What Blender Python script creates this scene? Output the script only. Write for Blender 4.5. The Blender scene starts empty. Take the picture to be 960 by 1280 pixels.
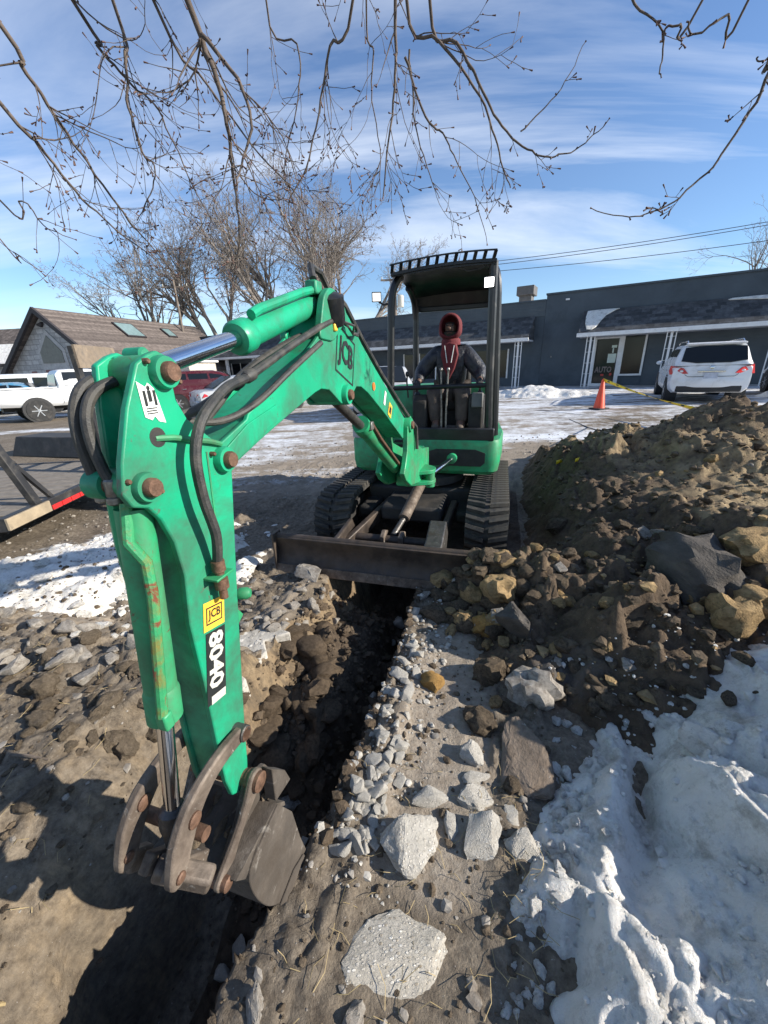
import bpy, bmesh, math, random
import numpy as np
from mathutils import Vector, Matrix, Euler
from math import radians as R, sin, cos, pi
S = bpy.context.scene
COL = S.collection
random.seed(7)

# ---------------------------------------------------------------- camera
H = 1.75
PITCH, ROLL, FPX = R(20.5), R(-2.0), 481.0
_f = np.array([0, cos(PITCH), -sin(PITCH)]); _u = np.array([0, sin(PITCH), cos(PITCH)]); _r = np.array([1.0, 0, 0])
RT = _r*cos(ROLL)+_u*sin(ROLL); UP = -_r*sin(ROLL)+_u*cos(ROLL); FW = _f
CAM = np.array([0, 0, H])
cd = bpy.data.cameras.new('camera'); cam = bpy.data.objects.new('camera', cd); COL.objects.link(cam)
cd.sensor_fit = 'VERTICAL'; cd.sensor_height = 24.0; cd.lens = FPX/1280*24.0
cd.clip_start = 0.02; cd.clip_end = 3000
m = Matrix.Identity(4)
for i in range(3):
    m[i][0] = RT[i]; m[i][1] = UP[i]; m[i][2] = -FW[i]; m[i][3] = CAM[i]
cam.matrix_world = m
S.camera = cam

# ---------------------------------------------------------------- sky, sun, exposure
SUN_EL, SUN_AZ = R(26.0), R(103.0)      # azimuth measured from +Y towards +X
W = bpy.data.worlds.new('World'); S.world = W; W.use_nodes = True
nt = W.node_tree; nt.nodes.clear()
def N(tree, kind, **kw):
    n = tree.nodes.new(kind)
    for k, v in kw.items(): setattr(n, k, v)
    return n
out = N(nt, 'ShaderNodeOutputWorld'); bg = N(nt, 'ShaderNodeBackground')
sky = N(nt, 'ShaderNodeTexSky', sky_type='NISHITA')
sky.sun_disc = False; sky.sun_elevation = SUN_EL; sky.sun_rotation = SUN_AZ
sky.air_density = 1.0; sky.dust_density = 0.0; sky.ozone_density = 3.0
bg.inputs['Strength'].default_value = 0.112
tc = N(nt, 'ShaderNodeTexCoord'); sep = N(nt, 'ShaderNodeSeparateXYZ')
nt.links.new(tc.outputs['Generated'], sep.inputs[0])
def wm(op, a, b=None, clamp=False):
    n = N(nt, 'ShaderNodeMath', operation=op); n.use_clamp = clamp
    for i, v in enumerate((a, b)):
        if v is None: continue
        if isinstance(v, (int, float)): n.inputs[i].default_value = v
        else: nt.links.new(v, n.inputs[i])
    return n.outputs[0]
den = wm('ADD', wm('MAXIMUM', sep.outputs[2], 0.0), 0.13)
cx = wm('DIVIDE', sep.outputs[0], den); cy = wm('DIVIDE', sep.outputs[1], den)
comb = N(nt, 'ShaderNodeCombineXYZ'); nt.links.new(cx, comb.inputs[0]); nt.links.new(cy, comb.inputs[1])
mp = N(nt, 'ShaderNodeMapping'); nt.links.new(comb.outputs[0], mp.inputs[0])
mp.inputs['Rotation'].default_value = (0, 0, R(14)); mp.inputs['Scale'].default_value = (0.34, 1.25, 1); mp.inputs['Location'].default_value = (0.7, 2.1, 0)
n1 = N(nt, 'ShaderNodeTexNoise'); n1.inputs['Scale'].default_value = 0.9; n1.inputs['Detail'].default_value = 9; n1.inputs['Roughness'].default_value = 0.58; n1.inputs['Distortion'].default_value = 0.5
nt.links.new(mp.outputs[0], n1.inputs['Vector'])
mp2 = N(nt, 'ShaderNodeMapping'); nt.links.new(comb.outputs[0], mp2.inputs[0]); mp2.inputs['Scale'].default_value = (0.22, 0.3, 1); mp2.inputs['Location'].default_value = (3.3, 0.6, 0)
n2 = N(nt, 'ShaderNodeTexNoise'); n2.inputs['Scale'].default_value = 1.0; n2.inputs['Detail'].default_value = 4
nt.links.new(mp2.outputs[0], n2.inputs['Vector'])
r1 = N(nt, 'ShaderNodeMapRange'); r1.inputs['From Min'].default_value = 0.45; r1.inputs['From Max'].default_value = 0.71
nt.links.new(n1.outputs[0], r1.inputs[0])
r2 = N(nt, 'ShaderNodeMapRange'); r2.inputs['From Min'].default_value = 0.30; r2.inputs['From Max'].default_value = 0.62
nt.links.new(n2.outputs[0], r2.inputs[0])
amt = wm('ADD', wm('MULTIPLY', wm('MULTIPLY', r1.outputs[0], r2.outputs[0]), 1.0), wm('MULTIPLY', r2.outputs[0], 0.05), True)
mix = N(nt, 'ShaderNodeMix', data_type='RGBA')
hs = N(nt, 'ShaderNodeHueSaturation'); hs.inputs['Hue'].default_value = .506; hs.inputs['Saturation'].default_value = 1.14; hs.inputs['Value'].default_value = 1.0
nt.links.new(sky.outputs[0], hs.inputs['Color'])
nt.links.new(amt, mix.inputs['Factor']); nt.links.new(hs.outputs[0], mix.inputs['A']); mix.inputs['B'].default_value = (6.6, 7.0, 7.6, 1)
nt.links.new(mix.outputs['Result'], bg.inputs['Color']); nt.links.new(bg.outputs[0], out.inputs[0])

sd = bpy.data.lights.new('sun', 'SUN'); sun = bpy.data.objects.new('sun', sd); COL.objects.link(sun)
sd.energy = 5.0; sd.angle = R(0.53); sd.color = (1.0, 0.93, 0.82)
sdir = Vector((sin(SUN_AZ)*cos(SUN_EL), cos(SUN_AZ)*cos(SUN_EL), sin(SUN_EL)))
sun.rotation_euler = sdir.to_track_quat('Z', 'Y').to_euler()
sun.location = (30, 0, 20)
S.view_settings.view_transform = 'Standard'; S.view_settings.look = 'None'
S.view_settings.exposure = 0.70; S.view_settings.gamma = 1.0
S.cycles.max_bounces = 6; S.cycles.transparent_max_bounces = 8

# ---------------------------------------------------------------- frames of reference
def ray(px, py): return RT*((px-480)/FPX)+UP*((640-py)/FPX)+FW
def at_y(px, py, Y): d = ray(px, py); return CAM+d*(Y/d[1])
def at_z(px, py, z=0.0): d = ray(px, py); return CAM+d*((z-H)/d[2])
YAW = R(-17.0)                            # the machine and its trench
LA = np.array([cos(YAW), sin(YAW), 0]); LB = np.array([-sin(YAW), cos(YAW), 0]); LO = np.array([-.06, 2.971, 0])
def l2w(x, y, z=0.0): return LO+LA*x+LB*y+np.array([0, 0, z])
def w2l(X, Y): return (X-LO[0])*LA[0]+(Y-LO[1])*LA[1], (X-LO[0])*LB[0]+(Y-LO[1])*LB[1]

# ---------------------------------------------------------------- mesh helpers
class MB:
    def __init__(s): s.v = []; s.f = []
    def add(s, vs, fs, M=None):
        o = len(s.v)
        if M is not None: vs = [tuple(M @ Vector(p)) for p in vs]
        s.v += [tuple(map(float, p)) for p in vs]; s.f += [tuple(i+o for i in f) for f in fs]; return s
    def box(s, c, d, rot=None, taper=1.0):
        x, y, z = d[0]/2, d[1]/2, d[2]/2; t = taper
        vs = [(-x,-y,-z),(x,-y,-z),(x,y,-z),(-x,y,-z),(-x*t,-y*t,z),(x*t,-y*t,z),(x*t,y*t,z),(-x*t,y*t,z)]
        M = Matrix.Translation(c) @ (Euler(rot).to_matrix().to_4x4() if rot else Matrix.Identity(4))
        return s.add(vs, [(0,3,2,1),(4,5,6,7),(0,1,5,4),(1,2,6,5),(2,3,7,6),(3,0,4,7)], M)
    def bar(s, p0, p1, w, h, upv=(0,0,1)):
        p0, p1 = Vector(p0), Vector(p1); d = (p1-p0); L = d.length; d.normalize()
        sx = d.cross(Vector(upv))
        if sx.length < 1e-4: sx = d.cross(Vector((1,0,0)))
        sx.normalize(); sz = sx.cross(d)
        M = Matrix(((sx.x,d.x,sz.x,0),(sx.y,d.y,sz.y,0),(sx.z,d.z,sz.z,0),(0,0,0,1)))
        M = Matrix.Translation((p0+p1)/2) @ M
        x, y, z = w/2, L/2, h/2
        vs = [(-x,-y,-z),(x,-y,-z),(x,y,-z),(-x,y,-z),(-x,-y,z),(x,-y,z),(x,y,z),(-x,y,z)]
        return s.add(vs, [(0,3,2,1),(4,5,6,7),(0,1,5,4),(1,2,6,5),(2,3,7,6),(3,0,4,7)], M)
    def prism(s, poly, a, b, axis='x'):
        n = len(poly)
        area = sum(poly[i][0]*poly[(i+1) % n][1]-poly[(i+1) % n][0]*poly[i][1] for i in range(n))
        if area < 0: poly = poly[::-1]
        def mk(u, v, w): return {'x': (w,u,v), 'y': (u,w,v), 'z': (u,v,w)}[axis]
        if a > b: a, b = b, a
        vs = [mk(u, v, a) for u, v in poly]+[mk(u, v, b) for u, v in poly]
        fs = [tuple(range(n-1, -1, -1)), tuple(range(n, 2*n))]+[(i, (i+1) % n, n+(i+1) % n, n+i) for i in range(n)]
        return s.add(vs, fs)
    def tube(s, pts, r, n=8, caps=True, flat=1.0):
        pts = [Vector(p) for p in pts]; k = len(pts)
        rs = r if hasattr(r, '__len__') else [r]*k
        t0 = (pts[1]-pts[0]).normalized()
        a = t0.cross(Vector((0,0,1)))
        if a.length < 1e-3: a = t0.cross(Vector((1,0,0)))
        a.normalize(); vs = []; fs = []
        for i in range(k):
            t = (pts[min(i+1,k-1)]-pts[max(i-1,0)])
            if t.length < 1e-9: t = t0
            t.normalize(); a = (a-t*a.dot(t))
            if a.length < 1e-6: a = t.orthogonal()
            a.normalize(); b = t.cross(a)
            for j in range(n):
                q = 2*pi*j/n; vs.append(tuple(pts[i]+a*cos(q)*rs[i]+b*sin(q)*rs[i]*flat))
        for i in range(k-1):
            for j in range(n):
                fs.append((i*n+j, i*n+(j+1) % n, (i+1)*n+(j+1) % n, (i+1)*n+j))
        if caps: fs += [tuple(range(n-1,-1,-1)), tuple(range((k-1)*n, k*n))]
        return s.add(vs, fs)
    def cyl(s, p0, p1, r0, r1=None, n=16): return s.tube([p0, p1], [r0, r0 if r1 is None else r1], n)
    def lathe(s, prof, p0, axis, n=20):
        ax = Vector(axis).normalized(); a = ax.orthogonal().normalized(); b = ax.cross(a); p0 = Vector(p0)
        vs = []; fs = []
        for r, h in prof:
            for j in range(n):
                q = 2*pi*j/n; vs.append(tuple(p0+ax*h+(a*cos(q)+b*sin(q))*r))
        for i in range(len(prof)-1):
            for j in range(n): fs.append((i*n+j, i*n+(j+1) % n, (i+1)*n+(j+1) % n, (i+1)*n+j))
        fs += [tuple(range(n-1,-1,-1)), tuple(range((len(prof)-1)*n, len(prof)*n))]
        return s.add(vs, fs)
    def ball(s, c, r, nu=12, nv=8):
        if not hasattr(r, '__len__'): r = (r, r, r)
        vs = [(c[0], c[1], c[2]-r[2])]; fs = []
        for i in range(1, nv):
            p = -pi/2+pi*i/nv
            for j in range(nu):
                q = 2*pi*j/nu; vs.append((c[0]+r[0]*cos(p)*cos(q), c[1]+r[1]*cos(p)*sin(q), c[2]+r[2]*sin(p)))
        vs.append((c[0], c[1], c[2]+r[2])); L = len(vs)-1
        for j in range(nu):
            fs.append((0, 1+(j+1) % nu, 1+j)); fs.append((L, L-nu+j, L-nu+(j+1) % nu))
            for i in range(nv-2): fs.append((1+i*nu+j, 1+i*nu+(j+1) % nu, 1+(i+1)*nu+(j+1) % nu, 1+(i+1)*nu+j))
        return s.add(vs, fs)
    def loft(s, rings, caps=True):
        n = len(rings[0]); vs = [p for r in rings for p in r]; fs = []
        for i in range(len(rings)-1):
            for j in range(n): fs.append((i*n+j, i*n+(j+1) % n, (i+1)*n+(j+1) % n, (i+1)*n+j))
        if caps: fs += [tuple(range(n-1,-1,-1)), tuple(range((len(rings)-1)*n, len(rings)*n))]
        return s.add(vs, fs)
    def mesh(s, name, mat=None, smooth=35, fix=True):
        me = bpy.data.meshes.new(name); me.from_pydata(s.v, [], s.f); me.update()
        if fix:
            bm = bmesh.new(); bm.from_mesh(me); bmesh.ops.recalc_face_normals(bm, faces=bm.faces[:]); bm.to_mesh(me); bm.free()
        if mat: me.materials.append(mat)
        if smooth: me.shade_smooth(); me.set_sharp_from_angle(angle=R(smooth))
        return me
    def build(s, name, mat=None, parent=None, bevel=0, smooth=35, seg=2, label=None):
        o = bpy.data.objects.new(name, s.mesh(name, mat, smooth)); COL.objects.link(o)
        if parent: o.parent = parent
        if bevel:
            b = o.modifiers.new('bevel', 'BEVEL'); b.width = bevel; b.segments = seg; b.limit_method = 'ANGLE'; b.angle_limit = R(38)
        if label: o['label'] = label
        return o
def tag(o, label, cat, group=None):
    o['label'] = label; o['category'] = cat
    if group: o['group'] = group
    return o
def thing(name, label, cat, loc=(0,0,0), rz=0, group=None):
    o = bpy.data.objects.new(name, None); COL.objects.link(o); o.empty_display_size = 0.2
    o.location = loc; o.rotation_euler = (0,0,rz); return tag(o, label, cat, group)
def kind(o, k): o['kind'] = k; return o
def link(name, me, parent=None, loc=None, rot=None, scale=None):
    o = bpy.data.objects.new(name, me); COL.objects.link(o)
    if parent: o.parent = parent
    if loc is not None: o.location = loc
    if rot is not None: o.rotation_euler = rot
    if scale is not None: o.scale = scale
    return o
def fast_mesh(name, V, F, mat=None, smooth=True, sharp=None):
    V = np.asarray(V, np.float32); F = np.asarray(F, np.int32); k = F.shape[1]
    me = bpy.data.meshes.new(name); me.vertices.add(len(V)); me.vertices.foreach_set('co', V.ravel())
    me.loops.add(F.size); me.loops.foreach_set('vertex_index', F.ravel())
    me.polygons.add(len(F)); me.polygons.foreach_set('loop_start', np.arange(0, F.size, k, dtype=np.int32))
    me.polygons.foreach_set('loop_total', np.full(len(F), k, np.int32))
    me.update(calc_edges=True); me.validate()
    if mat: me.materials.append(mat)
    if smooth: me.shade_smooth()
    if sharp: me.set_sharp_from_angle(angle=R(sharp))
    return me

# ---------------------------------------------------------------- noise on arrays
def _h(ix, iy, seed):
    h = (ix.astype(np.int64)*374761393+iy.astype(np.int64)*668265263+seed*1274126177) & 0xffffffff
    h = ((h ^ (h >> 13))*1274126177) & 0xffffffff
    return ((h ^ (h >> 16)) & 0xffffff)/float(0xffffff)
def vn(x, y, seed=0):
    ix = np.floor(x); iy = np.floor(y); fx = x-ix; fy = y-iy
    fx = fx*fx*fx*(fx*(fx*6-15)+10); fy = fy*fy*fy*(fy*(fy*6-15)+10)
    a = _h(ix, iy, seed); b = _h(ix+1, iy, seed); c = _h(ix, iy+1, seed); d = _h(ix+1, iy+1, seed)
    return (a+(b-a)*fx)*(1-fy)+(c+(d-c)*fx)*fy
def fbm(x, y, o=4, seed=0, g=0.5):
    s = 0; a = 1; t = 0
    for i in range(o):
        c, q = cos(i*0.7), sin(i*0.7)
        s = s+a*vn((x*c-y*q)*2**i, (x*q+y*c)*2**i, seed+i*17); t += a; a *= g
    return s/t
def worley(x, y, seed=0, rid=False):
    ix = np.floor(x); iy = np.floor(y); d1 = np.full(x.shape, 9.0); idv = np.zeros(x.shape)
    for i in (-1, 0, 1):
        for j in (-1, 0, 1):
            cx = ix+i; cy = iy+j
            px = cx+_h(cx, cy, seed); py = cy+_h(cx, cy, seed+5)
            d = np.hypot(px-x, py-y); m = d < d1
            d1 = np.where(m, d, d1)
            if rid: idv = np.where(m, _h(cx, cy, seed+9), idv)
    return (d1, idv) if rid else d1
def clods(x, y, s, seed):              # rounded lumps, 0..1, of random height
    w, i = worley(x/s, y/s, seed, True)
    return np.clip(1-(w/0.62)**2, 0, 1)**0.6*(0.25+0.75*i)
def blocks(x, y, s, seed):             # angular tilted facets with cracks between them, about 0..1
    x = x/s; y = y/s; ix = np.floor(x); iy = np.floor(y); d1 = np.full(x.shape, 9.0); d2 = np.full(x.shape, 9.0); hh = np.zeros(x.shape)
    for i in (-1, 0, 1):
        for j in (-1, 0, 1):
            cx = ix+i; cy = iy+j; dx = x-cx-_h(cx, cy, seed); dy = y-cy-_h(cx, cy, seed+5); d = np.hypot(dx, dy); m = d < d1
            d2 = np.where(m, d1, np.minimum(d2, d)); d1 = np.where(m, d, d1)
            hh = np.where(m, _h(cx, cy, seed+9)*.75+(_h(cx, cy, seed+11)-.5)*1.1*dx+(_h(cx, cy, seed+13)-.5)*1.1*dy, hh)
    return np.clip(hh, 0, 1)*np.clip((d2-d1)*3.2, 0, 1)**.7
def ss(a, b, x): t = np.clip((x-a)/(b-a), 0, 1); return t*t*(3-2*t)

# ---------------------------------------------------------------- materials
def newmat(name):
    m = bpy.data.materials.new(name); m.use_nodes = True; t = m.node_tree
    return m, t, t.nodes['Principled BSDF']
def rgba(c): return (c[0], c[1], c[2], 1)
def noise(t, scale, detail=5, rough=0.6, co='Object', vec=None, dist=0.0):
    n = N(t, 'ShaderNodeTexNoise'); n.inputs['Scale'].default_value = scale; n.inputs['Detail'].default_value = detail
    n.inputs['Roughness'].default_value = rough; n.inputs['Distortion'].default_value = dist
    if vec is None:
        c = N(t, 'ShaderNodeTexCoord'); vec = c.outputs[co]
    t.links.new(vec, n.inputs['Vector']); return n.outputs[0]
def mrange(t, x, a, b, c=0.0, d=1.0):
    n = N(t, 'ShaderNodeMapRange'); n.inputs[1].default_value = a; n.inputs[2].default_value = b; n.inputs[3].default_value = c; n.inputs[4].default_value = d
    t.links.new(x, n.inputs[0]); return n.outputs[0]
def mixc(t, fac, a, b, mode='MIX'):
    n = N(t, 'ShaderNodeMix', data_type='RGBA', blend_type=mode)
    for k, v in (('Factor', fac), ('A', a), ('B', b)):
        if hasattr(v, 'links') or hasattr(v, 'is_linked'): t.links.new(v, n.inputs[k])
        elif isinstance(v, (int, float)): n.inputs[k].default_value = v
        else: n.inputs[k].default_value = rgba(v)
    return n.outputs['Result']
def mth(t, op, a, b=0.0, clamp=False):
    n = N(t, 'ShaderNodeMath', operation=op); n.use_clamp = clamp
    for i, v in enumerate((a, b)):
        if isinstance(v, (int, float)): n.inputs[i].default_value = v
        else: t.links.new(v, n.inputs[i])
    return n.outputs[0]
def bumpn(t, p, h, strength=0.4, dist=0.02):
    b = N(t, 'ShaderNodeBump'); b.inputs['Strength'].default_value = strength; b.inputs['Distance'].default_value = dist
    t.links.new(h, b.inputs['Height']); t.links.new(b.outputs[0], p.inputs['Normal'])
def mat(name, col, rough=0.6, metal=0.0, var=0.2, scale=6.0, bump=0.15, bscale=40.0, dirt=None, damt=(0.5, 0.75), dscale=5.0, wear=None, wamt=(0.68, 0.72), wscale=14.0, spec=0.5, bdist=0.01, detail=5):
    m, t, p = newmat(name)
    tcn = N(t, 'ShaderNodeTexCoord').outputs['Object']
    n = noise(t, scale, detail, vec=tcn)
    c = mixc(t, mrange(t, n, 0.3, 0.7), [v*(1-var) for v in col], [min(1, v*(1+var)) for v in col])
    rg = rough
    if dirt is not None:
        d = mrange(t, noise(t, dscale, 7, 0.68, vec=tcn, dist=0.4), damt[0], damt[1])
        c = mixc(t, d, c, dirt); 
    if wear is not None:
        w = mrange(t, noise(t, wscale, 8, 0.7, vec=tcn, dist=0.8), wamt[0], wamt[1]); c = mixc(t, w, c, wear)
    t.links.new(c, p.inputs['Base Color'])
    p.inputs['Roughness'].default_value = rough; p.inputs['Metallic'].default_value = metal
    p.inputs['Specular IOR Level'].default_value = spec
    if dirt is not None and metal < 0.5:
        t.links.new(mrange(t, d, 0, 1, rough, min(1, rough+0.35)), p.inputs['Roughness'])
    if bump: bumpn(t, p, noise(t, bscale, 6, 0.65, vec=tcn), bump, bdist)
    return m
MUD = (0.075, 0.06, 0.045)
M_GREEN = mat('green_paint', (0.009, 0.315, 0.160), 0.38, var=0.22, scale=2.5, bump=0.10, bscale=22, dirt=(0.035, 0.085, 0.052), damt=(0.42, 0.72), dscale=4.5, wear=(0.09, 0.085, 0.065), wamt=(0.635, 0.69), wscale=15)
M_GREEN2 = mat('green_paint_worn', (0.02, 0.30, 0.125), 0.42, var=0.2, scale=5, bump=0.12, bscale=30, dirt=(0.07, 0.09, 0.05), damt=(0.42, 0.8), dscale=7, wear=(0.12, 0.06, 0.03), wamt=(0.63, 0.68), wscale=12)
M_RUST = mat('worn_steel_rust', (0.17, 0.135, 0.105), 0.62, metal=0.25, var=0.45, scale=14, bump=0.35, bscale=60, dirt=(0.07, 0.05, 0.038), damt=(0.4, 0.7), dscale=9, wear=(0.36, 0.33, 0.29), wamt=(0.60, 0.68), wscale=17)
M_STEELD = mat('dark_worn_steel', (0.10, 0.095, 0.09), 0.42, metal=0.6, var=0.4, scale=16, bump=0.3, bscale=70, dirt=(0.09, 0.07, 0.05), damt=(0.5, 0.75), dscale=11, wear=(0.45, 0.43, 0.40), wamt=(0.60, 0.7), wscale=24)
M_BLADE = mat('muddy_blade_steel', (0.055, 0.043, 0.036), 0.5, metal=0.3, var=0.5, scale=7, bump=0.3, bscale=40, dirt=(0.10, 0.072, 0.05), damt=(0.45, 0.75), dscale=6)
M_CHROME = mat('chrome_rod', (0.72, 0.73, 0.75), 0.13, metal=1.0, var=0.06, scale=9, bump=0.0)
M_PIN = mat('rusty_pin', (0.15, 0.085, 0.055), 0.6, metal=0.4, var=0.4, scale=60, bump=0.3, bscale=120)
M_HOSE = mat('hydraulic_hose', (0.030, 0.030, 0.029), 0.5, var=0.4, scale=20, bump=0.25, bscale=220, dirt=(0.10, 0.09, 0.075), damt=(0.45, 0.8), dscale=12)
M_BLACK = mat('black_paint', (0.012, 0.013, 0.015), 0.32, var=0.3, scale=8, bump=0.05, bscale=40, dirt=(0.045, 0.04, 0.035), damt=(0.5, 0.85), dscale=8)
M_RUBBER = mat('track_rubber', (0.028, 0.027, 0.026), 0.75, var=0.35, scale=18, bump=0.4, bscale=90, dirt=(0.085, 0.075, 0.06), damt=(0.42, 0.7), dscale=10)
M_DARK = mat('grimy_dark', (0.022, 0.021, 0.02), 0.7, var=0.4, scale=12, bump=0.3, bscale=50, dirt=(0.06, 0.05, 0.04), damt=(0.5, 0.75))
M_FIT = mat('hose_fitting', (0.26, 0.25, 0.23), 0.4, metal=0.7, var=0.3, scale=50, bump=0.2, bscale=150, dirt=(0.08, 0.07, 0.06), damt=(0.5, 0.7), dscale=30)
M_WHITEST = mat('white_sticker', (0.72, 0.72, 0.69), 0.5, var=0.1, scale=30, bump=0.0, dirt=(0.35, 0.35, 0.30), damt=(0.55, 0.8), dscale=40)
M_YELST = mat('yellow_sticker', (0.80, 0.46, 0.05), 0.45, var=0.08, scale=30, bump=0.0, dirt=(0.35, 0.25, 0.1), damt=(0.6, 0.85), dscale=30)
M_BLKST = mat('black_print', (0.016, 0.018, 0.018), 0.5, var=0.2, scale=30, bump=0.0)
M_GRYST = mat('grey_print', (0.52, 0.50, 0.44), 0.5, var=0.15, scale=30, bump=0.0)
M_ORST = mat('orange_reflector', (0.75, 0.16, 0.03), 0.4, var=0.1, scale=30, bump=0.0)
def emis(name, col, s):
    m, t, p = newmat(name); p.inputs['Base Color'].default_value = rgba(col); p.inputs['Emission Color'].default_value = rgba(col); p.inputs['Emission Strength'].default_value = s; return m
M_LAMP = emis('lit_lamp', (1.0, 0.98, 0.95), 7.0)
M_LAMPDIM = emis('lit_lamp_soft', (1.0, 0.98, 0.95), 1.0)

_text_cache = {}
def text_mb(txt, bold=0.0, res=2):
    cu = bpy.data.curves.new('text_curve', 'FONT'); cu.body = txt; cu.size = 1.0; cu.offset = bold; cu.resolution_u = res; cu.extrude = 0.0
    o = bpy.data.objects.new('text_tmp', cu); COL.objects.link(o)
    dg = bpy.context.evaluated_depsgraph_get(); me = bpy.data.meshes.new_from_object(o.evaluated_get(dg))
    v = np.array([tuple(p.co) for p in me.vertices]); f = [tuple(p.vertices) for p in me.polygons]
    bpy.data.objects.remove(o); bpy.data.curves.remove(cu); bpy.data.meshes.remove(me)
    v[:, :2] -= (v[:, :2].min(0)+v[:, :2].max(0))/2; w, h = v[:, :2].max(0)-v[:, :2].min(0)
    v[:, 0] /= w; v[:, 1] /= h
    return v, f                          # unit box, centred
def flat_text(name, txt, org, ux, uy, w, h, nrm, mat_, parent, bold=0.03, thick=0.0015):
    """lettering of size w x h centred on org, lying in the plane of ux, uy, standing 'thick' proud"""
    v, f = text_mb(txt, bold); org = np.array(org, float); ux = np.array(ux, float); uy = np.array(uy, float); nrm = np.array(nrm, float)
    b = MB(); V = [tuple(org+ux*p[0]*w+uy*p[1]*h+nrm*thick) for p in v]
    b.v = V; b.f = f
    me = b.mesh(name, mat_, 0, fix=False)
    return link(name, me, parent)

# ================================================================ GROUND
def lot_z(X, Y):
    side = np.interp(X, [-20, -12, -4, 3, 8, 40], [.22, .22, .30, .42, .50, .50])
    return ss(4.6, 11.0, Y)*side
def lips(ly):
    j = (fbm(ly*2.3, ly*0+3.1, 3, 11)-.5)*0.16; k = (fbm(ly*2.6, ly*0+9.7, 3, 12)-.5)*0.14
    xl = np.interp(ly, [-3.6, -2.7, -2.3, -1.9, -1.5, -1.1, 1.6], [-1.0, -.92, -.82, -.72, -.52, -.44, -.40])+j
    xr = np.interp(ly, [-3.6, -2.5, -1.9, -1.1, 1.6], [.22, .25, .34, .39, .38])+k
    return xl, xr
def trench(lx, ly):
    xl, xr = lips(ly)
    D = np.interp(ly, [-3.4, -2.7, -2.2, -1.7, -1.25, -.8, -.35, .1, .6, 1.2], [.95, .95, .9, .70, .26, .20, .34, .58, .8, .8])
    run = np.interp(ly, [-3.4, -2.3, -1.9, -1.4, -1.0, 1.2], [.78, .74, .55, .26, .12, .10])
    a = np.clip((lx-xl)/run, 0, 1); nearf = ss(-1.75, -2.1, ly); b = np.clip((xr-lx)/np.interp(ly, [-3, -1.5, 1], [.20, .16, .10]), 0, 1)
    end = 1-ss(1.0, 1.15, ly)
    aa = a**.85*(1-nearf)+nearf*(.30*np.clip((lx-xl)/.50, 0, 1)+.70*ss(-.46, -.28, lx+(fbm(lx*0+3, ly*5, 3, 97)-.5)*.16))
    heapf = ss(-1.75, -1.45, ly)*ss(.15, -.15, ly); D = D+heapf*.30*ss(-.02, .20, lx)+heapf*.10*(.5-fbm(lx*5, ly*4, 3, 91))*2
    lob = ss(-1.0, -.7, ly)*ss(.15, -.05, ly); aa = np.where(lob > 0, aa*(1-lob*.42*np.abs(np.sin(ly*9.5+lx*2.0))**.6*ss(.25, -.30, lx)), aa)
    return D*np.minimum(aa, b**0.7)*end, (lx > xl) & (lx < xr) & (ly < 1.1)
def G(X, Y):
    X = np.asarray(X, float); Y = np.asarray(Y, float)
    lx, ly = w2l(X, Y); z = lot_z(X, Y)
    z = z+(fbm(X*.9, Y*.9, 3, 2)-.5)*0.09*(1-ss(3.5, 6, Y)*.75)
    near = 1-ss(4.2, 6.5, np.hypot(X+.5, Y-1.5))
    dug = near*np.where((lx > .45) & (lx < 1.0), .22, 1.0)*np.where(lx < -.6, .85, .8)
    wq = X+(fbm(X*6, Y*6, 2, 71)-.5)*.08; bm_ = ss(.50, .66, fbm(X*2.1, Y*2.1, 2, 19)); lumps = bm_*(blocks(wq, Y, .21, 3)*.075+blocks(wq+.3, Y, .09, 4)*.035)+clods(X, Y, .05, 18)*.010+(fbm(X*5, Y*5, 4, 20)-.5)*.07+(fbm(X*30, Y*30, 3, 25)-.5)*.018+(fbm(X*9, Y*9, 4, 5)-.5)*.045+clods(X, Y, .035, 6)*.010
    z = z+dug*lumps
    z = z+.26*ss(-.22, -.60, lx)*ss(-1.05, -1.55, ly)*ss(-3.6, -3.0, lx)
    t, ins = trench(lx, ly)
    z = z-t
    face = ins & (lx < -.15) & (ly < -1.75)
    z = z+np.where(ins, np.where(face, (fbm(lx*14+ly*5, ly*3-lx*2, 4, 21)-.5)*.07+blocks(X, Y, .17, 22)*.045*ss(.45, .6, fbm(X*2.5, Y*2.5, 2, 23))+(fbm(X*24, Y*24, 3, 24)-.5)*.02,
                   blocks(X, Y, .15, 7)*.085+clods(X, Y, .06, 8)*.04+(fbm(X*12, Y*12, 3, 9)-.5)*.05)-dug*lumps*.7, 0)
    # left heap of broken ground and the crumbly lip right of the slot
    z = z+.10*np.exp(-(((lx+1.55)/.75)**2+((ly+1.35)/.55)**2))*(.45+1.2*blocks(X, Y, .24, 13))
    z = z+.09*np.exp(-(((lx+.62)/.16)**2+((ly+.45)/.5)**2))*(.5+blocks(X, Y, .16, 14))
    z = z+.06*np.exp(-(((lx-.50)/.10)**2))*np.exp(-((ly+1.5)/1.0)**2)*(.4+blocks(X, Y, .10, 15))
    return z
def grow(a, b, h0, k=1.13):
    o = [a]; h = h0
    while abs(o[-1]) < abs(b): o.append(o[-1]+math.copysign(h, b)); h *= k
    return o[1:]
gx = np.concatenate([np.array(grow(-2.6, -420, .02, 1.09))[::-1], np.arange(-2.6, 2.4, .0125), np.array(grow(2.4, 420, .016, 1.09))])
gy = np.concatenate([np.array(grow(-3.5, -60, .06, 1.3))[::-1], np.arange(-3.5, -1.0, .0115), np.arange(-1.0, 1.2, .017), np.array(grow(1.2, 900, .02, 1.035))])
LX, LY = np.meshgrid(gx, gy); GX = LO[0]+LA[0]*LX+LB[0]*LY; GY = LO[1]+LA[1]*LX+LB[1]*LY
GZ = G(GX, GY)
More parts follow.
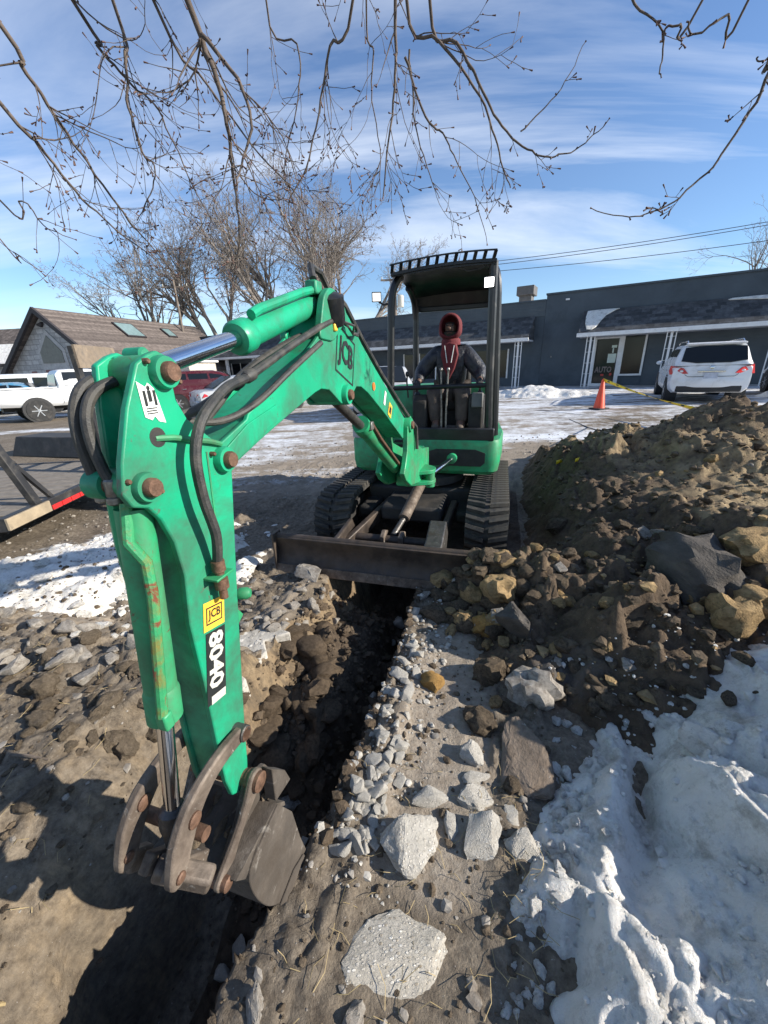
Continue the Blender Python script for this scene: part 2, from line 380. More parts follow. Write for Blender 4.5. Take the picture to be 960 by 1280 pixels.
def grid_faces(nx, ny, keep=None):
    i = np.arange(nx*ny).reshape(ny, nx)
    f = np.stack([i[:-1, :-1], i[:-1, 1:], i[1:, 1:], i[1:, :-1]], -1).reshape(-1, 4)
    return f if keep is None else f[keep.reshape(-1)]
M_GROUND, t, p = newmat('dug_ground')
att = N(t, 'ShaderNodeAttribute'); att.attribute_name = 'zone'; sp = N(t, 'ShaderNodeSeparateColor'); t.links.new(att.outputs['Color'], sp.inputs[0])
co = N(t, 'ShaderNodeTexCoord').outputs['Object']
nb = noise(t, 1.7, 8, .65, vec=co); nf = noise(t, 26, 8, .7, vec=co); nm = noise(t, 7, 7, .65, vec=co)
base = mixc(t, mrange(t, nb, .35, .65), (.185, .150, .108), (.30, .25, .19))
base = mixc(t, mrange(t, nf, .35, .68), base, (.085, .068, .052))
base = mixc(t, mrange(t, noise(t, 70, 4, .7, vec=co), .66, .72), base, (.42, .39, .35))
clay = mixc(t, mrange(t, nm, .3, .7), (.175, .122, .072), (.30, .225, .138)); clay = mixc(t, mrange(t, nf, .45, .75), clay, (.10, .075, .05)); mst = N(t, 'ShaderNodeMapping'); mst.inputs['Rotation'].default_value = (0, 0, R(28)); mst.inputs['Scale'].default_value = (2.2, 16, 4); t.links.new(co, mst.inputs[0]); nst = noise(t, 1.6, 8, .7, vec=mst.outputs[0]); clay = mixc(t, mrange(t, nst, .48, .62), clay, (.13, .10, .068)); clay = mixc(t, mrange(t, nst, .36, .30), clay, (.36, .28, .18))
pale = mixc(t, mrange(t, nf, .35, .65), (.235, .192, .146), (.36, .31, .25))
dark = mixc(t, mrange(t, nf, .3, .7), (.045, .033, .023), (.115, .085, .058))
def zmix(t, f, a, b, n, w=.35):
    return mixc(t, mrange(t, mth(t, 'ADD', f, mth(t, 'MULTIPLY', mth(t, 'SUBTRACT', n, .5), w*2)), .35, .65), a, b)
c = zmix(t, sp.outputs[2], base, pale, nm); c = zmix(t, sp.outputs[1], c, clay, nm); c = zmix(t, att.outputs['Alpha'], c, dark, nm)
mpn = N(t, 'ShaderNodeMapping'); mpn.inputs['Scale'].default_value = (.30, 1.6, 1); mpn.inputs['Rotation'].default_value = (0, 0, R(-6)); t.links.new(co, mpn.inputs[0])
ns = noise(t, 1.1, 9, .68, vec=mpn.outputs[0]); ns2 = noise(t, 3.2, 9, .75, vec=co)
sn = mth(t, 'ADD', sp.outputs[0], mth(t, 'ADD', mth(t, 'MULTIPLY', mth(t, 'SUBTRACT', ns, .5), 1.5), mth(t, 'MULTIPLY', mth(t, 'SUBTRACT', ns2, .5), .9)))
sf = mrange(t, sn, .40, .72)
c = mixc(t, sf, c, mixc(t, mrange(t, ns2, .3, .7), (.60, .62, .65), (.80, .82, .84)))
t.links.new(c, p.inputs['Base Color']); p.inputs['Roughness'].default_value = .9; p.inputs['Specular IOR Level'].default_value = .25
t.links.new(mrange(t, sf, 0, 1, .92, .5), p.inputs['Roughness'])
hsum = mth(t, 'ADD', mth(t, 'MULTIPLY', nf, .7), mth(t, 'MULTIPLY', noise(t, 90, 5, .7, vec=co), .5))
bumpn(t, p, mth(t, 'ADD', hsum, mth(t, 'MULTIPLY', sf, .3)), .75, .025)

me = fast_mesh('ground', np.stack([GX, GY, GZ], -1).reshape(-1, 3), grid_faces(len(gx), len(gy)), M_GROUND)
_, ins = trench(LX, LY)
snowz = np.zeros_like(GX)
snowz = np.maximum(snowz, ss(6.0, 8.5, GY)*ss(.8, 2.5, GX)*.57)
snowz = np.maximum(snowz, ss(6.2, 8.5, GY)*ss(-5.0, -2.5, GX)*(1-ss(1.5, 3, GX))*.52)
snowz = np.maximum(snowz, ss(9, 12, GY)*ss(-9, -6, GX)*.48)
snowz = np.maximum(snowz, np.exp(-((GY-12.6)/.8)**2)*(GX < -6)*.62)
snowz = np.maximum(snowz, ss(14, 18, GY)*.5)
snowz = np.maximum(snowz, ss(4.8, 6.2, GY)*ss(-3.5, -1, -abs(GX+2))*.42)
snowz = np.maximum(snowz, .45*np.exp(-(((GX+3.0)/1.0)**2+((GY-4.0)/.45)**2)))
snowz = np.maximum(snowz, .42*np.exp(-(((GX-2.6)/1.6)**2+((GY-8.0)/1.2)**2)))
clayz = np.where(ins & (LX < -.3) & (LY < -1.6), .42, 0)+np.where(ins & (LX < -.22) & (LY >= -1.6), .75, 0)
clayz = np.maximum(clayz, .40*np.exp(-(((LX+.75)/.3)**2+((LY+2.5)/.6)**2)))
palez = np.maximum(.62*np.exp(-(((LX+1.75)/.8)**2+((LY+1.2)/.4)**2)), 1.0*np.exp(-(((LX-.76)/.26)**4))*ss(-.2, -.45, LY)*ss(-2.3, -1.8, LY))
palez = np.maximum(palez, .55*ss(3.8, 6, GY)*(GX > -4.5)*(GX < 4)); palez = np.maximum(palez, 0.30*ss(6, 8, GY)); palez = np.maximum(palez, .55*np.exp(-(((LX+.6)/.2)**2+((LY+.6)/.7)**2)))*(~ins)
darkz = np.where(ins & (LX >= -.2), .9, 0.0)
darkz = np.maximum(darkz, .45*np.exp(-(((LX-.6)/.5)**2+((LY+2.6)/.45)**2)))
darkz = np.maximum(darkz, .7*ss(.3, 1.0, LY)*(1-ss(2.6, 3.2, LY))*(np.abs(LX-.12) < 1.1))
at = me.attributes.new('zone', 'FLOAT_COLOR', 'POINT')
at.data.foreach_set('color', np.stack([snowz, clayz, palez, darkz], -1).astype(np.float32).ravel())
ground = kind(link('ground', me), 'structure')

# ================================================================ DIRT PILE
RIDGE = [(1.75, 6.3, .05), (2.15, 5.85, .24), (2.65, 5.4, .52), (3.15, 4.95, .86), (3.5, 4.5, 1.10), (3.75, 4.05, 1.26), (4.2, 3.6, .96), (4.9, 2.8, .90), (5.4, 1.9, .95), (5.7, .9, .9), (5.8, 0, .5)]  # unseen right end brought nearer the camera to shade the snow
def pile_cut(X, Y):                        # the machine's track has pushed the heap clear on its left side
    lx, ly = w2l(X, Y); return np.where(ly > .1, ss(1.08, 1.85, lx+(fbm(X*5, Y*5, 3, 81)-.5)*.2), 1)
def pile_h(X, Y):
    X = np.asarray(X, float); Y = np.asarray(Y, float); h = np.full(X.shape, -1.0)
    for (x0, y0, z0), (x1, y1, z1) in zip(RIDGE[:-1], RIDGE[1:]):
        dx, dy = x1-x0, y1-y0; L = dx*dx+dy*dy
        u = np.clip(((X-x0)*dx+(Y-y0)*dy)/L, 0, 1); d = np.hypot(X-x0-u*dx, Y-y0-u*dy); zr = z0+(z1-z0)*u
        far = ((X-x0)*dy-(Y-y0)*dx) < 0
        dd = np.where(far, d*1.5, d)
        h = np.maximum(h, zr*np.interp(dd, [0, .35, 1.1, 1.9, 2.7, 3.45, 4.4], [1, .90, .62, .41, .24, .10, -.22]))
    h = h+.30*np.exp(-(((X-2.55)/.55)**2+((Y-2.05)/.45)**2))+.16*np.exp(-(((X-1.45)/.5)**2+((Y-1.95)/.4)**2))
    h = h+.20*np.exp(-(((X-.86)/.30)**2+((Y-2.62)/.25)**2))+.12*np.exp(-(((X-1.35)/.35)**2+((Y-3.1)/.4)**2))
    h = h+.10*np.exp(-(((X-.9)/.28)**2+((Y-1.75)/.22)**2))
    fade = ss(-.05, .25, h)
    wx = X+(fbm(X*5, Y*5, 3, 72)-.5)*.16; wy = Y+(fbm(X*5+3, Y*5, 3, 73)-.5)*.16
    n = blocks(wx, wy, .55, 30)*.21+blocks(wx, wy, .30, 31)*.11+blocks(wx, wy, .15, 32)*.075+clods(wx, wy, .085, 33)*.026+(fbm(X*4, Y*4, 4, 34)-.5)*.15+(fbm(X*18, Y*18, 4, 35)-.5)*.045
    slide = ss(.5, 1, np.exp(-(((X-2.7+.5*(Y-3.3))/.8)**2+((Y-3.2)/1.5)**2)))       # smooth fan of fine spill
    return h+(n-.07)*(.35+.65*fade)*(1-.72*slide)-.02
px_ = np.concatenate([np.arange(.35, 3.3, .0165), np.arange(3.3, 8.2, .03)]); py_ = np.concatenate([np.arange(-.6, 1.0, .04), np.arange(1.0, 3.4, .0165), np.arange(3.4, 7.6, .022)])
PX, PY = np.meshgrid(px_, py_); PZ = pile_h(PX, PY); PG = G(PX, PY)
wlx, wly = w2l(PX, PY)
kk = np.where(wly > .1, ss(1.08, 1.85, wlx+(fbm(PX*5, PY*5, 3, 81)-.5)*.2), 1); PZ = PG-.14+(PZ-PG+.14)*kk            # the machine's track has pushed it clear here
tz, ti = trench(wlx, wly); PZ = np.where(wlx < .50, np.minimum(PZ, PG-.05), PZ)
keep = (PZ > PG-.06); keep = keep[:-1, :-1] | keep[1:, 1:] | keep[:-1, 1:] | keep[1:, :-1]
M_PILE, t, p = newmat('piled_earth')
co = N(t, 'ShaderNodeTexCoord').outputs['Object']; att = N(t, 'ShaderNodeAttribute'); att.attribute_name = 'zone'; sp = N(t, 'ShaderNodeSeparateColor'); t.links.new(att.outputs['Color'], sp.inputs[0])
nb = noise(t, 2.2, 8, .65, vec=co); nf = noise(t, 22, 8, .7, vec=co); nm = noise(t, 6, 8, .7, vec=co)
c = mixc(t, mrange(t, nb, .35, .65), (.098, .070, .047), (.17, .124, .083)); c = mixc(t, mrange(t, nf, .42, .72), c, (.062, .047, .034))
ol = mixc(t, mrange(t, nf, .3, .7), (.25, .185, .105), (.42, .32, .19))
c = zmix(t, sp.outputs[0], c, ol, nm, .5)
gr = mixc(t, mrange(t, nf, .3, .7), (.075, .068, .062), (.15, .138, .125)); c = zmix(t, sp.outputs[1], c, gr, nm, .35)
c = mixc(t, mrange(t, noise(t, 60, 4, .7, vec=co), .67, .73), c, (.36, .32, .27))
t.links.new(c, p.inputs['Base Color']); p.inputs['Roughness'].default_value = .92; p.inputs['Specular IOR Level'].default_value = .2
bumpn(t, p, mth(t, 'ADD', mth(t, 'MULTIPLY', nf, .8), mth(t, 'MULTIPLY', noise(t, 80, 5, .7, vec=co), .5)), .8, .03)
me = fast_mesh('dirt_pile', np.stack([PX, PY, PZ], -1).reshape(-1, 3), grid_faces(len(px_), len(py_), keep), M_PILE)
oz = .22+.30*np.exp(-((PZ-.9)/.4)**2)*(PX > 2.4)+.55*np.exp(-(((PX-3.0)/.5)**2+((PY-2.35)/.6)**2))+.25*np.exp(-(((PX-.9)/.3)**2+((PY-2.6)/.3)**2))
gz_ = .75*np.exp(-(((PX-2.2)/.5)**2+((PY-1.45)/.3)**2))+.6*np.exp(-(((PX-.95)/.35)**2+((PY-1.7)/.25)**2))
at = me.attributes.new('zone', 'FLOAT_COLOR', 'POINT'); at.data.foreach_set('color', np.stack([oz, gz_, oz*0, oz*0+1], -1).astype(np.float32).ravel())
pile = tag(link('dirt_pile', me), 'big heap of dug brown and ochre earth beside the trench', 'dirt pile')

# ================================================================ SNOW
M_SNOW, t, p = newmat('old_snow')
co = N(t, 'ShaderNodeTexCoord').outputs['Object']
n1_ = noise(t, 3.5, 8, .65, vec=co); n2_ = noise(t, 45, 6, .7, vec=co)
c = mixc(t, mrange(t, n1_, .35, .7), (.88, .85, .79), (.66, .635, .585)); c = mixc(t, mrange(t, noise(t, 5.5, 9, .78, vec=co), .50, .70), c, (.34, .31, .26)); c = mixc(t, mrange(t, noise(t, 17, 9, .8, vec=co), .55, .68), c, (.48, .46, .42))
c = mixc(t, mrange(t, n2_, .68, .73), c, (.20, .17, .14))
t.links.new(c, p.inputs['Base Color']); p.inputs['Roughness'].default_value = .48; p.inputs['Specular IOR Level'].default_value = .35
p.inputs['Subsurface Weight'].default_value = .25; p.inputs['Subsurface Radius'].default_value = (.03, .035, .04); p.inputs['Subsurface Scale'].default_value = .5
bumpn(t, p, mth(t, 'ADD', mth(t, 'MULTIPLY', n2_, .5), noise(t, 14, 9, .75, vec=co)), .85, .035)
EDGE = [(-.45, -1.2), (-.10, -.3), (.17, .40), (.32, .72), (.60, 1.10), (.74, 1.40), (.82, 1.62)]
def snow_r(X, Y):
    ex = np.interp(Y, [e[1] for e in EDGE], [e[0] for e in EDGE])+(fbm(Y*4, Y*0+1.3, 4, 41)-.5)*.22
    d = X-ex
    h = np.interp(d, [-.3, 0, .10, .30, .75, 1.0, 1.35, 1.9, 3.2], [-.15, .0, .045, .10, .37, .56, .86, 1.02, 1.1])  # unseen rise beyond the frame shaped tall to shade the visible slope
    h = h*np.interp(Y, [-.5, .35, .75, 1.1, 1.5, 1.75, 2.0], [.5, .50, .70, .86, .58, .30, .05])
    wx = X+(fbm(X*3, Y*3, 3, 42)-.5)*.25; wy = Y+(fbm(X*3+7, Y*3, 3, 43)-.5)*.25
    lumps = blocks(wx, wy, .36, 44)*.10+blocks(wx, wy, .15, 45)*.04+(fbm(wx*5, wy*2.2, 5, 46)-.5)*.20+blocks(wx, wy, .06, 47)*.016+(fbm(X*22, Y*22, 3, 48)-.5)*.02
    dig = -.12*np.exp(-(((d-.52)/.11)**2))*ss(.55, .8, Y)*(1-ss(1.3, 1.5, Y))            # long gouge along the bank
    ridge = .075*fbm(X*6, Y*6, 3, 95)*np.exp(-(((d-.36)/.07)**2))*ss(.5, .7, Y)*(1-ss(1.1, 1.35, Y))
    dip2 = -.15*np.exp(-(((X-1.62)/.22)**2+((Y-1.05)/.24)**2))
    return h+lumps*ss(-.02, .2, d)+(dig+ridge+dip2)*.9-.055-np.where(w2l(X, Y)[0] < .47, .9, 0)
sx = np.arange(-.5, 2.3, .0115); sx = np.concatenate([sx, np.arange(2.3, 4.6, .05)]); sy = np.arange(-.9, 2.05, .0115)
SX, SY = np.meshgrid(sx, sy); SZ = snow_r(SX, SY); SG = G(SX, SY); SP = np.maximum(SG, pile_h(SX, SY))
keep = SZ > SP-.03; keep = keep[:-1, :-1] | keep[1:, 1:] | keep[:-1, 1:] | keep[1:, :-1]
me = fast_mesh('snow_bank', np.stack([SX, SY, SZ], -1).reshape(-1, 3), grid_faces(len(sx), len(sy), keep), M_SNOW)
tag(link('snow_bank', me), 'lumpy dirty snow bank on the right below the dirt pile', 'snow bank')
def snow_l(X, Y):
    a = (X+3.25)*.86+(Y-2.88)*.50; b = -(X+3.25)*.50+(Y-2.78)*.86          # long axis runs away to the left
    e = np.maximum(np.abs(a/1.85), np.abs(b/.80))+(fbm(X*2.4, Y*2.4, 4, 51)-.5)*.65
    return np.interp(e, [0, .55, .8, 1.0, 1.4], [.27, .23, .14, .02, -.15])+blocks(X, Y, .30, 52)*.08+(fbm(X*5, Y*5, 4, 53)-.5)*.09+blocks(X, Y, .09, 54)*.025-.02
sx = np.arange(-5.6, -1.2, .022); sy = np.arange(1.5, 4.6, .022); SX, SY = np.meshgrid(sx, sy); SZ = snow_l(SX, SY)+lot_z(SX, SY); SG = G(SX, SY)
keep = SZ > SG-.03; keep = keep[:-1, :-1] | keep[1:, 1:] | keep[:-1, 1:] | keep[1:, :-1]
me = fast_mesh('snow_bank', np.stack([SX, SY, SZ], -1).reshape(-1, 3), grid_faces(len(sx), len(sy), keep), M_SNOW)
tag(link('snow_bank', me), 'flat patch of white snow on the left in front of the trailer', 'snow bank')
def heap(cx, cy, rx, ry, hh, seed, label, rot=0.0, step=.05):
    sx = np.arange(-rx*1.3, rx*1.3, step); sy = np.arange(-ry*1.3, ry*1.3, step); A, B = np.meshgrid(sx, sy)
    X = cx+A*cos(rot)-B*sin(rot); Y = cy+A*sin(rot)+B*cos(rot)
    e = np.hypot(A/rx, B/ry)+(fbm(X*1.3, Y*1.3, 4, seed)-.5)*.7
    Z = hh*np.clip(1-e, -.3, 1)+(clods(X, Y, .5, seed+1)*.12+clods(X, Y, .22, seed+2)*.06)*ss(1.1, .6, e)*hh*1.6-.03+lot_z(X, Y)
    g = G(X, Y); k = Z > g-.05; k = k[:-1, :-1] | k[1:, 1:]
    return tag(link('snow_bank', fast_mesh('snow_bank', np.stack([X, Y, Z], -1).reshape(-1, 3), grid_faces(len(sx), len(sy), k), M_SNOW)), label, 'snow bank')

# ================================================================ STONES AND CLODS
def hullrock(seed, npt=16, ext=(1, 1, 1), sub=0, rough=.0, flat=None):
    rnd = np.random.RandomState(seed); P = rnd.normal(size=(npt, 3)); P /= np.linalg.norm(P, axis=1)[:, None]; P *= (.75+.25*rnd.rand(npt, 1))*.5
    if flat: P[:, 2] = np.clip(P[:, 2], -flat, flat)
    bm = bmesh.new()
    for q in P: bm.verts.new(q*np.array(ext))
    r = bmesh.ops.convex_hull(bm, input=bm.verts[:]); 
    bmesh.ops.delete(bm, geom=[v for v in bm.verts if not v.link_faces], context='VERTS')
    bmesh.ops.dissolve_limit(bm, angle_limit=R(9), verts=bm.verts[:], edges=bm.edges[:])
    if sub:
        bmesh.ops.bevel(bm, geom=bm.edges[:], offset=.035*min(ext), segments=1, affect='EDGES', profile=.5, clamp_overlap=True)
        bmesh.ops.triangulate(bm, faces=bm.faces[:])
        bmesh.ops.subdivide_edges(bm, edges=bm.edges[:], cuts=sub, use_grid_fill=True)
        v = np.array([tuple(q.co) for q in bm.verts]); n = fbm(v[:, 0]*9+seed, v[:, 1]*9+v[:, 2]*7, 4, seed)-.5; n2 = clods(v[:, 0]+v[:, 2]*.7, v[:, 1]-v[:, 2]*.5, .06, seed)
        for i, q in enumerate(bm.verts):
            nn = q.co.normalized(); q.co += nn*float((n[i]*.9+n2[i]*.18)*rough)
    else: bmesh.ops.triangulate(bm, faces=bm.faces[:])
    me = bpy.data.meshes.new('rock'); bm.to_mesh(me); bm.free(); return me
def ico(sub):
    bm = bmesh.new(); bmesh.ops.create_icosphere(bm, subdivisions=sub, radius=.5)
    v = np.array([tuple(q.co) for q in bm.verts]); f = np.array([[q.index for q in g.verts] for g in bm.faces]); bm.free(); return v, f
ICO1, ICO2, ICO3 = ico(1), ico(2), ico(3)
def clodverts(V, seed, amp=.35):
    d = V/np.linalg.norm(V, axis=1)[:, None]
    n = fbm(d[:, 0]*1.6+seed*3.1+9, d[:, 1]*1.6+d[:, 2]*1.9+seed, 3, seed)-.5
    w = clods(d[:, 0]*1.2+d[:, 2]*.8+seed, d[:, 1]*1.2-d[:, 2]*.6, .5, seed)
    sc = np.random.RandomState(seed).uniform(.65, 1.15, 3)
    return V*(1+amp*2.2*n+amp*.6*w)[:, None]*sc
def clodmesh(seed, lev=2, mat_=None, amp=.35, sharp=None):
    V, F = (ICO1, ICO2, ICO3)[lev-1]; return fast_mesh('clod', clodverts(V, seed, amp), F, mat_, sharp is None or True, sharp)
def aggregate(name, a, b, peb, rough=.85, scl=34.0):
    m, t, p = newmat(name); co = N(t, 'ShaderNodeTexCoord').outputs['Object']
    vo = N(t, 'ShaderNodeTexVoronoi'); vo.inputs['Scale'].default_value = scl; vo.inputs['Randomness'].default_value = 1.0; t.links.new(co, vo.inputs['Vector'])
    nf = noise(t, 30, 8, .7, vec=co); nb = noise(t, 4, 6, .65, vec=co)
    c = mixc(t, mrange(t, nb, .3, .7), a, b); c = mixc(t, mrange(t, nf, .5, .75), c, [v*.55 for v in a])
    pm = mrange(t, vo.outputs['Distance'], .30, .42, 1, 0)
    hv = N(t, 'ShaderNodeSeparateColor'); t.links.new(vo.outputs['Color'], hv.inputs[0])
    pc = mixc(t, hv.outputs[0], peb[0], peb[1]); pm2 = mth(t, 'MULTIPLY', pm, mrange(t, hv.outputs[1], .30, .34)); pm2 = mth(t, 'MULTIPLY', pm2, mrange(t, nb, .34, .55))
    c = mixc(t, pm2, c, pc); t.links.new(c, p.inputs['Base Color']); p.inputs['Roughness'].default_value = rough; p.inputs['Specular IOR Level'].default_value = .3
    bumpn(t, p, mth(t, 'ADD', mth(t, 'MULTIPLY', pm2, .6), nf), .7, .012); return m
M_CONC = aggregate('broken_concrete', (.36, .335, .29), (.50, .475, .425), ((.26, .225, .18), (.68, .65, .59)), scl=24.0)
M_CONC2 = aggregate('exposed_aggregate_concrete', (.42, .385, .32), (.52, .48, .41), ((.30, .25, .18), (.82, .79, .72)), scl=27)
M_GREYST = mat('grey_rubble', (.30, .275, .24), .9, var=.35, scale=7, bump=.6, bscale=45, dirt=(.14, .115, .09), damt=(.45, .7), dscale=6, spec=.2)
M_SLABB = mat('dirty_paving', (.21, .165, .125), .9, var=.3, scale=5, bump=.6, bscale=30, dirt=(.11, .085, .065), damt=(.45, .7), dscale=4, wear=(.55, .53, .50), wamt=(.64, .70), wscale=3, spec=.2)
M_CLOD = mat('brown_clod', (.145, .112, .078), .95, var=.4, scale=6, bump=.8, bscale=34, dirt=(.065, .05, .036), damt=(.45, .65), dscale=8, wear=(.34, .28, .18), wamt=(.63, .68), wscale=12, spec=.15, bdist=.03)
M_CLODL = mat('tan_soil_clod', (.20, .158, .112), .95, var=.35, scale=6, bump=.9, bscale=30, dirt=(.11, .085, .06), damt=(.48, .7), dscale=8, wear=(.34, .30, .24), wamt=(.63, .68), wscale=12, spec=.15, bdist=.03)
M_OCHRE = mat('ochre_clay', (.38, .265, .135), .95, var=.35, scale=5, bump=.8, bscale=28, dirt=(.14, .10, .055), damt=(.48, .7), dscale=7, spec=.15, bdist=.03)
M_ORANGE = mat('orange_clay', (.36, .215, .075), .95, var=.35, scale=9, bump=.8, bscale=34, dirt=(.14, .09, .04), damt=(.5, .7), dscale=9, spec=.15, bdist=.02)
M_DKCLAY = mat('dark_clay', (.088, .078, .068), .85, var=.3, scale=4, bump=.6, bscale=22, dirt=(.13, .115, .095), damt=(.52, .75), dscale=4, spec=.25, bdist=.03)
M_DKSOIL = mat('dark_soil_clod', (.105, .078, .053), .95, var=.4, scale=8, bump=.8, bscale=40, dirt=(.13, .10, .07), damt=(.52, .75), dscale=9, spec=.15, bdist=.02)
def top(X, Y):
    X = np.asarray(X, float); Y = np.asarray(Y, float); g = G(X, Y); pz = pile_h(X, Y); lx, ly = w2l(X, Y)
    kk = pile_cut(X, Y); pz = g-.14+(pz-g+.14)*kk; pz = np.where((lx < .5) | (X < .35), -9, pz)
    s = np.where((Y < 2.05) & (X > -.5), snow_r(X, Y), -9); s2 = np.where((X > -5.6) & (X < -1.2) & (Y > 1.5) & (Y < 4.6), snow_l(X, Y)+lot_z(X, Y), -9)
    return np.maximum(np.maximum(g, pz), np.maximum(s, s2))
def hit(px, py):
    d = ray(px, py); ts = np.geomspace(.35, 60, 700); P = CAM[None]+d[None]*ts[:, None]
    b = np.nonzero(P[:, 2] < top(P[:, 0], P[:, 1]))[0]; i = b[0] if len(b) else 0
    return P[i], ts[i]                    # point, depth along the view axis
def place(o, px, py, w, sink=.3, rot=None, asp=(1, 1, 1)):
    q, dep = hit(px, py); s = w*dep/FPX
    o.scale = (s*asp[0], s*asp[1], s*asp[2]); o.location = (q[0], q[1], q[2]+s*asp[2]*(.5-sink))
    o.rotation_euler = rot if rot is not None else (random.uniform(-.3, .3), random.uniform(-.3, .3), random.uniform(0, 6.28)); return o
# --- the big pieces of broken concrete in the foreground, each one its own
big = [(484, 1206, 150, (1.1, .66, .22), M_CONC2, 'largest flat slab of pebbly concrete, alone near the bottom edge', 61, (.06, -.05, .05)),
       (511, 1052, 92, (1.0, .85, .55), M_CONC, 'thick chunky block of pale concrete, biggest of the cluster in mid path', 62, (.35, .25, .5)),
       (598, 1050, 74, (.62, 1.0, .34), M_CONC, 'long pale concrete slab tilted between chunky block and pointed piece', 63, (.35, .1, -.6)),
       (655, 1062, 62, (.75, 1.1, .42), M_CONC, 'pointed concrete shard standing at the edge of the right snow bank', 64, (.5, -.1, .2)),
       (594, 1003, 54, (1, .75, .4), M_CONC, 'smooth topped pale concrete piece lying above the long tilted slab', 65, (.2, .25, .1)),
       (591, 948, 42, (.8, .9, .6), M_CONC, 'small farthest concrete chunk of the cluster on the dusty path', 66, (.5, .2, .2)),
       (596, 974, 40, (1, .55, .42), M_CONC, 'small flat concrete piece tucked just below the farthest chunk', 67, (.1, .1, .1)),
       (539, 1006, 60, (1, .62, .42), M_CONC, 'shaded grey concrete piece lying left of the smooth topped one', 68, (-.1, .3, -.1)),
       (563, 1034, 40, (.5, 1, .5), M_CONC, 'narrow upright concrete sliver between chunky block and tilted slab', 69, (.3, .4, .1)),
       (641, 1024, 34, (.7, 1, .4), M_CONC, 'thin little concrete flake behind the pointed shard by the snow', 70, (.3, .0, .2)),
       (656, 948, 116, (.66, 1.05, .17), M_SLABB, 'big brownish paving slab with a snow dusting beside the snow bank', 71, (.14, -.08, -.25)),
       (651, 792, 72, (.85, .9, .75), M_DKCLAY, 'angular block of dark grey clay at the foot of the dirt pile', 72, (.3, .2, .4)),
       (318, 1262, 46, (.7, 1, .5), M_GREYST, 'grey stone wedged in the trench side near the bottom edge', 73, (.3, -.4, .2)),
       (442, 1276, 50, (1, .7, .5), M_GREYST, 'half cut off grey stone under the largest slab at the bottom edge', 74, (.2, .1, .2)),
       (640, 985, 30, (1, .8, .6), M_CLOD, 'brown clod leaning on the lower end of the brownish paving slab', 75, None),
       (384, 722, 44, (1, .8, .6), M_GREYST, 'grey stone lying against the left underside of the dozer blade', 76, None)]
for (px, py, w, asp, mt, lab, sd_, rot) in big:
    me = hullrock(sd_, 15, (1, 1, 1), 3 if w > 45 else 2, .11, .33); me.materials.append(mt); me.shade_smooth(); me.set_sharp_from_angle(angle=R(30))
    o = link('paving_slab' if 'paving' in lab else 'clay_block' if 'clay' in lab else 'earth_clod' if 'clod' in lab else 'stone' if 'stone' in lab else 'concrete_chunk', me)
    place(o, px, py, w*1.1, .30, rot, asp); tag(o, lab, 'slab' if 'paving' in lab else 'clod' if 'cl' in lab[:22] and ('clay' in lab or 'clod' in lab) else 'stone')
# --- single clods that stand out
for (px, py, w, mt, lab, sd_) in [(541, 856, 30, M_ORANGE, 'rusty orange clod sitting alone on the path beside the white rubble row', 81),
        (604, 783, 34, M_ORANGE, 'rusty orange clod touching the dark clay block on the pile', 82), (583, 778, 34, M_OCHRE, 'crumbly ochre clod left of the rusty orange one at the pile foot', 83),
        (625, 740, 54, M_OCHRE, 'large rough pale ochre clod below the right end of the dozer blade', 84), (627, 700, 28, M_OCHRE, 'small round ochre clod touching the right end of the dozer blade', 85),
        (930, 745, 92, M_OCHRE, 'big yellow clay lump on the pile at the right edge of view', 86), (868, 706, 104, M_DKCLAY, 'broad smooth face of dark clay set in the right side of the pile', 87),
        (940, 690, 60, M_OCHRE, 'yellow clay lump above the biggest one at the right edge', 88), (764, 612, 32, M_CLOD, 'rounded grey brown boulder half way up the pile', 89), (912, 778, 66, M_OCHRE, 'low wide yellow clay lump beneath the dark smooth face', 90),
        (349, 1032, 40, M_OCHRE, 'flake of yellow clay stuck beside the bucket', 91), (350, 935, 38, M_DKSOIL, 'big dark clod lying in the trench right of the arm', 92), (362, 1002, 26, M_GREYST, 'small stone at the trench edge right of the bucket', 93),
        (600, 905, 40, M_CLOD, 'brown clod standing at the upper left corner of the paving slab', 94), (612, 845, 44, M_CLOD, 'grey brown clod casting a shadow onto the dusty path', 95), (665, 865, 54, M_GREYST, 'grey lump at the pile foot just above the paving slab', 96)]:
    me = clodmesh(sd_, 3, mt, .42, 40); o = link('clay_lump' if mt in (M_OCHRE, M_DKCLAY) else 'earth_clod' if mt is not M_GREYST else 'stone', me)
    place(o, px, py, w*1.05, .38, (random.uniform(-.3, .3), random.uniform(-.3, .3), random.uniform(0, 6)), (1, .9, .75) if w < 80 else (1, .62, .5)); o.location.z -= .10*o.scale[0] if w > 80 else 0; tag(o, lab, 'clod' if mt is not M_GREYST else 'stone')
# --- repeats: white rubble along the slot, grey rubble on the left, clods on the pile, lumps of snow
def where(px, py, zones):
    for test, words in zones:
        if test(px, py): return words
    return zones[-1][1]
def family(name, cat, label, group, meshes, pts, zones=None):
    for i, (px, py, w) in enumerate(pts):
        o = link(name, meshes[i % len(meshes)]); place(o, px, py, w, random.uniform(.2, .4)+(.12 if cat == 'snow' else 0), None, (1, random.uniform(.6, 1), random.uniform(.45, .8))); 
        if zones: tint = {'tan_soil_clod': 'tan', 'brown_clod': 'brown', 'ochre_clay': 'ochre', 'grey_rubble': 'grey', 'old_snow': 'white', 'broken_concrete': 'white', 'dark_soil_clod': 'dark'}[o.data.materials[0].name]; lb = '%s%s %s %s' % ('small ' if w < 18 else 'large ' if w > 30 else '', tint, label.replace(' of earth', '') if len(label.split())+len(where(px, py, zones).split())+len(tint.split()) > 12 else label, where(px, py, zones))
        else: lb = label
        tag(o, lb, cat, group)
cm = []
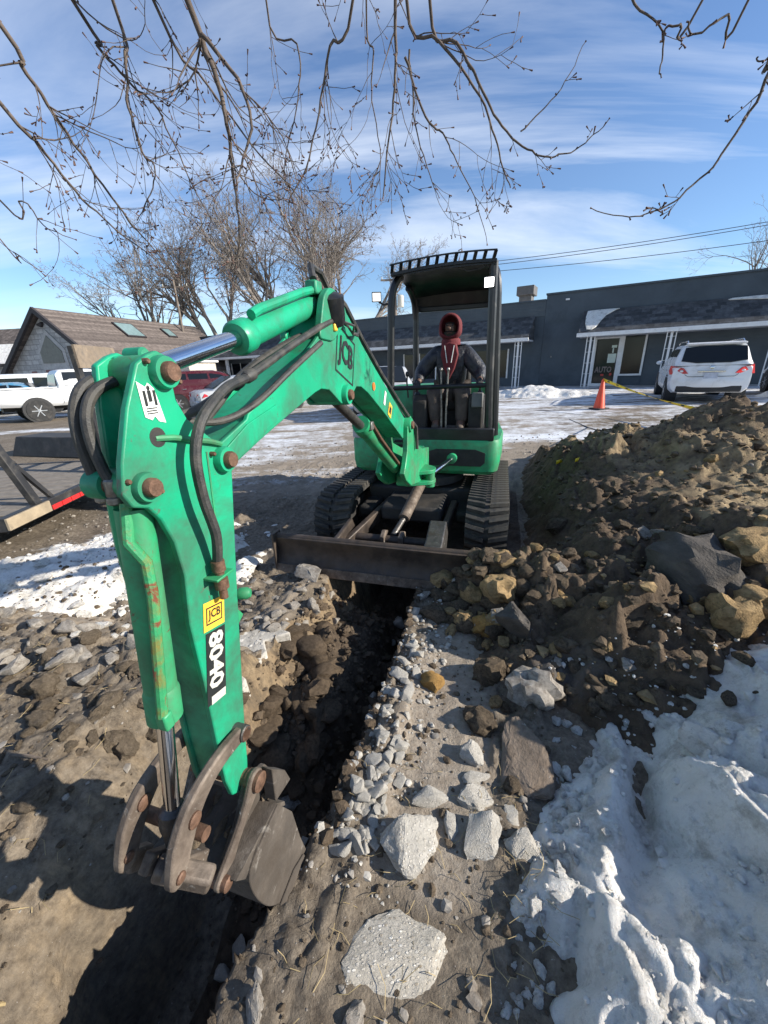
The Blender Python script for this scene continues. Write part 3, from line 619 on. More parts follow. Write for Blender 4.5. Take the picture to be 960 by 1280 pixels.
for k in range(7):
    me = hullrock(100+k, 12, (1, 1, 1), 1, .07); me.materials.append(M_CONC); me.shade_smooth(); me.set_sharp_from_angle(angle=R(28)); cm.append(me)
gm = []
for k in range(6):
    me = hullrock(120+k, 12, (1, 1, 1), 1, .08); me.materials.append(M_GREYST); me.shade_smooth(); me.set_sharp_from_angle(angle=R(28)); gm.append(me)
em = []
for k in range(10):
    mt_ = M_OCHRE if k in (3, 8) else M_GREYST if k == 6 else M_CLOD
    if k % 2: em.append(clodmesh(140+k, 2, mt_, .5, 36))
    else:
        me = hullrock(140+k, 14, (1, 1, 1), 1, .16); me.materials.append(mt_); me.shade_smooth(); me.set_sharp_from_angle(angle=R(28)); em.append(me)
dm = [clodmesh(160+k, 2, M_DKSOIL, .42, 42) for k in range(5)]
sm = []
for k in range(6):
    me = hullrock(180+k, 13, (1, 1, 1), 2, .22); me.materials.append(M_SNOW); me.shade_smooth(); me.set_sharp_from_angle(angle=R(50)); sm.append(me)
rr = random.Random(5)
row = []
for k in range(85):
    u = rr.random(); cx = np.interp(u, [0, .2, .45, .7, 1], [532, 502, 482, 462, 436]); cy = np.interp(u, [0, .2, .45, .7, 1], [762, 845, 915, 985, 1065])
    row.append((cx+rr.gauss(0, 15), cy+rr.gauss(0, 6), rr.uniform(12, 24)+u*rr.uniform(4, 18)))
row += [(280, 1220, 30), (300, 1190, 34), (452, 990, 30), (500, 935, 30), (492, 905, 28), (489, 940, 24), (462, 995, 34), (484, 870, 28), (498, 845, 34), (478, 1010, 26)]
family('concrete_rubble', 'rubble', 'piece of broken concrete', 'white rubble along the right trench edge', cm, row, [(lambda x, y: y > 1150, 'sunk in the trench edge near the bottom'), (lambda x, y: y > 1010, 'in the rubble row beside the chunky concrete block'), (lambda x, y: y > 930, 'half way along the rubble row on the trench edge'), (lambda x, y: y > 860, 'in the rubble row below the rusty orange clod'), (lambda x, y: 1, 'at the far end of the rubble row near the blade')])
lef = []
for k in range(36):
    x = rr.uniform(-10, 215); lef.append((x, rr.gauss(822-.05*x, 24), rr.uniform(12, 48)))
for k in range(26): lef.append((rr.uniform(300, 425), rr.uniform(722, 800), rr.uniform(12, 26)))
family('rubble_stone', 'rubble', 'piece of broken paving', 'grey rubble left of the trench', gm, lef, [(lambda x, y: x > 290, 'on the left trench edge before the blade'), (lambda x, y: x > 120, 'in the rubble just left of the bucket cylinder'), (lambda x, y: y < 820, 'in the left rubble next to the snow patch'), (lambda x, y: x < 60, 'in the rubble at the left edge of view'), (lambda x, y: 1, 'in the middle of the left rubble below the snow')])
pc = []
lefc = [(rr.uniform(-5, 200), rr.gauss(905, 50), rr.uniform(12, 38)) for k in range(30)]
while len(pc) < 120:
    x, y = rr.uniform(600, 975), rr.uniform(535, 890)
    if y < 690-(x-600)*.45: continue
    pc.append((x, y, rr.uniform(9, 30)*(1 if y > 640 else .7)))
for k in range(46): pc.append((rr.gauss(590, 34), rr.uniform(700, 800), rr.uniform(14, 36)))
family('earth_clod', 'clod', 'clod of earth', 'clods on the dirt pile', em, pc, [(lambda x, y: x < 645 and y > 690, 'heaped before the right end of the blade'), (lambda x, y: y < 590 and x > 830, 'on the crest of the dirt pile'), (lambda x, y: y < 640 and x < 760, 'on the left shoulder of the pile by the track'), (lambda x, y: y > 810 and x > 780, 'at the pile foot above the snow bank'), (lambda x, y: y > 780, 'at the pile foot above the paving slab'), (lambda x, y: x > 860, 'on the right side of the pile near the yellow lumps'), (lambda x, y: x > 740, 'in the middle of the pile face'), (lambda x, y: 1, 'low on the left face of the pile')])
family('earth_clod', 'clod', 'clod of earth', 'earth clods left of the trench', [clodmesh(500+k, 3, M_CLODL, .45, 50) for k in range(6)], lefc, [(lambda x, y: x < 70, 'on the dug ground at the left edge of view'), (lambda x, y: y < 900, 'between the left rubble and the bucket'), (lambda x, y: 1, 'at the top of the dug slope left of the bucket')])
tr_ = []
for k in range(55):
    y = rr.uniform(790, 1010); c0 = np.interp(y, [790, 900, 1010], [425, 385, 345]); tr_.append((c0+rr.uniform(-60, 30), y, rr.uniform(12, 44)))
family('trench_clod', 'clod', 'clod of soil', 'dark clods in the trench', dm, tr_, [(lambda x, y: y < 850, 'in the trench close to the blade'), (lambda x, y: y < 930, 'half way along the trench floor'), (lambda x, y: 1, 'in the trench right beside the bucket')])
slp = []
for k in range(60):
    y = rr.uniform(890, 1270); ex_ = np.interp(y, [890, 1000, 1130, 1280], [700, 700, 655, 640]); slp.append((ex_+abs(rr.gauss(0, 40))-8, y, rr.uniform(9, 28)))
slp += [(884, 932, 78), (840, 905, 40), (720, 1010, 30), (700, 1040, 26), (667, 1130, 32), (910, 915, 44)]
family('snow_lump', 'snow', 'lump of loose snow', 'loose lumps on the right snow bank', sm, slp, [(lambda x, y: x > 800, 'on the top of the right snow bank'), (lambda x, y: y < 990, 'on the right snow bank beside the paving slab'), (lambda x, y: y < 1120, 'at the snow edge beside the pointed shard'), (lambda x, y: 1, 'at the lower edge of the right snow bank')])
sl2 = [(rr.uniform(0, 200), rr.uniform(690, 800), rr.uniform(10, 30)) for k in range(28)]
family('snow_lump', 'snow', 'lump of loose snow', 'loose lumps on the left snow patch', sm, sl2, [(lambda x, y: x < 90 and y < 745, 'at the far left of the left patch'), (lambda x, y: x < 90, 'on the near left rim of the left snow patch'), (lambda x, y: y < 745, 'on the left patch behind the arm'), (lambda x, y: 1, 'on the near rim of the left patch')])
# --- crumbs and pebbles too many to count
def crumbs(name, n, mt, sampler, smin, smax, seed, kindv='stuff', lev=ICO1, label=None):
    rnd = np.random.RandomState(seed); X, Y = sampler(rnd, n); Z = top(X, Y); n = len(X)
    V, F = lev; nv = len(V); S_ = smin*(smax/smin)**(rnd.rand(n)**2.2)
    B_ = [clodverts(V, seed+k, .55) for k in range(6)]
    out_ = np.empty((n, nv, 3), np.float32)
    a = rnd.rand(n)*6.28; ca, sa = np.cos(a), np.sin(a); asp = rnd.uniform(.45, .9, n)
    for i in range(n):
        b = B_[i % 6]*S_[i]; out_[i, :, 0] = b[:, 0]*ca[i]-b[:, 1]*sa[i]+X[i]; out_[i, :, 1] = b[:, 0]*sa[i]+b[:, 1]*ca[i]+Y[i]; out_[i, :, 2] = b[:, 2]*asp[i]+Z[i]+S_[i]*.12
    FF = (F[None]+(np.arange(n)*nv)[:, None, None]).reshape(-1, 3)
    me = fast_mesh(name, out_.reshape(-1, 3), FF, mt, True, 30); o = kind(link(name, me), kindv)
    if label: o['label'] = label
    return o
def area(x0, x1, y0, y1, loc=True, cond=None):
    def f(rnd, n):
        x = rnd.uniform(x0, x1, n); y = rnd.uniform(y0, y1, n)
        if loc:
            X = LO[0]+LA[0]*x+LB[0]*y; Y = LO[1]+LA[1]*x+LB[1]*y
        else: X, Y = x, y
        if cond is not None: k = cond(X, Y); X, Y = X[k], Y[k]
        return X, Y
    return f
nosnow = lambda X, Y: (top(X, Y) > snow_r(X, Y)+.004) | (X < .2)
crumbs('soil_crumbs', 3600, M_CLOD, area(-2.6, 1.3, -2.9, .1, True, nosnow), .008, .042, 201)
crumbs('dark_crumbs', 2600, M_DKSOIL, area(-.42, .42, -2.0, .2), .012, .075, 202)
crumbs('grey_chips', 1200, M_GREYST, area(-2.8, 1.2, -2.7, .4, True, lambda X, Y: nosnow(X, Y) & (pile_h(X, Y) < G(X, Y))), .006, .045, 203)
crumbs('pile_crumbs', 5200, M_CLOD, area(.55, 5.0, 1.3, 6.2, False, lambda X, Y: (pile_h(X, Y) > G(X, Y)+.01) & (pile_cut(X, Y) > .5) & nosnow(X, Y)), .012, .085, 204)
crumbs('ochre_crumbs', 1500, M_OCHRE, area(.55, 5.0, 1.4, 6.0, False, lambda X, Y: (pile_h(X, Y) > G(X, Y)+.01) & (pile_cut(X, Y) > .5) & (fbm(X*1.4, Y*1.4, 3, 77) > .55) & nosnow(X, Y)), .012, .09, 205)
crumbs('white_chips', 480, M_CONC, area(.34, .72, -2.1, .0), .008, .045, 206)
crumbs('snow_crumbs', 1900, M_SNOW, area(-.3, 2.2, -.4, 1.8, False, lambda X, Y: snow_r(X, Y) > G(X, Y)-.01), .008, .045, 207)
crumbs('snow_crumbs', 900, M_SNOW, area(-4.6, -1.6, 1.9, 4.4, False, lambda X, Y: snow_l(X, Y) > -.05), .01, .06, 208)
crumbs('lot_gravel', 4200, M_GREYST, area(-6, 4, 3.0, 8.5, False, lambda X, Y: pile_h(X, Y) < G(X, Y)), .012, .05, 209)
# pale edge of the old paving showing in the left trench wall
b = MB(); prof = []
for k in range(15):
    y = -1.45+k*.05; x = -.60+.05*sin(k*1.3)+.03*(k % 3)
    prof.append([(x-.13, y, -.10), (x+.12, y, -.12), (x+.10+.02*(k % 2), y, .03+.012*(k % 3)), (x-.12, y, .045+.008*(k % 2))])
b.loft([[tuple(l2w(*q)) for q in r_] for r_ in prof])
tag(b.build('kerb_stone', M_CONC, bevel=.01), 'broken pale concrete kerb edge along the left side of the trench', 'kerb')
# dry straw bits
b = MB()
for k in range(260):
    x = rr.uniform(.35, 1.2) if k < 170 else rr.uniform(-1.6, -.5); y = rr.uniform(-2.75, -1.5); q = l2w(x, y); z = float(top(q[0], q[1])); a = rr.uniform(0, 6.28); L = rr.uniform(.03, .10)
    b.tube([(q[0], q[1], z+.004), (q[0]+L*.5*cos(a), q[1]+L*.5*sin(a), z+rr.uniform(.008, .03)), (q[0]+L*cos(a+.3), q[1]+L*sin(a+.3), z+rr.uniform(.002, .04))], .0011, 3)
M_STRAW = mat('dry_grass', (.34, .26, .13), .8, var=.3, scale=20, bump=0)
kind(b.build('dry_grass', M_STRAW), 'stuff')
M_TWIG = mat('twig_bark', (.12, .095, .075), .85, var=.35, scale=30, bump=.3, bscale=120)
for (x0, y0, x1, y1, lab) in [(0, 1258, 92, 1249, 'pale dry stick lying on the dug slope at the bottom left'), (14, 946, 62, 952, 'thin dark twig lying on the rubble at the left edge')]:
    a, b_ = hit(x0, y0)[0], hit(x1, y1)[0]; mid = (a+b_)/2; mid[2] += .02
    tag(MB().tube([tuple(a+[0, 0, .012]), tuple(mid), tuple(b_+[0, 0, .012])], [.006, .007, .004], 6).build('stick', M_STRAW if 'pale' in lab else M_TWIG), lab, 'stick')

# ================================================================ EXCAVATOR  (local frame: x right, y away from the camera, z up)
ex = thing('mini_excavator', 'green mini excavator with black canopy digging the trench', 'excavator', (LO[0], LO[1], 0), YAW)
AS = .170; AX = .148                                   # plane of the boom, stick and bucket
# ---- undercarriage
def stadium(yc0, yc1, zc, r0, r1, n=11):
    pts = []
    for k in range(n): a = -pi/2-pi*k/(n-1); pts.append((yc0+r0*cos(a), zc+r0*sin(a)))
    for k in range(n): a = pi/2-pi*k/(n-1); pts.append((yc1+r1*cos(a), zc+r1*sin(a)))
    return pts
def perim(poly, step):
    P = [Vector(q) for q in poly]+[Vector(poly[0])]; L = [0]
    for a, b in zip(P[:-1], P[1:]): L.append(L[-1]+(b-a).length)
    n = int(L[-1]/step); o = []
    for k in range(n):
        s_ = L[-1]*k/n; i = max(j for j in range(len(L)-1) if L[j] <= s_+1e-9)
        d = (P[i+1]-P[i]).normalized(); o.append((P[i]+d*(s_-L[i]), d))
    return o
ZC, RT_ = .285, .265
pad_me = {}
for sgn in (0, 1):
    b = MB()
    for s0, s1, sk in ((-.185, -.022, .020), (.022, .185, -.020)):
        vs = []
        for (h, w) in ((0, .026), (.032, .017)):
            vs += [(s0, -w+sk, h), (s1, -w-sk, h), (s1, w-sk, h), (s0, w+sk, h)]
        b.add(vs, [(0,3,2,1),(4,5,6,7),(0,1,5,4),(1,2,6,5),(2,3,7,6),(3,0,4,7)])
    pad_me[sgn] = b.mesh('track_pad', M_RUBBER, 30)
for tx in (-.63, .87):
    loop = stadium(.72, 2.32, ZC, RT_, RT_-.01); inner = stadium(.72, 2.32, ZC, RT_-.035, RT_-.045)
    n = len(loop); b = MB(); vs = []
    for x in (tx-.19, tx+.19):
        vs += [(x, y, z) for y, z in loop]+[(x, y, z) for y, z in inner]
    fs = []
    for i in range(n):
        j = (i+1) % n
        fs += [(i, j, 2*n+j, 2*n+i), (n+i, 3*n+i, 3*n+j, n+j), (i, n+i, n+j, j), (2*n+i, 2*n+j, 3*n+j, 3*n+i)]
    b.add(vs, fs); tr = b.build('crawler_track', M_RUBBER, ex)
    for pnt, d in perim(loop, .082):
        nrm = Vector((d.y, -d.x)); nrm = -nrm if (pnt+nrm*.01-Vector((1.5, ZC))).length < (pnt-nrm*.01-Vector((1.5, ZC))).length else nrm
        o = link('track_pad', pad_me[0], tr, (tx, pnt.x, pnt.y)); ang = math.atan2(nrm.x, nrm.y)
        o.rotation_euler = (-ang, 0, 0)
    fr = MB().box((tx, 1.52, .27), (.16, 1.35, .20)); fr.box((tx, 1.5, .40), (.10, .9, .08)); fr.build('track_frame', M_DARK, ex, bevel=.02)
    MB().lathe([(.05, -.12), (.20, -.11), (.215, -.06), (.16, -.05), (.16, .05), (.215, .06), (.20, .11), (.05, .12)], (tx, .72, ZC), (1, 0, 0), 24).build('idler_wheel', M_DARK, ex)
    sp_ = MB().lathe([(.05, -.13), (.17, -.12), (.19, -.04), (.19, .04), (.17, .12), (.05, .13)], (tx, 2.32, ZC), (1, 0, 0), 24)
    for k in range(12): a = k*pi/6; sp_.box((tx, 2.32+.205*cos(a), ZC+.205*sin(a)), (.06, .05, .03), (a, 0, 0))
    sp_.build('drive_sprocket', M_DARK, ex)
    for y in (1.0, 1.27, 1.54, 1.81, 2.06): MB().lathe([(.03, -.12), (.075, -.11), (.075, -.04), (.05, -.03), (.05, .03), (.075, .04), (.075, .11), (.03, .12)], (tx, y, .105), (1, 0, 0), 14).build('track_roller', M_DARK, ex)
cf = MB().box((.12, 1.52, .40), (1.20, .62, .20)).box((.12, .98, .36), (.62, .55, .16)).box((-.40, 1.1, .30), (.18, .5, .12)).box((.64, 1.1, .30), (.18, .5, .12))
cf.build('undercarriage_frame', M_DARK, ex, bevel=.03)
MB().lathe([(.40, 0), (.44, .02), (.44, .10), (.36, .12)], (.12, 1.55, .52), (0, 0, 1), 32).build('slew_ring', M_DARK, ex)
# ---- dozer blade
prof = [(-.035, .005), (-.045, .05), (-.012, .10), (.012, .17), (.008, .25), (-.012, .305), (-.020, .33), (.030, .345), (.055, .32), (.050, .24), (.055, .16), (.035, .09), (.01, .03), (.0, .0)]
b = MB().prism(prof, -.985, .985).tube([(-.985, .022, .33), (.985, .022, .33)], .028, 12)
for s_ in (-1, 1): b.box((s_*.992, .01, .185), (.022, .13, .37))
bl = b.build('dozer_blade', M_BLADE, ex, bevel=.006)
MB().box((0, -.050, .035), (1.97, .014, .085), (R(-12), 0, 0)).build('cutting_edge', M_RUST, bl, bevel=.003)
MB().lathe([(.052, -.008), (.055, 0), (.052, .008)], (.985, .02, .372), (0, .3, 1), 20).build('lift_ring', M_BLACK, bl)
for k in range(1):
    pass
for s_, x0, x1 in ((-1, -.40, -.16), (1, .46, .52)):
    d0 = Vector((x0, .06, .20)); d1 = Vector((x1, 1.05, .37))
    b = MB(); b.bar(d0, d1, .06, .13); b.build('blade_arm', M_BLADE, ex, bevel=.012)
    b = MB().prism([(.02, .06), (.02, .36), (.10, .365), (.40, .40) if s_ < 0 else (.34, .47), (.46, .30), (.30, .10)], x0-.075*(1 if s_ > 0 else .3), x0+.075*(1 if s_ > 0 else .3))
    b.build('blade_gusset', M_BLADE if s_ < 0 else M_STEELD, ex, bevel=.012)
MB().tube([(-.36, .32, .245), (.48, .32, .245)], .045, 12).build('blade_crossmember', M_BLADE, ex)
b = MB().cyl((.04, .34, .285), (.10, .62, .395), .028, n=14); 
bc = MB().cyl((.09, .56, .375), (.17, 1.02, .60), .055, n=18).build('blade_cylinder', M_RUST, ex)
b.build('cylinder_rod', M_STEELD, bc)
for dx in (-.085, .085):
    MB().prism([(.26, .22), (.25, .30), (.33, .34), (.40, .31), (.40, .22)], .04+dx-.022, .04+dx+.022).build('blade_lug', M_RUST, ex, bevel=.008)
# ---- upper body
def rounded(poly, r, n=5):
    o = []; k = len(poly)
    for i in range(k):
        p0, p1, p2 = Vector(poly[i-1]), Vector(poly[i]), Vector(poly[(i+1) % k])
        a = (p0-p1).normalized(); c = (p2-p1).normalized(); rr_ = min(r, (p0-p1).length*.45, (p2-p1).length*.45)
        s_, e = p1+a*rr_, p1+c*rr_
        for q in range(n+1):
            u = q/n; o.append(tuple((1-u)**2*s_+2*u*(1-u)*p1+u*u*e))
    return o
body = rounded([(-.66, 1.20), (-.30, 1.20), (-.24, 1.42), (.02, 1.42), (.05, 1.20), (.94, 1.20), (.97, 1.9), (.90, 2.75), (.45, 3.02), (-.15, 3.02), (-.60, 2.75), (-.68, 1.9)], .12)
b = MB(); rings = []
for z, s_ in ((.66, .93), (.70, .985), (.78, 1.0), (1.0, 1.0), (1.03, .985)): rings.append([(.14+(x-.14)*s_, 1.9+(y-1.9)*s_, z) for x, y in body])
b.loft(rings); sh = b.build('body_shell', M_GREEN2, ex)
# rear engine hood and left tank cover
b = MB(); hp = rounded([(-.60, 2.2), (.88, 2.2), (.88, 2.72), (.44, 2.98), (-.14, 2.98), (-.58, 2.72)], .12)
b.loft([[(.14+(x-.14)*s_, 2.5+(y-2.5)*s_, z) for x, y in hp] for z, s_ in ((1.03, 1), (1.38, .99), (1.50, .93), (1.53, .8))]); b.build('engine_hood', M_GREEN2, ex)
tcv = rounded([(-.665, 1.215), (-.34, 1.215), (-.30, 2.15), (-.67, 2.15)], .09)
b = MB(); b.loft([[(-.49+(x+.49)*s_, 1.68+(y-1.68)*s_, z) for x, y in tcv] for z, s_ in ((1.035, 1), (1.16, .99), (1.24, .93), (1.27, .8))])
b.build('side_cover', mat('grey_cover', (.34, .34, .35), .45, var=.12, bump=.05, dirt=(.2, .18, .15), damt=(.5, .8)), ex)
b = MB(); 
for k in range(6): b.box((-.13, 1.405, .72+.05*k), (.22, .012, .026), (R(-25), 0, 0))
b.build('front_grille', M_DARK, ex)
# cab floor and sill
MB().box((.44, 1.66, 1.06), (.86, .84, .05)).build('cab_floor', M_DARK, ex, bevel=.01)
MB().box((.445, 1.232, 1.085), (.86, .05, .13)).build('floor_sill', M_BLACK, ex, bevel=.012)
MB().box((.13, 1.194, .935), (.075, .006, .055)).build('warning_plate', M_WHITEST, ex)
b = MB().prism([(.10, .76), (.76, .76), (.80, .80), (.80, .90), (.70, .935), (.30, .935), (.12, .88)], 1.188, 1.199, 'y'); b.build('swing_recess_shade', M_DARK, ex)  # flat dark plate on the shell, standing for the shade of a recess
# ---- canopy
def post(name, pts, r, parent=ex, n=10, mt=M_BLACK): return MB().tube(pts, r, n).build(name, mt, parent)
def bend(p0, p1, p2, n=6): p0, p1, p2 = map(Vector, (p0, p1, p2)); return [tuple((1-u)**2*p0+2*u*(1-u)*p1+u*u*p2) for u in [k/n for k in range(n+1)]]
cy0, cy1 = 1.29, 2.08
post('canopy_post', [(-.215, cy0, 1.08), (-.205, cy0, 1.6), (-.185, cy0, 2.30)]+bend((-.185, cy0, 2.30), (-.17, cy0, 2.54), (-.10, cy0+.10, 2.58)), .036)
post('canopy_post', [(.815, cy0, 1.08), (.795, cy0, 1.6), (.775, cy0, 2.61)], .040)
post('canopy_post', [(.865, cy0+.2, 1.04), (.83, cy0+.2, 1.9), (.81, cy0+.18, 2.38)]+bend((.81, cy0+.18, 2.38), (.80, cy0+.17, 2.56), (.76, cy0+.25, 2.60)), .048)
post('canopy_post', [(-.115, cy1, 1.06), (-.105, cy1, 1.7), (-.10, cy1, 2.26)]+bend((-.10, cy1, 2.26), (-.10, cy1-.0, 2.48), (-.14, cy1-.22, 2.56)), .036)
post('canopy_post', [(.82, cy1, 1.06), (.80, cy1, 1.7), (.78, cy1, 2.5)], .040)
post('guard_bar', [(-.20, cy0, 1.545), (.79, cy0, 1.560)], .024)
xl, xr = -.165, .80
rp = [(1.245, 2.615), (1.38, 2.645), (1.65, 2.660), (1.95, 2.63), (2.13, 2.55), (2.17, 2.40)]
b = MB(); ri = []
for x, dz in ((xl, -.030), (xl+.04, -.020), (.30, .006), (xr-.04, .004), (xr, -.006)):
    ri.append([(x, y, z+dz) for y, z in rp]+[(x, y-.0, z+dz-.035) for y, z in rp[::-1]])
b.loft(ri); roof = b.build('canopy_roof', M_BLACK, ex)
b = MB().prism([(xl+.03, 2.40), (xr-.03, 2.40), (xr-.03, 2.345), (xl+.10, 2.345)], 2.14, 2.17, 'y'); b.build('roof_rear_panel', M_BLACK, ex, bevel=.01)
# pierced visor along the front edge: two rails and the bars between eleven slots
def vis(u): x = xl+(xr-xl)*u; return x, -.030+.030*u+.022*(1-(2*u-1)**2)
b = MB()
for k in range(20):
    (xa, za), (xb, zb) = vis(k/20), vis((k+1)/20)
    b.bar((xa, 1.235, 2.605+za), (xb, 1.235, 2.605+zb), .016, .026); b.bar((xa, 1.195, 2.674+za), (xb, 1.195, 2.674+zb), .014, .012)
for k in range(12):
    x, dz = vis(.02+.96*k/11); b.bar((x-.010, 1.235, 2.612+dz), (x+.010, 1.195, 2.672+dz), .030, .010)
b.build('pierced_visor', M_BLACK, ex)
MB().tube([(.42, 1.32, 2.655), (.46, 1.30, 2.59), (.55, 1.28, 2.55), (.66, 1.27, 2.555), (.74, 1.27, 2.60)], .005, 6).build('lamp_cable', M_HOSE, ex)
def lamp(c, aim, on, name='work_light', s_=.050):
    c = Vector(c); q = Vector(aim).normalized().to_track_quat('Z', 'Y').to_matrix().to_4x4(); M = Matrix.Translation(c) @ q
    b = MB(); b.add(*(lambda t: (t.v, t.f))(MB().box((0, 0, -.02), (s_*1.75, s_*1.65, .05), None, 1.08)), M); o = b.build(name, M_BLACK, ex, bevel=.006)
    b = MB(); b.add(*(lambda t: (t.v, t.f))(MB().box((0, 0, .009), (s_*1.5, s_*1.4, .006))), M); b.build('lamp_lens', on, o); return o
w = lamp((-.325, 1.27, 2.405), (.35, -1, -.18), M_LAMPDIM); MB().tube([(-.31, 1.30, 2.365), (-.26, 1.30, 2.335), (-.19, cy0, 2.345)], .011, 6).build('lamp_bracket', M_BLACK, w)
w = lamp((.745, 1.235, 2.44), (.05, -1, -.22), M_LAMP, s_=.052); MB().tube([(.745, 1.27, 2.44), (.775, cy0, 2.46)], .012, 6).build('lamp_bracket', M_BLACK, w)
# ---- seat and controls
b = MB().box((.36, 1.86, 1.33), (.44, .42, .12)).box((.36, 1.82, 1.18), (.40, .34, .2)); b.build('seat', M_DARK, ex, bevel=.04)
MB().box((.36, 2.05, 1.62), (.42, .09, .52), (R(-8), 0, 0)).build('seat_backrest', M_DARK, ex, bevel=.04)
for x in (.08, .67):
    MB().prism([(1.40, 1.09), (1.38, 1.40), (1.44, 1.47), (1.90, 1.44), (1.92, 1.09)], x-.075, x+.075).build('control_console', M_DARK, ex, bevel=.02)
MB().box((.685, 1.385, 1.41), (.115, .06, .15), (R(-8), 0, 0)).build('instrument_box', mat('grey_plastic', (.13, .13, .13), .5, bump=.05), ex, bevel=.012)
for x, y, tx_ in ((.04, 1.47, -.01), (.70, 1.47, .0)):
    b = MB().cyl((x, y, 1.44), (x+tx_, y-.02, 1.56), .012, n=8); b.lathe([(.02, 0), (.035, .02), (.018, .05)], (x, y, 1.45), (0, 0, 1), 12); b.ball((x+tx_, y-.02, 1.585), (.024, .024, .042), 10, 8); b.build('joystick', M_BLACK, ex)
b = MB().tube([(-.05, 1.42, 1.44), (-.06, 1.40, 1.60), (-.055, 1.40, 1.66)], .009, 6).ball((-.055, 1.40, 1.68), (.02, .02, .03), 8, 6); b.build('safety_lever', M_BLACK, ex)
for x, xt in ((.318, .308), (.366, .382)):
    b = MB().tube([(x, 1.39, 1.09), (x, 1.385, 1.30), (xt, 1.37, 1.70)], [.012, .010, .009], 8); b.ball((xt, 1.37, 1.715), (.016, .016, .022), 10, 8)
    b.build('travel_lever', M_FIT, ex)
for x in (.27, .42): MB().box((x, 1.40, 1.125), (.10, .09, .018), (R(20), 0, 0)).build('foot_pedal', M_FIT, ex, bevel=.004)
# ---- king post, swing cylinder
def vprism(name, poly, x0, x1, m_, bev=.006, parent=ex): return MB().prism(poly, x0, x1).build(name, m_, parent, bevel=bev)
vprism('king_post', [(.04, 1.33), (.14, 1.40), (.22, 1.36), (.30, 1.16), (.62, 1.05), (.95, 1.0), (.95, .74), (.55, .76), (.14, .84), (-.03, .93), (-.10, 1.00), (-.04, 1.06), (.02, 1.15)], AX+.075, AX+.115, M_GREEN2)
vprism('king_post', [(.04, 1.33), (.14, 1.40), (.22, 1.36), (.30, 1.16), (.62, 1.05), (.95, 1.0), (.95, .74), (.55, .76), (.14, .84), (-.03, .93), (-.10, 1.00), (-.04, 1.06), (.02, 1.15)], AX-.115, AX-.075, M_GREEN2)
MB().lathe([(.10, 0), (.12, .02), (.12, .30), (.10, .34)], (AX, .82, .68), (0, 0, 1), 24).build('swing_pivot', M_GREEN2, ex)
MB().box((AX, .56, .83), (.13, .5, .11)).build('king_post_casting', M_GREEN2, ex, bevel=.02)
for z in (.76, .86): MB().prism(rounded([(AX-.02, .40), (AX+.24, .52), (AX+.24, .66), (AX-.02, .86)], .06), z-.018, z+.018, 'z').build('swing_lug', M_GREEN2, ex, bevel=.005)
MB().lathe([(.035, -.05), (.045, -.04), (.045, .11), (.035, .12)], (AX+.19, .585, .75), (0, 0, 1), 14).build('swing_pin', M_GREEN2, ex)
c = MB().lathe([(.03, -.035), (.05, -.03), (.05, .03), (.03, .035)], (.48, 1.06, .868), (0, 1, 0), 14); c.build('swing_cylinder_eye', M_GREEN2, ex)
MB().cyl((AX+.19, .60, .81), (.48, 1.05, .868), .024, n=14).build('swing_cylinder_rod', M_CHROME, ex)
# ---- boom
BOOM = [(.143, 1.355), (-.26, 1.57), (-.604, 1.748), (-.826, 1.871), (-.966, 1.964), (-1.07, 2.023), (-1.145, 2.034), (-1.213, 2.016), (-1.248, 1.958), (-1.324, 1.875), (-1.379, 1.844), (-1.532, 1.768), (-1.725, 1.685), (-1.84, 1.64), (-1.852, 1.625), (-1.971, 1.582), (-2.012, 1.562), (-2.022, 1.53), (-1.984, 1.500), (-1.931, 1.515), (-1.815, 1.552), (-1.687, 1.589), (-1.529, 1.633), (-1.40, 1.668), (-1.336, 1.680), (-1.26, 1.672), (-1.20, 1.640), (-1.14, 1.606), (-1.08, 1.598), (-1.02, 1.610), (-.98, 1.640), (-.93, 1.668), (-.86, 1.664), (-.749, 1.626), (-.438, 1.480), (.02, 1.245), (.10, 1.24), (.17, 1.28)]
BW = .072
# side plates stand 8 mm proud of the top and bottom plates
def inset(poly, d):
    P = [Vector(q) for q in poly]; n = len(P); o = []
    A_ = sum(P[i].x*P[(i+1) % n].y-P[(i+1) % n].x*P[i].y for i in range(n)); sg = 1 if A_ > 0 else -1
    for i in range(n):
        e0 = (P[i]-P[i-1]).normalized(); e1 = (P[(i+1) % n]-P[i]).normalized()
        nn = Vector((-e0.y-e1.y, e0.x+e1.x))*sg
        nn = nn.normalized() if nn.length > 1e-6 else Vector((-e0.y, e0.x))*sg
        o.append(tuple(P[i]+nn*d))
    return o
boom = MB().prism(inset(BOOM, .007), AX-BW+.012, AX+BW-.012).build('boom', M_GREEN, ex, bevel=.004)
for s_ in (-1, 1): MB().prism(BOOM, AX+s_*BW-.007, AX+s_*BW+.007).build('boom_side_plate', M_GREEN, boom, bevel=.003)
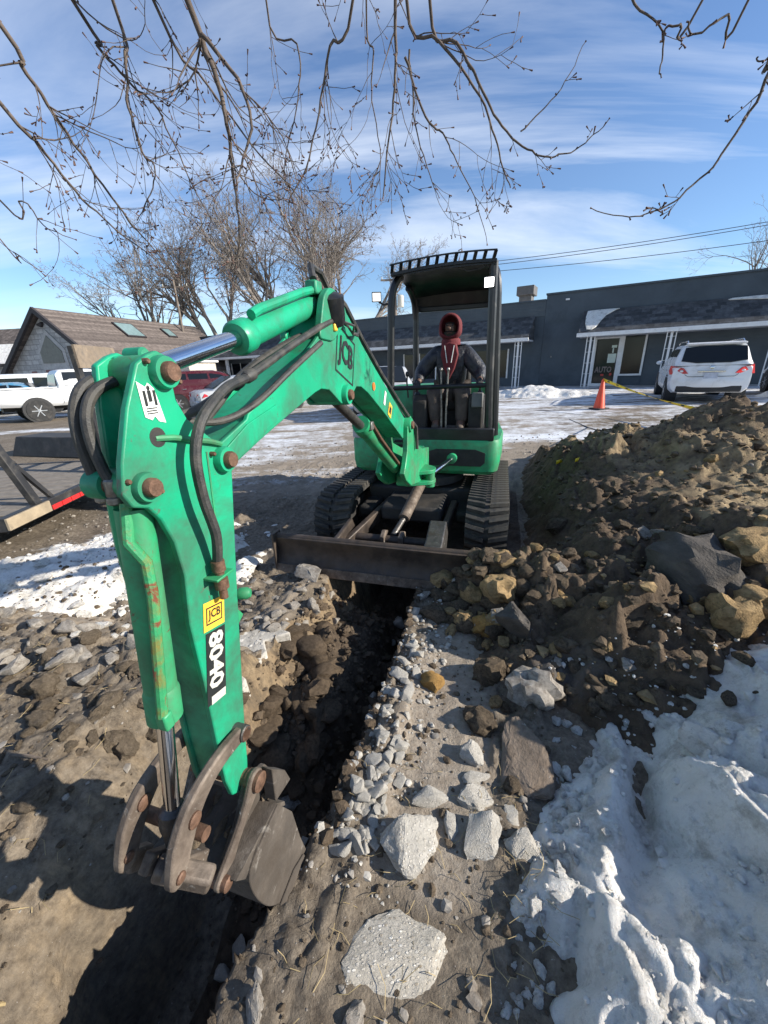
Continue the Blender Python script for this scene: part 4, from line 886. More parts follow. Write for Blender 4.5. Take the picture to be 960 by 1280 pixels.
# pressed panel line along the side and the doubler at the nose
for s_ in (1,):
    MB().prism([(-1.69, 1.652), (-1.70, 1.603), (-1.82, 1.562), (-1.93, 1.522), (-1.985, 1.555), (-1.86, 1.612)], AX+s_*(BW+.007), AX+s_*(BW+.013)).build('nose_doubler', M_GREEN, boom, bevel=.002)
def boss(parent, y, z, r, w0, w1, m_, name='pin_boss', pin=True, rp_=None, lug=True):
    o = MB().lathe([(r, w0), (r, w1-.008), (r*.93, w1)], (0, y, z), (1, 0, 0), 28).build(name, m_, parent, smooth=40)
    if pin:
        q = rp_ or r*.62
        MB().lathe([(q, w1-.01), (q, w1+.010), (q*.86, w1+.016)], (0, y, z), (1, 0, 0), 24).build('pivot_pin', M_PIN, o, smooth=40)
    if lug:
        for a in (2.6, -.5): MB().lathe([(.006, w1-.022), (.006, w1-.010), (.004, w1-.007)], (0, y+cos(a)*r*1.25, z+sin(a)*r*1.25), (1, 0, 0), 8).build('retaining_bolt', M_PIN, o)
    return o
boss(boom, -1.09, 1.640, .045, AX-BW-.03, AX+BW+.03, M_GREEN, rp_=.024, lug=False)
boss(boom, .10, 1.335, .055, AX-.13, AX+.13, M_GREEN2, rp_=.03, lug=False)
# ears at the top of the boom
for s_ in (-1, 1):
    MB().prism(rounded([(-1.335, 1.865), (-1.265, 2.02), (-1.20, 2.062), (-1.13, 2.055), (-1.06, 2.02), (-1.02, 1.965), (-1.2, 1.86)], .03), AX+s_*.075-.014, AX+s_*.075+.014).build('boom_ear', M_GREEN, boom, bevel=.004)
MB().cyl((AX-.13, -1.165, 2.012), (AX+.12, -1.165, 2.012), .030, n=16).build('ear_pin', M_PIN, boom)
b = MB().lathe([(.05, -.06), (.055, -.05), (.055, .05), (.03, .06)], (AX+.075, -1.17, 1.985), (.15, -.4, 1), 16); b.build('boom_lamp', M_BLACK, boom)
MB().box((AX+.075, -1.185, 1.915), (.05, .03, .03)).build('boom_lamp_socket', M_YELST, boom, bevel=.006)
# thin cables over the top plate
for k, dx in enumerate((.02, .05)):
    MB().tube([(AX+.085, -1.15, 1.95), (AX+dx+.075, -1.04, 1.93), (AX+.108, -1.02, 1.90), (AX+.108, -.95, 1.895+.01*k), (AX+.09, -.90, 1.925)], .0055, 6).build('wire_loop', M_HOSE, boom)
# two long hoses lying on the back of the boom
for k, dx in enumerate((.02, .065)):
    pts = [(AX+dx, -1.10, 2.055), (AX+dx, -.99, 2.02), (AX+dx+.01, -.80, 1.885), (AX+dx+.01, -.5, 1.725), (AX+dx+.02, -.1, 1.52), (AX+dx+.03, .13, 1.40), (AX+dx+.07, .24, 1.30), (AX+dx+.07, .27, 1.12)]
    MB().tube(pts, .014, 8).build('hydraulic_hose', M_HOSE, boom)
# ---- decals on the boom
NR = (1, 0, 0)
xs = AX+BW+.009
U = np.array([0, .93, -.36]); U /= np.linalg.norm(U); Vv = np.array([0, .30, .95]); Vv /= np.linalg.norm(Vv)
def para(c, w_, h_): c = np.array(c); return [tuple((c+U*sx*w_/2+Vv*sy*h_/2)) for sx, sy in ((-1, -1), (1, -1), (1, 1), (-1, 1))]
cb = (xs, -1.055, 1.805)
b = MB(); P0 = para(cb, .215, .20); P1 = para(cb, .199, .184)
for i in range(4): j = (i+1) % 4; b.add([P0[i], P0[j], P1[j], P1[i]], [(0, 1, 2, 3)])
b.build('badge_outline', M_BLKST, boom, smooth=0)
flat_text('badge_letters', 'JCB', cb, U, Vv, .175, .135, NR, M_BLKST, boom, .028)
def sticker(name, c, w_, h_, m_, parent, ux=(0, 1, 0), uy=(0, 0, 1), t_=.0012):
    c = np.array(c, float); ux = np.array(ux, float); uy = np.array(uy, float); q = np.array(NR, float)*t_
    vs = [tuple(c+q+ux*sx*w_/2+uy*sy*h_/2) for sx, sy in ((-1, -1), (1, -1), (1, 1), (-1, 1))]
    return MB().add(vs, [(0, 1, 2, 3)]).build(name, m_, parent, smooth=0)
b = MB().lathe([(.022, 0), (.022, .004)], (xs-.001, -.66, 1.655), (1, 0, 0), 18); b.build('orange_reflector', M_ORST, boom)
D1 = np.array([0, .86, -.51])
sticker('white_sticker', (xs, -.44, 1.575), .035, .085, M_WHITEST, boom, D1, (0, .51, .86))
ys = sticker('yellow_sticker', (xs, -.33, 1.49), .075, .085, M_YELST, boom, D1, (0, .51, .86))
sticker('sticker_picture', (xs+.001, -.33, 1.49), .045, .045, M_BLKST, ys, D1, (0, .51, .86))
# ---- boom cylinder (under the boom)
c0, c1, c2 = Vector((AX, -1.09, 1.640)), Vector((AX, -.66, 1.435)), Vector((AX, .06, 1.01))
b = MB().cyl(c1, c2, .047, n=20).lathe([(.052, -.03), (.055, 0), (.055, .05), (.048, .06)], c1, c2-c1, 20); bcy = b.build('boom_cylinder', M_GREEN2, ex)
MB().cyl(c0, c1+(c2-c1)*.1, .026, n=16).build('cylinder_rod', M_STEELD, bcy)
b = MB().tube([tuple(c1+Vector((.055, .02, .01))), tuple(c1.lerp(c2, .25)+Vector((.058, 0, .0))), tuple(c1.lerp(c2, .9)+Vector((.055, 0, 0)))], .011, 8); b.build('cylinder_pipe', M_PIN, bcy)
MB().box(tuple(c1+Vector((.05, .01, .0))), (.03, .05, .05)).build('pipe_block', M_FIT, bcy, bevel=.006)
# ---- stick (dipper)
STICK = [(-2.150, 1.792), (-2.125, 1.800), (-2.105, 1.792), (-2.089, 1.766), (-2.100, 1.735), (-2.100, 1.699), (-2.079, 1.655), (-2.005, 1.592), (-1.958, 1.565), (-1.945, 1.535), (-1.958, 1.495), (-2.016, 1.204), (-2.105, .717), (-2.122, .60), (-2.135, .545), (-2.175, .530), (-2.208, .56), (-2.218, .633), (-2.215, .767), (-2.207, .999), (-2.206, 1.177), (-2.187, 1.302), (-2.193, 1.392), (-2.213, 1.456), (-2.236, 1.490), (-2.270, 1.503), (-2.284, 1.534), (-2.268, 1.594), (-2.227, 1.694), (-2.181, 1.775)]
SW = .052
stick = MB().prism([(-1.985, 1.57), (-1.965, 1.50), (-2.022, 1.204), (-2.111, .717), (-2.125, .63), (-2.165, .60), (-2.209, .635), (-2.208, .767), (-2.199, .999), (-2.198, 1.177), (-2.179, 1.302), (-2.184, 1.36), (-2.14, 1.52), (-2.07, 1.60)], AS-SW+.006, AS+SW-.006).build('dipper_stick', M_GREEN, ex, bevel=.004)
STICKL = [(max(y, -2.212+.03*max(0, (z-1.6)/.2)) if z > 1.40 else y, z) for y, z in STICK]
for s_ in (-1, 1): MB().prism(STICK if s_ > 0 else STICKL, AS+s_*SW-.009, AS+s_*SW+.009).build('stick_side_plate', M_GREEN, stick, bevel=.004)
MB().prism([(-2.13, 1.56), (-2.145, 1.79), (-2.12, 1.795), (-2.10, 1.56)], AS-SW+.008, AS-SW+.02).build('stick_top_web', M_GREEN, stick, bevel=.004)
MB().prism([(-2.235, 1.52), (-2.10, 1.66), (-2.09, 1.64), (-2.22, 1.50)], AS-SW+.01, AS+SW-.01).build('stick_web', M_GREEN, stick)
MB().lathe([(.012, -.03), (.016, -.025), (.016, .02), (.012, .025)], (AS-.03, -2.09, 1.795), (1, 0, 0), 16).build('top_cross_tube', M_GREEN, stick)
b2 = boss(stick, -2.125, 1.757, .034, AS+SW-.02, AS+SW+.028, M_GREEN, rp_=.0215); boss(stick, -2.125, 1.757, .034, AS-SW-.028, AS-SW+.02, M_GREEN, rp_=.0215, lug=False)
boss(stick, -1.990, 1.540, .034, AS+SW-.02, AS+SW+.030, M_GREEN, rp_=.0215); boss(stick, -1.990, 1.540, .034, AS-SW-.030, AS-SW+.02, M_GREEN, rp_=.0215, lug=False)
boss(stick, -2.233, 1.536, .032, AS+SW-.02, AS+SW+.024, M_GREEN, rp_=.0205); boss(stick, -2.233, 1.536, .032, AS-SW-.024, AS-SW+.02, M_GREEN, rp_=.0205, lug=False)
# round access hole with a stay rod passing out of it
xs2 = AS+SW+.0095
MB().lathe([(.0, 0), (.021, 0), (.021, .001)], (xs2-.001, -2.172, 1.628), (1, 0, 0), 20).build('access_hole', M_DARK, stick)
MB().tube([(xs2-.005, -2.176, 1.626), (xs2+.006, -2.14, 1.622), (xs2+.008, -2.03, 1.594), (xs2+.004, -1.99, 1.58)], .007, 8).build('stay_rod', M_GREEN2, stick)
MB().tube([(xs2, -2.04, 1.57), (xs2, -2.055, 1.40), (xs2, -2.07, 1.20)], .003, 6).build('weld_seam', M_GREEN2, stick)
# control pattern sticker (peeling)
st = MB().add([(xs2+.001, y, z) for y, z in [(-2.192, 1.672), (-2.194, 1.742), (-2.176, 1.730), (-2.168, 1.738), (-2.155, 1.726), (-2.150, 1.700), (-2.143, 1.655), (-2.160, 1.660), (-2.168, 1.672), (-2.176, 1.664)]], [tuple(range(10))]).build('control_sticker', M_WHITEST, stick, smooth=0)
b = MB()
for y in (-2.182, -2.158): b.box((xs2+.002, y, 1.708), (.0005, .006, .030))
b.box((xs2+.002, -2.170, 1.712), (.0005, .008, .022)); b.ball((xs2+.002, -2.170, 1.728), (.0008, .004, .005), 8, 6)
for k in range(3): b.box((xs2+.002, -2.172, 1.688-.005*k), (.0005, .026, .002))
b.build('sticker_diagram', M_BLKST, st, smooth=0)
# decal panel: yellow badge over a black strip with four figures
dn = np.array([0, -.235, -.972]); du = np.array([0, .972, -.235]); dn /= np.linalg.norm(dn); du /= np.linalg.norm(du)
yb = np.array([xs2, -2.128, 1.155])
sticker('badge_plate', yb, .078, .078, M_YELST, stick, du, -dn)
c_ = yb+dn*.148+du*.004; sticker('model_strip', c_, .072, .205, M_BLKST, stick, du, -dn)
b = MB()
for sc_ in (1,):
    Q0 = [yb+np.array([.0016, 0, 0])+du*x*.030+dn*y*.024 for x, y in ((-1, 1), (1, 1), (1, -1), (-1, -1))]; Q1 = [yb+np.array([.0016, 0, 0])+du*x*.026+dn*y*.020 for x, y in ((-1, 1), (1, 1), (1, -1), (-1, -1))]
    for i in range(4): j = (i+1) % 4; b.add([tuple(Q0[i]), tuple(Q0[j]), tuple(Q1[j]), tuple(Q1[i])], [(0, 1, 2, 3)])
b.build('badge_outline', M_BLKST, stick, smooth=0)
flat_text('badge_letters', 'JCB', yb, du, -dn, .046, .032, NR, M_BLKST, stick, .025, .002)
flat_text('model_number', '8040', yb+dn*.130+du*.004, dn, du, .160, .056, NR, M_GRYST, stick, .035, .0022)
sticker('strip_end', yb+dn*.240+du*.010, .055, .024, M_GRYST, stick, du, -dn, .002)
# hose bracket and quick coupling on the side
MB().box((xs2+.02, -2.105, 1.262), (.045, .065, .007)).build('coupling_bracket', M_GREEN2, stick, bevel=.002)
cpl = MB().lathe([(.010, .0), (.017, .002), (.017, .03), (.012, .034), (.012, .05), (.018, .052), (.018, .08), (.011, .085), (.011, .11)], (xs2+.025, -2.105, 1.305), (0, -.02, -1), 14).build('quick_coupling', M_PIN, stick)
MB().lathe([(.012, 0), (.018, .01), (.018, .03), (.012, .04)], (AS+.05, -2.018, 1.145), (1, .4, 0), 12).build('side_port', M_GREEN2, stick)
MB().prism([(-2.04, 1.00), (-1.93, .955), (-1.895, .975), (-1.93, 1.03), (-2.01, 1.10)], AS-SW-.012, AS-SW+.008).build('foot_lug', M_GREEN2, stick, bevel=.003)
# ---- stick cylinder on top of the boom
e0 = Vector((AS, -2.125, 1.757)); e1 = Vector((AX+.02, -1.765, 1.842)); e2 = Vector((AX, -1.165, 2.012)); dd = (e2-e1).normalized()
b = MB().cyl(e1+dd*.02, e2-dd*.05, .041, n=24).lathe([(.043, 0), (.049, .01), (.049, .06), (.042, .07)], e1, dd, 24).ball(tuple(e2), (.05, .06, .055), 14, 10)
sc = b.build('stick_cylinder', M_GREEN, ex)
MB().cyl(e0, e1+dd*.06, .0235, n=20).build('cylinder_rod', M_CHROME, sc)
MB().lathe([(.032, -.05), (.036, -.045), (.036, .045), (.032, .05)], e0, (1, 0, 0), 20).build('rod_eye', M_GREEN2, sc)
up_ = Vector((1, 0, 0)).cross(dd)
MB().tube([tuple(e1+dd*.07+Vector((.03, 0, 0))-up_*-.052), tuple(e1+dd*.12+Vector((.03, 0, 0))+up_*.058), tuple(e1+dd*.45+Vector((.03, 0, 0))+up_*.06), tuple(e2-dd*.06+Vector((.03, 0, 0))+up_*.055)], .015, 10).build('cylinder_pipe', M_GREEN, sc)
MB().box(tuple(e2+up_*.06-dd*.05+Vector((.03, 0, 0))), (.05, .06, .05)).build('pipe_block', M_GREEN, sc, bevel=.008)
MB().tube([tuple(e2-dd*.04+up_*.09+Vector((.03, 0, 0))), tuple(e2+dd*.03+up_*.13), tuple(e2+dd*.12+up_*.10), tuple(e2+dd*.19+up_*.02), tuple(e2+dd*.22-up_*.06)], .014, 8).build('hydraulic_hose', M_HOSE, ex)
# ---- bucket cylinder with its steel pipe
f0 = Vector((AS, -2.215, 1.532)); f1 = Vector((AS, -2.290, .945)); f2 = Vector((AS, -2.352, .635)); d = (f1-f0).normalized()
b = MB().cyl(f0+d*.05, f1, .037, n=24).lathe([(.037, -.09), (.041, -.08), (.041, -.005), (.034, 0)], f1, d, 24); bk = b.build('bucket_cylinder', M_GREEN2, ex)
MB().lathe([(.032, -.05), (.036, -.045), (.036, .045), (.032, .05)], f0, (1, 0, 0), 20).build('cylinder_eye', M_GREEN2, bk)
MB().cyl(f1-d*.05, f2, .020, n=18).build('cylinder_rod', M_CHROME, bk)
d2 = (f2-f1).normalized()
MB().lathe([(.022, -.06), (.034, -.05), (.035, -.01), (.028, .02), (.024, .05), (.016, .07)], f2, d2, 16).build('rod_clevis', M_STEELD, bk)
M_RUSTPIPE = mat('rusty_green_pipe', (.03, .26, .10), .5, var=.25, scale=14, bump=.25, bscale=60, dirt=(.17, .15, .03), damt=(.50, .66), dscale=16, wear=(.17, .055, .025), wamt=(.56, .62), wscale=14)
MB().tube([(AS+.01, -2.243, 1.50), (AS+.018, -2.268, 1.42), (AS+.045, -2.262, 1.375), (AS+.050, -2.272, 1.30), (AS+.046, -2.288, 1.20), (AS+.042, -2.325, 1.00)], .0125, 10).build('cylinder_pipe', M_RUSTPIPE, bk)
MB().box((AS+.042, -2.322, .985), (.030, .026, .045)).build('pipe_block', M_GREEN2, bk, bevel=.005)
MB().tube([(AS-.035, -2.235, 1.50), (AS-.035, -2.245, 1.40), (AS-.032, -2.25, 1.27)], .013, 8).build('cylinder_pipe', M_GREEN2, bk)
# hoses: two arching out over the front, ferrules at their feet
def hose(pts, r=.0165, name='hydraulic_hose', parent=ex, m_=M_HOSE):
    P = [Vector(q) for q in pts]; o = []
    for i in range(len(P)-1):
        p0, p1, p2, p3 = P[max(i-1, 0)], P[i], P[i+1], P[min(i+2, len(P)-1)]
        for k in range(6):
            u = k/6; o.append(.5*((2*p1)+(p2-p0)*u+(2*p0-5*p1+4*p2-p3)*u*u+(3*p1-p0-3*p2+p3)*u**3))
    o.append(P[-1]); return MB().tube([tuple(q) for q in o], r, 10).build(name, m_, parent)
hose([(.14, -2.05, 1.745), (.14, -2.09, 1.748), (.135, -2.140, 1.746), (.132, -2.200, 1.727), (.132, -2.232, 1.690), (.134, -2.243, 1.638), (.142, -2.243, 1.58), (.152, -2.240, 1.54)], .0115)
hose([(.10, -2.05, 1.750), (.10, -2.08, 1.754), (.105, -2.145, 1.755), (.105, -2.205, 1.735), (.104, -2.234, 1.694), (.105, -2.245, 1.638), (.108, -2.243, 1.58), (.112, -2.240, 1.53)], .0115)
for x, y in ((.153, -2.240), (.110, -2.232)):
    MB().lathe([(.0125, 0), (.0155, .004), (.0155, .035), (.0135, .038), (.017, .040), (.017, .052), (.012, .056)], (x, y, 1.552), (0, -.05, -1), 12).build('hose_ferrule', M_FIT, ex)
# bundle running from the boom to the stick
hose([(AS+.06, -1.15, 1.95), (AS+.062, -1.32, 1.905), (AS+.06, -1.60, 1.815), (AS+.065, -1.82, 1.742), (AS+.085, -1.95, 1.718), (AS+.105, -2.05, 1.680), (AS+.108, -2.10, 1.640), (AS+.107, -2.128, 1.575), (AS+.107, -2.130, 1.482), (AS+.105, -2.112, 1.38), (xs2+.025, -2.105, 1.30)], .0125)
MB().lathe([(.013, 0), (.0175, .006), (.0175, .04), (.014, .045)], (AS+.065, -1.80, 1.748), (.02, -.95, -.25), 12).build('hose_ferrule', M_HOSE, ex)
hose([(AS+.015, -1.10, 1.93), (AS+.02, -1.38, 1.868), (AS+.02, -1.65, 1.775), (AS+.02, -1.85, 1.715), (AS+.015, -2.0, 1.665), (AS+.0, -2.10, 1.655)], .0115)
MB().lathe([(.012, 0), (.0165, .006), (.0165, .035), (.013, .04)], (AS+.02, -1.80, 1.728), (0, -.9, -.3), 12).build('hose_ferrule', M_HOSE, ex)
hose([(AS-.03, -1.10, 1.925), (AS-.03, -1.40, 1.855), (AS-.03, -1.70, 1.755), (AS-.02, -1.88, 1.66), (AS+.0, -1.98, 1.625), (AS+.02, -2.06, 1.635)], .0115)
hose([(AS+.10, -1.40, 1.845), (AS+.085, -1.62, 1.752), (AS+.06, -1.80, 1.665), (AS+.03, -1.93, 1.63), (AS-.02, -2.03, 1.645), (AS-.02, -2.09, 1.665)], .010)
M_BUCK = mat('muddy_bucket_steel', (.075, .062, .050), .9, metal=.0, var=.45, scale=9, bump=.5, bscale=45, dirt=(.055, .043, .032), damt=(.42, .66), dscale=7, wear=(.20, .18, .155), wamt=(.58, .68), wscale=11)
# ---- tipping links and bucket
def plate(name, path, x, thick, m_, parent=None):
    """flat bar following path of (y, z, width)"""
    P = hs = [Vector((a, b)) for a, b, w in path]; Wd_ = [w for a, b, w in path]; A1 = []; B1 = []; Q = []; ww = []
    for i in range(len(P)-1):
        p0, p1, p2, p3 = P[max(i-1, 0)], P[i], P[i+1], P[min(i+2, len(P)-1)]
        for k in range(5):
            u = k/5; Q.append(.5*((2*p1)+(p2-p0)*u+(2*p0-5*p1+4*p2-p3)*u*u+(3*p1-p0-3*p2+p3)*u**3)); ww.append(Wd_[i]*(1-u)+Wd_[i+1]*u)
    Q.append(P[-1]); ww.append(Wd_[-1]); n = len(Q)
    d0 = (Q[1]-Q[0]).normalized(); d1 = (Q[-1]-Q[-2]).normalized()
    for i in range(n):
        d_ = (Q[min(i+1, n-1)]-Q[max(i-1, 0)]).normalized(); nn = Vector((-d_.y, d_.x)); A1.append(Q[i]+nn*ww[i]/2); B1.append(Q[i]-nn*ww[i]/2)
    capA = [Q[0]-d0*ww[0]*.5*cos(a)+Vector((-d0.y, d0.x))*ww[0]*.5*sin(a) for a in (1.0, .4, -.4, -1.0)][::-1]
    capB = [Q[-1]+d1*ww[-1]*.5*cos(a)+Vector((-d1.y, d1.x))*ww[-1]*.5*sin(a) for a in (1.0, .4, -.4, -1.0)]
    poly = [tuple(q) for q in capA]+[tuple(q) for q in A1]+[tuple(q) for q in capB]+[tuple(q) for q in B1[::-1]]
    return MB().prism(poly, x-thick/2, x+thick/2).build(name, m_, parent or ex, bevel=.006)
PA, PBK = (-2.145, .752), (-2.437, .615)
for s_ in (-1, 1):
    o_ = -.0 if s_ > 0 else -.012
    lk = plate('tipping_link', [(-2.145, .752+o_, .044), (-2.215, .762+o_, .046), (-2.285, .757+o_, .050), (-2.352, .730+o_, .066), (-2.400, .682+o_, .070), (-2.437, .615+o_, .052)], AS+s_*(SW+.028), .026, M_RUST)
    MB().lathe([(.020, -.018), (.020, .018), (.014, .021)], (AS+s_*(SW+.028), -2.362, .712), (1, 0, 0), 14).build('link_pin', M_PIN, lk)
    MB().lathe([(.024, -.020), (.024, .020), (.018, .024)], (AS+s_*(SW+.026), PA[0], PA[1]), (1, 0, 0), 18).build('link_pin', M_STEELD, lk)
    MB().lathe([(.014, -.017), (.014, .017), (.010, .020)], (AS+s_*(SW+.028), -2.435, .618), (1, 0, 0), 12).build('link_pin', M_PIN, lk)
MB().cyl((AS-SW-.05, PA[0], PA[1]), (AS+SW+.05, PA[0], PA[1]), .02, n=14).build('link_pin', M_PIN, ex)
MB().cyl((AS-SW-.05, -2.350, .640), (AS+SW+.05, -2.350, .640), .018, n=14).build('link_pin', M_PIN, ex)
for s_ in (-1, 1): MB().bar((AS+s_*.035, -2.425, .585), (AS+s_*.035, -2.33, .47), .03, .05).build('bucket_link', M_RUST, ex, bevel=.006)
MB().bar((AS-.02, -2.415, .560), (AS+.11, -2.375, .500), .05, .055).build('link_knuckle', M_RUST, ex, bevel=.01)
vprism('link_strut', [(-2.33, .70), (-2.37, .58), (-2.41, .56), (-2.37, .70)], AS+.04, AS+.055, M_RUST)
vprism('bucket_guard', [(-2.42, .60), (-2.36, .53), (-2.40, .49), (-2.44, .54)], AS-.115, AS-.085, M_RUST)
BK = [(-2.31, .41), (-2.30, .28), (-2.26, .14), (-2.19, .03), (-2.10, -.03), (-2.03, -.04)]
bkt = MB(); th_ = .014; BK = [tuple(q) for q in rounded([(-2.13, .44)]+BK+[(-2.0, -.03)], .07, 4)[5:-5]]
outer = BK; inn = [(y+.02, z+.01) for y, z in BK]
ring = outer+inn[::-1]; bkt.prism(ring, AS-.145, AS+.145); 
bkt.prism([(-2.34, .44), (-2.13, .44), (-2.09, .39), (-2.09, .37), (-2.13, .42), (-2.31, .39)], AS-.145, AS+.145)
bucket = bkt.build('bucket', M_BUCK, ex, bevel=.003)
side = BK+[(-2.05, .14), (-2.07, .31), (-2.13, .44)]
for s_ in (-1, 1): MB().prism(side, AS+s_*.145-.008, AS+s_*.145+.008).build('bucket_side', M_BUCK, bucket, bevel=.003)
for k in range(4): MB().prism([(-2.05, -.05), (-1.97, -.045), (-1.96, -.035), (-2.04, -.015)], AS-.11+.073*k-.016, AS-.11+.073*k+.016).build('bucket_tooth', M_STEELD, bucket, bevel=.003)
for s_ in (-1, 1):
    ear = plate('bucket_ear', [(-2.150, .560, .075), (-2.190, .530, .045), (-2.232, .500, .030), (-2.275, .472, .032), (-2.315, .445, .045), (-2.345, .425, .050)], AS+s_*.098, .020, M_RUST, bucket)
    MB().prism([(-2.17, .575), (-2.08, .535), (-2.04, .44), (-2.20, .44), (-2.33, .40), (-2.32, .43), (-2.23, .49)], AS+s_*.098-.030, AS+s_*.098-.012).build('ear_web', M_BUCK, bucket, bevel=.003)
    MB().lathe([(.030, -.022), (.030, .022), (.022, .026)], (AS+s_*.098, -2.150, .560), (1, 0, 0), 18).build('pivot_pin', M_PIN, ear)
    MB().lathe([(.020, -.024), (.020, .024), (.014, .028)], (AS+s_*.098, -2.345, .425), (1, 0, 0), 14).build('pivot_pin', M_PIN, ear)
MB().cyl((AS-.105, -2.150, .560), (AS+.105, -2.150, .560), .026, n=16).build('bucket_pin', M_PIN, bucket)
MB().prism([(-2.12, .585), (-2.06, .50), (-2.04, .43), (-2.13, .45)], AS+.104, AS+.146).build('ear_gusset', M_BUCK, bucket, bevel=.004)
# weld strip, wear plate and caked mud on the bucket
MB().bar((AS+.146, -2.27, .20), (AS+.146, -2.06, .235), .012, .020).build('bucket_weld', M_BUCK, bucket, bevel=.003)
MB().prism([(-2.22, .07), (-2.19, .03), (-2.10, -.03), (-2.04, -.035), (-2.055, .05), (-2.12, .08)], AS+.153, AS+.162).build('wear_plate', M_BUCK, bucket, bevel=.003)
rmud = np.random.RandomState(3)
for k in range(16):
    V_, F_ = ICO2; v_ = clodverts(V_, 400+k, .5)*rmud.uniform(.02, .06)*np.array([.5, 1.2, 1.0])
    mx = AS+rmud.uniform(-.12, .12); q_ = (mx, rmud.uniform(-2.26, -2.07), rmud.uniform(.02, .36)) if mx > AS+.15 else (mx, rmud.uniform(-2.3, -2.1), .43)
    link('caked_mud', fast_mesh('caked_mud', v_, F_, M_CLOD if k != 3 else M_OCHRE, True, 45), bucket, q_)

# ================================================================ OPERATOR
PO = (.36, 1.80, 1.10)
pr_w = l2w(*PO)
man = thing('person', 'seated operator in maroon hood and dark jacket gripping the controls under the canopy', 'person', tuple(pr_w), YAW)
def PP(p): return (p[0]-PO[0], p[1]-PO[1], p[2]-PO[2])
def skin(name, chains, m_, parent, root=0, sub=1):
    """chains: lists of (x,y,z,r); equal points are merged, so chains join"""
    V = []; Rr = []; E_ = []; idx = {}
    for ch in chains:
        prev = None
        for x, y, z, r in ch:
            k = (round(x, 4), round(y, 4), round(z, 4))
            if k not in idx: idx[k] = len(V); V.append(PP((x, y, z))); Rr.append(r)
            if prev is not None and prev != idx[k]: E_.append((prev, idx[k]))
            prev = idx[k]
    me = bpy.data.meshes.new(name); me.from_pydata(V, E_, []); me.materials.append(m_)
    o = link(name, me, parent); sk = o.modifiers.new('skin', 'SKIN'); sk.use_smooth_shade = True
    for i, r in enumerate(Rr):
        d = me.skin_vertices[0].data[i]; d.radius = (r, r) if not isinstance(r, tuple) else r; d.use_root = (i == root)
    ss_ = o.modifiers.new('subdiv', 'SUBSURF'); ss_.levels = sub; ss_.render_levels = sub
    dg = bpy.context.evaluated_depsgraph_get(); m2 = bpy.data.meshes.new_from_object(o.evaluated_get(dg)); o.modifiers.clear(); o.data = m2; m2.name = name
    m2.materials.clear(); m2.materials.append(m_); m2.shade_smooth(); return o
M_SKIN = mat('skin', (.12, .066, .046), .55, var=.12, scale=20, bump=.05)
M_JACKET = mat('navy_leather', (.018, .020, .027), .42, var=.35, scale=10, bump=1.0, bscale=13, bdist=.02)
M_TROUS = mat('charcoal_trousers', (.075, .058, .050), .8, var=.3, scale=14, bump=.4, bscale=30, bdist=.02)
M_MAROON = mat('maroon_fleece', (.13, .017, .022), .85, var=.25, scale=14, bump=.4, bscale=24, bdist=.02)
M_GLOVE = mat('black_glove', (.03, .03, .032), .55, var=.3, scale=40, bump=.3, bscale=80)
M_BOOT = mat('worn_boot', (.09, .07, .055), .75, var=.35, scale=20, bump=.3)
hd = (.345, 1.735, 2.135)
LH, RH = (.035, 1.475, 1.575), (.695, 1.475, 1.580)
pel = (.36, 1.86, 1.46, .13)
body_ch = [[pel, (.36, 1.85, 1.62, .125), (.355, 1.83, 1.80, .13), (.352, 1.81, 1.93, .085), (.348, 1.785, 2.0, .052), (.346, 1.76, 2.07, .062), (.345, 1.745, 2.13, .078), (.345, 1.75, 2.19, .066)],
           [(.355, 1.83, 1.80, .13), (.19, 1.79, 1.885, .058), (.050, 1.735, 1.685, .042), (.045, 1.58, 1.615, .032), (.035, 1.52, 1.59, .030)],
           [(.355, 1.83, 1.80, .13), (.52, 1.79, 1.875, .058), (.668, 1.72, 1.675, .042), (.685, 1.58, 1.62, .032), (.695, 1.52, 1.595, .030)],
           [pel, (.27, 1.80, 1.45, .085), (.215, 1.47, 1.50, .066), (.25, 1.47, 1.20, .045), (.255, 1.38, 1.135, .035)],
           [pel, (.45, 1.80, 1.45, .085), (.525, 1.47, 1.50, .066), (.52, 1.47, 1.20, .045), (.51, 1.38, 1.135, .035)],
           [(.345, 1.745, 2.13, .078), (.345, 1.672, 2.125, .020), (.345, 1.650, 2.112, .012)]]
bd = skin('body', body_ch, M_SKIN, man, 0, 2)
for s_ in (-1, 1):
    MB().ball(PP((.345+s_*.030, 1.672, 2.150)), .010, 8, 6).build('eye', M_BLACK, man)
MB().tube([PP((.318, 1.676, 2.075)), PP((.345, 1.664, 2.080)), PP((.372, 1.676, 2.075))], .006, 6).build('mouth', mat('lips', (.10, .05, .04), .6, bump=0), man)
MB().tube([PP((.300, 1.685, 2.168)), PP((.345, 1.668, 2.172)), PP((.39, 1.685, 2.168))], .007, 6).build('brow', M_BLACK, man)
b = MB(); bm_ = []
for u in range(7):
    a = -1.1+2.2*u/6; bm_.append((.345+.07*sin(a), 1.745-.078*cos(a)))
b.loft([[PP((x, y, 2.092-.0*abs(x)))for x, y in bm_]+[PP((x*.9+.0345, y+.012, 2.03)) for x, y in bm_[::-1]]]*1+[[PP((x, y-.008, 2.085)) for x, y in bm_]+[PP((x*.9+.0345, y+.004, 2.025)) for x, y in bm_[::-1]]])
b.build('beard', M_BLACK, man)
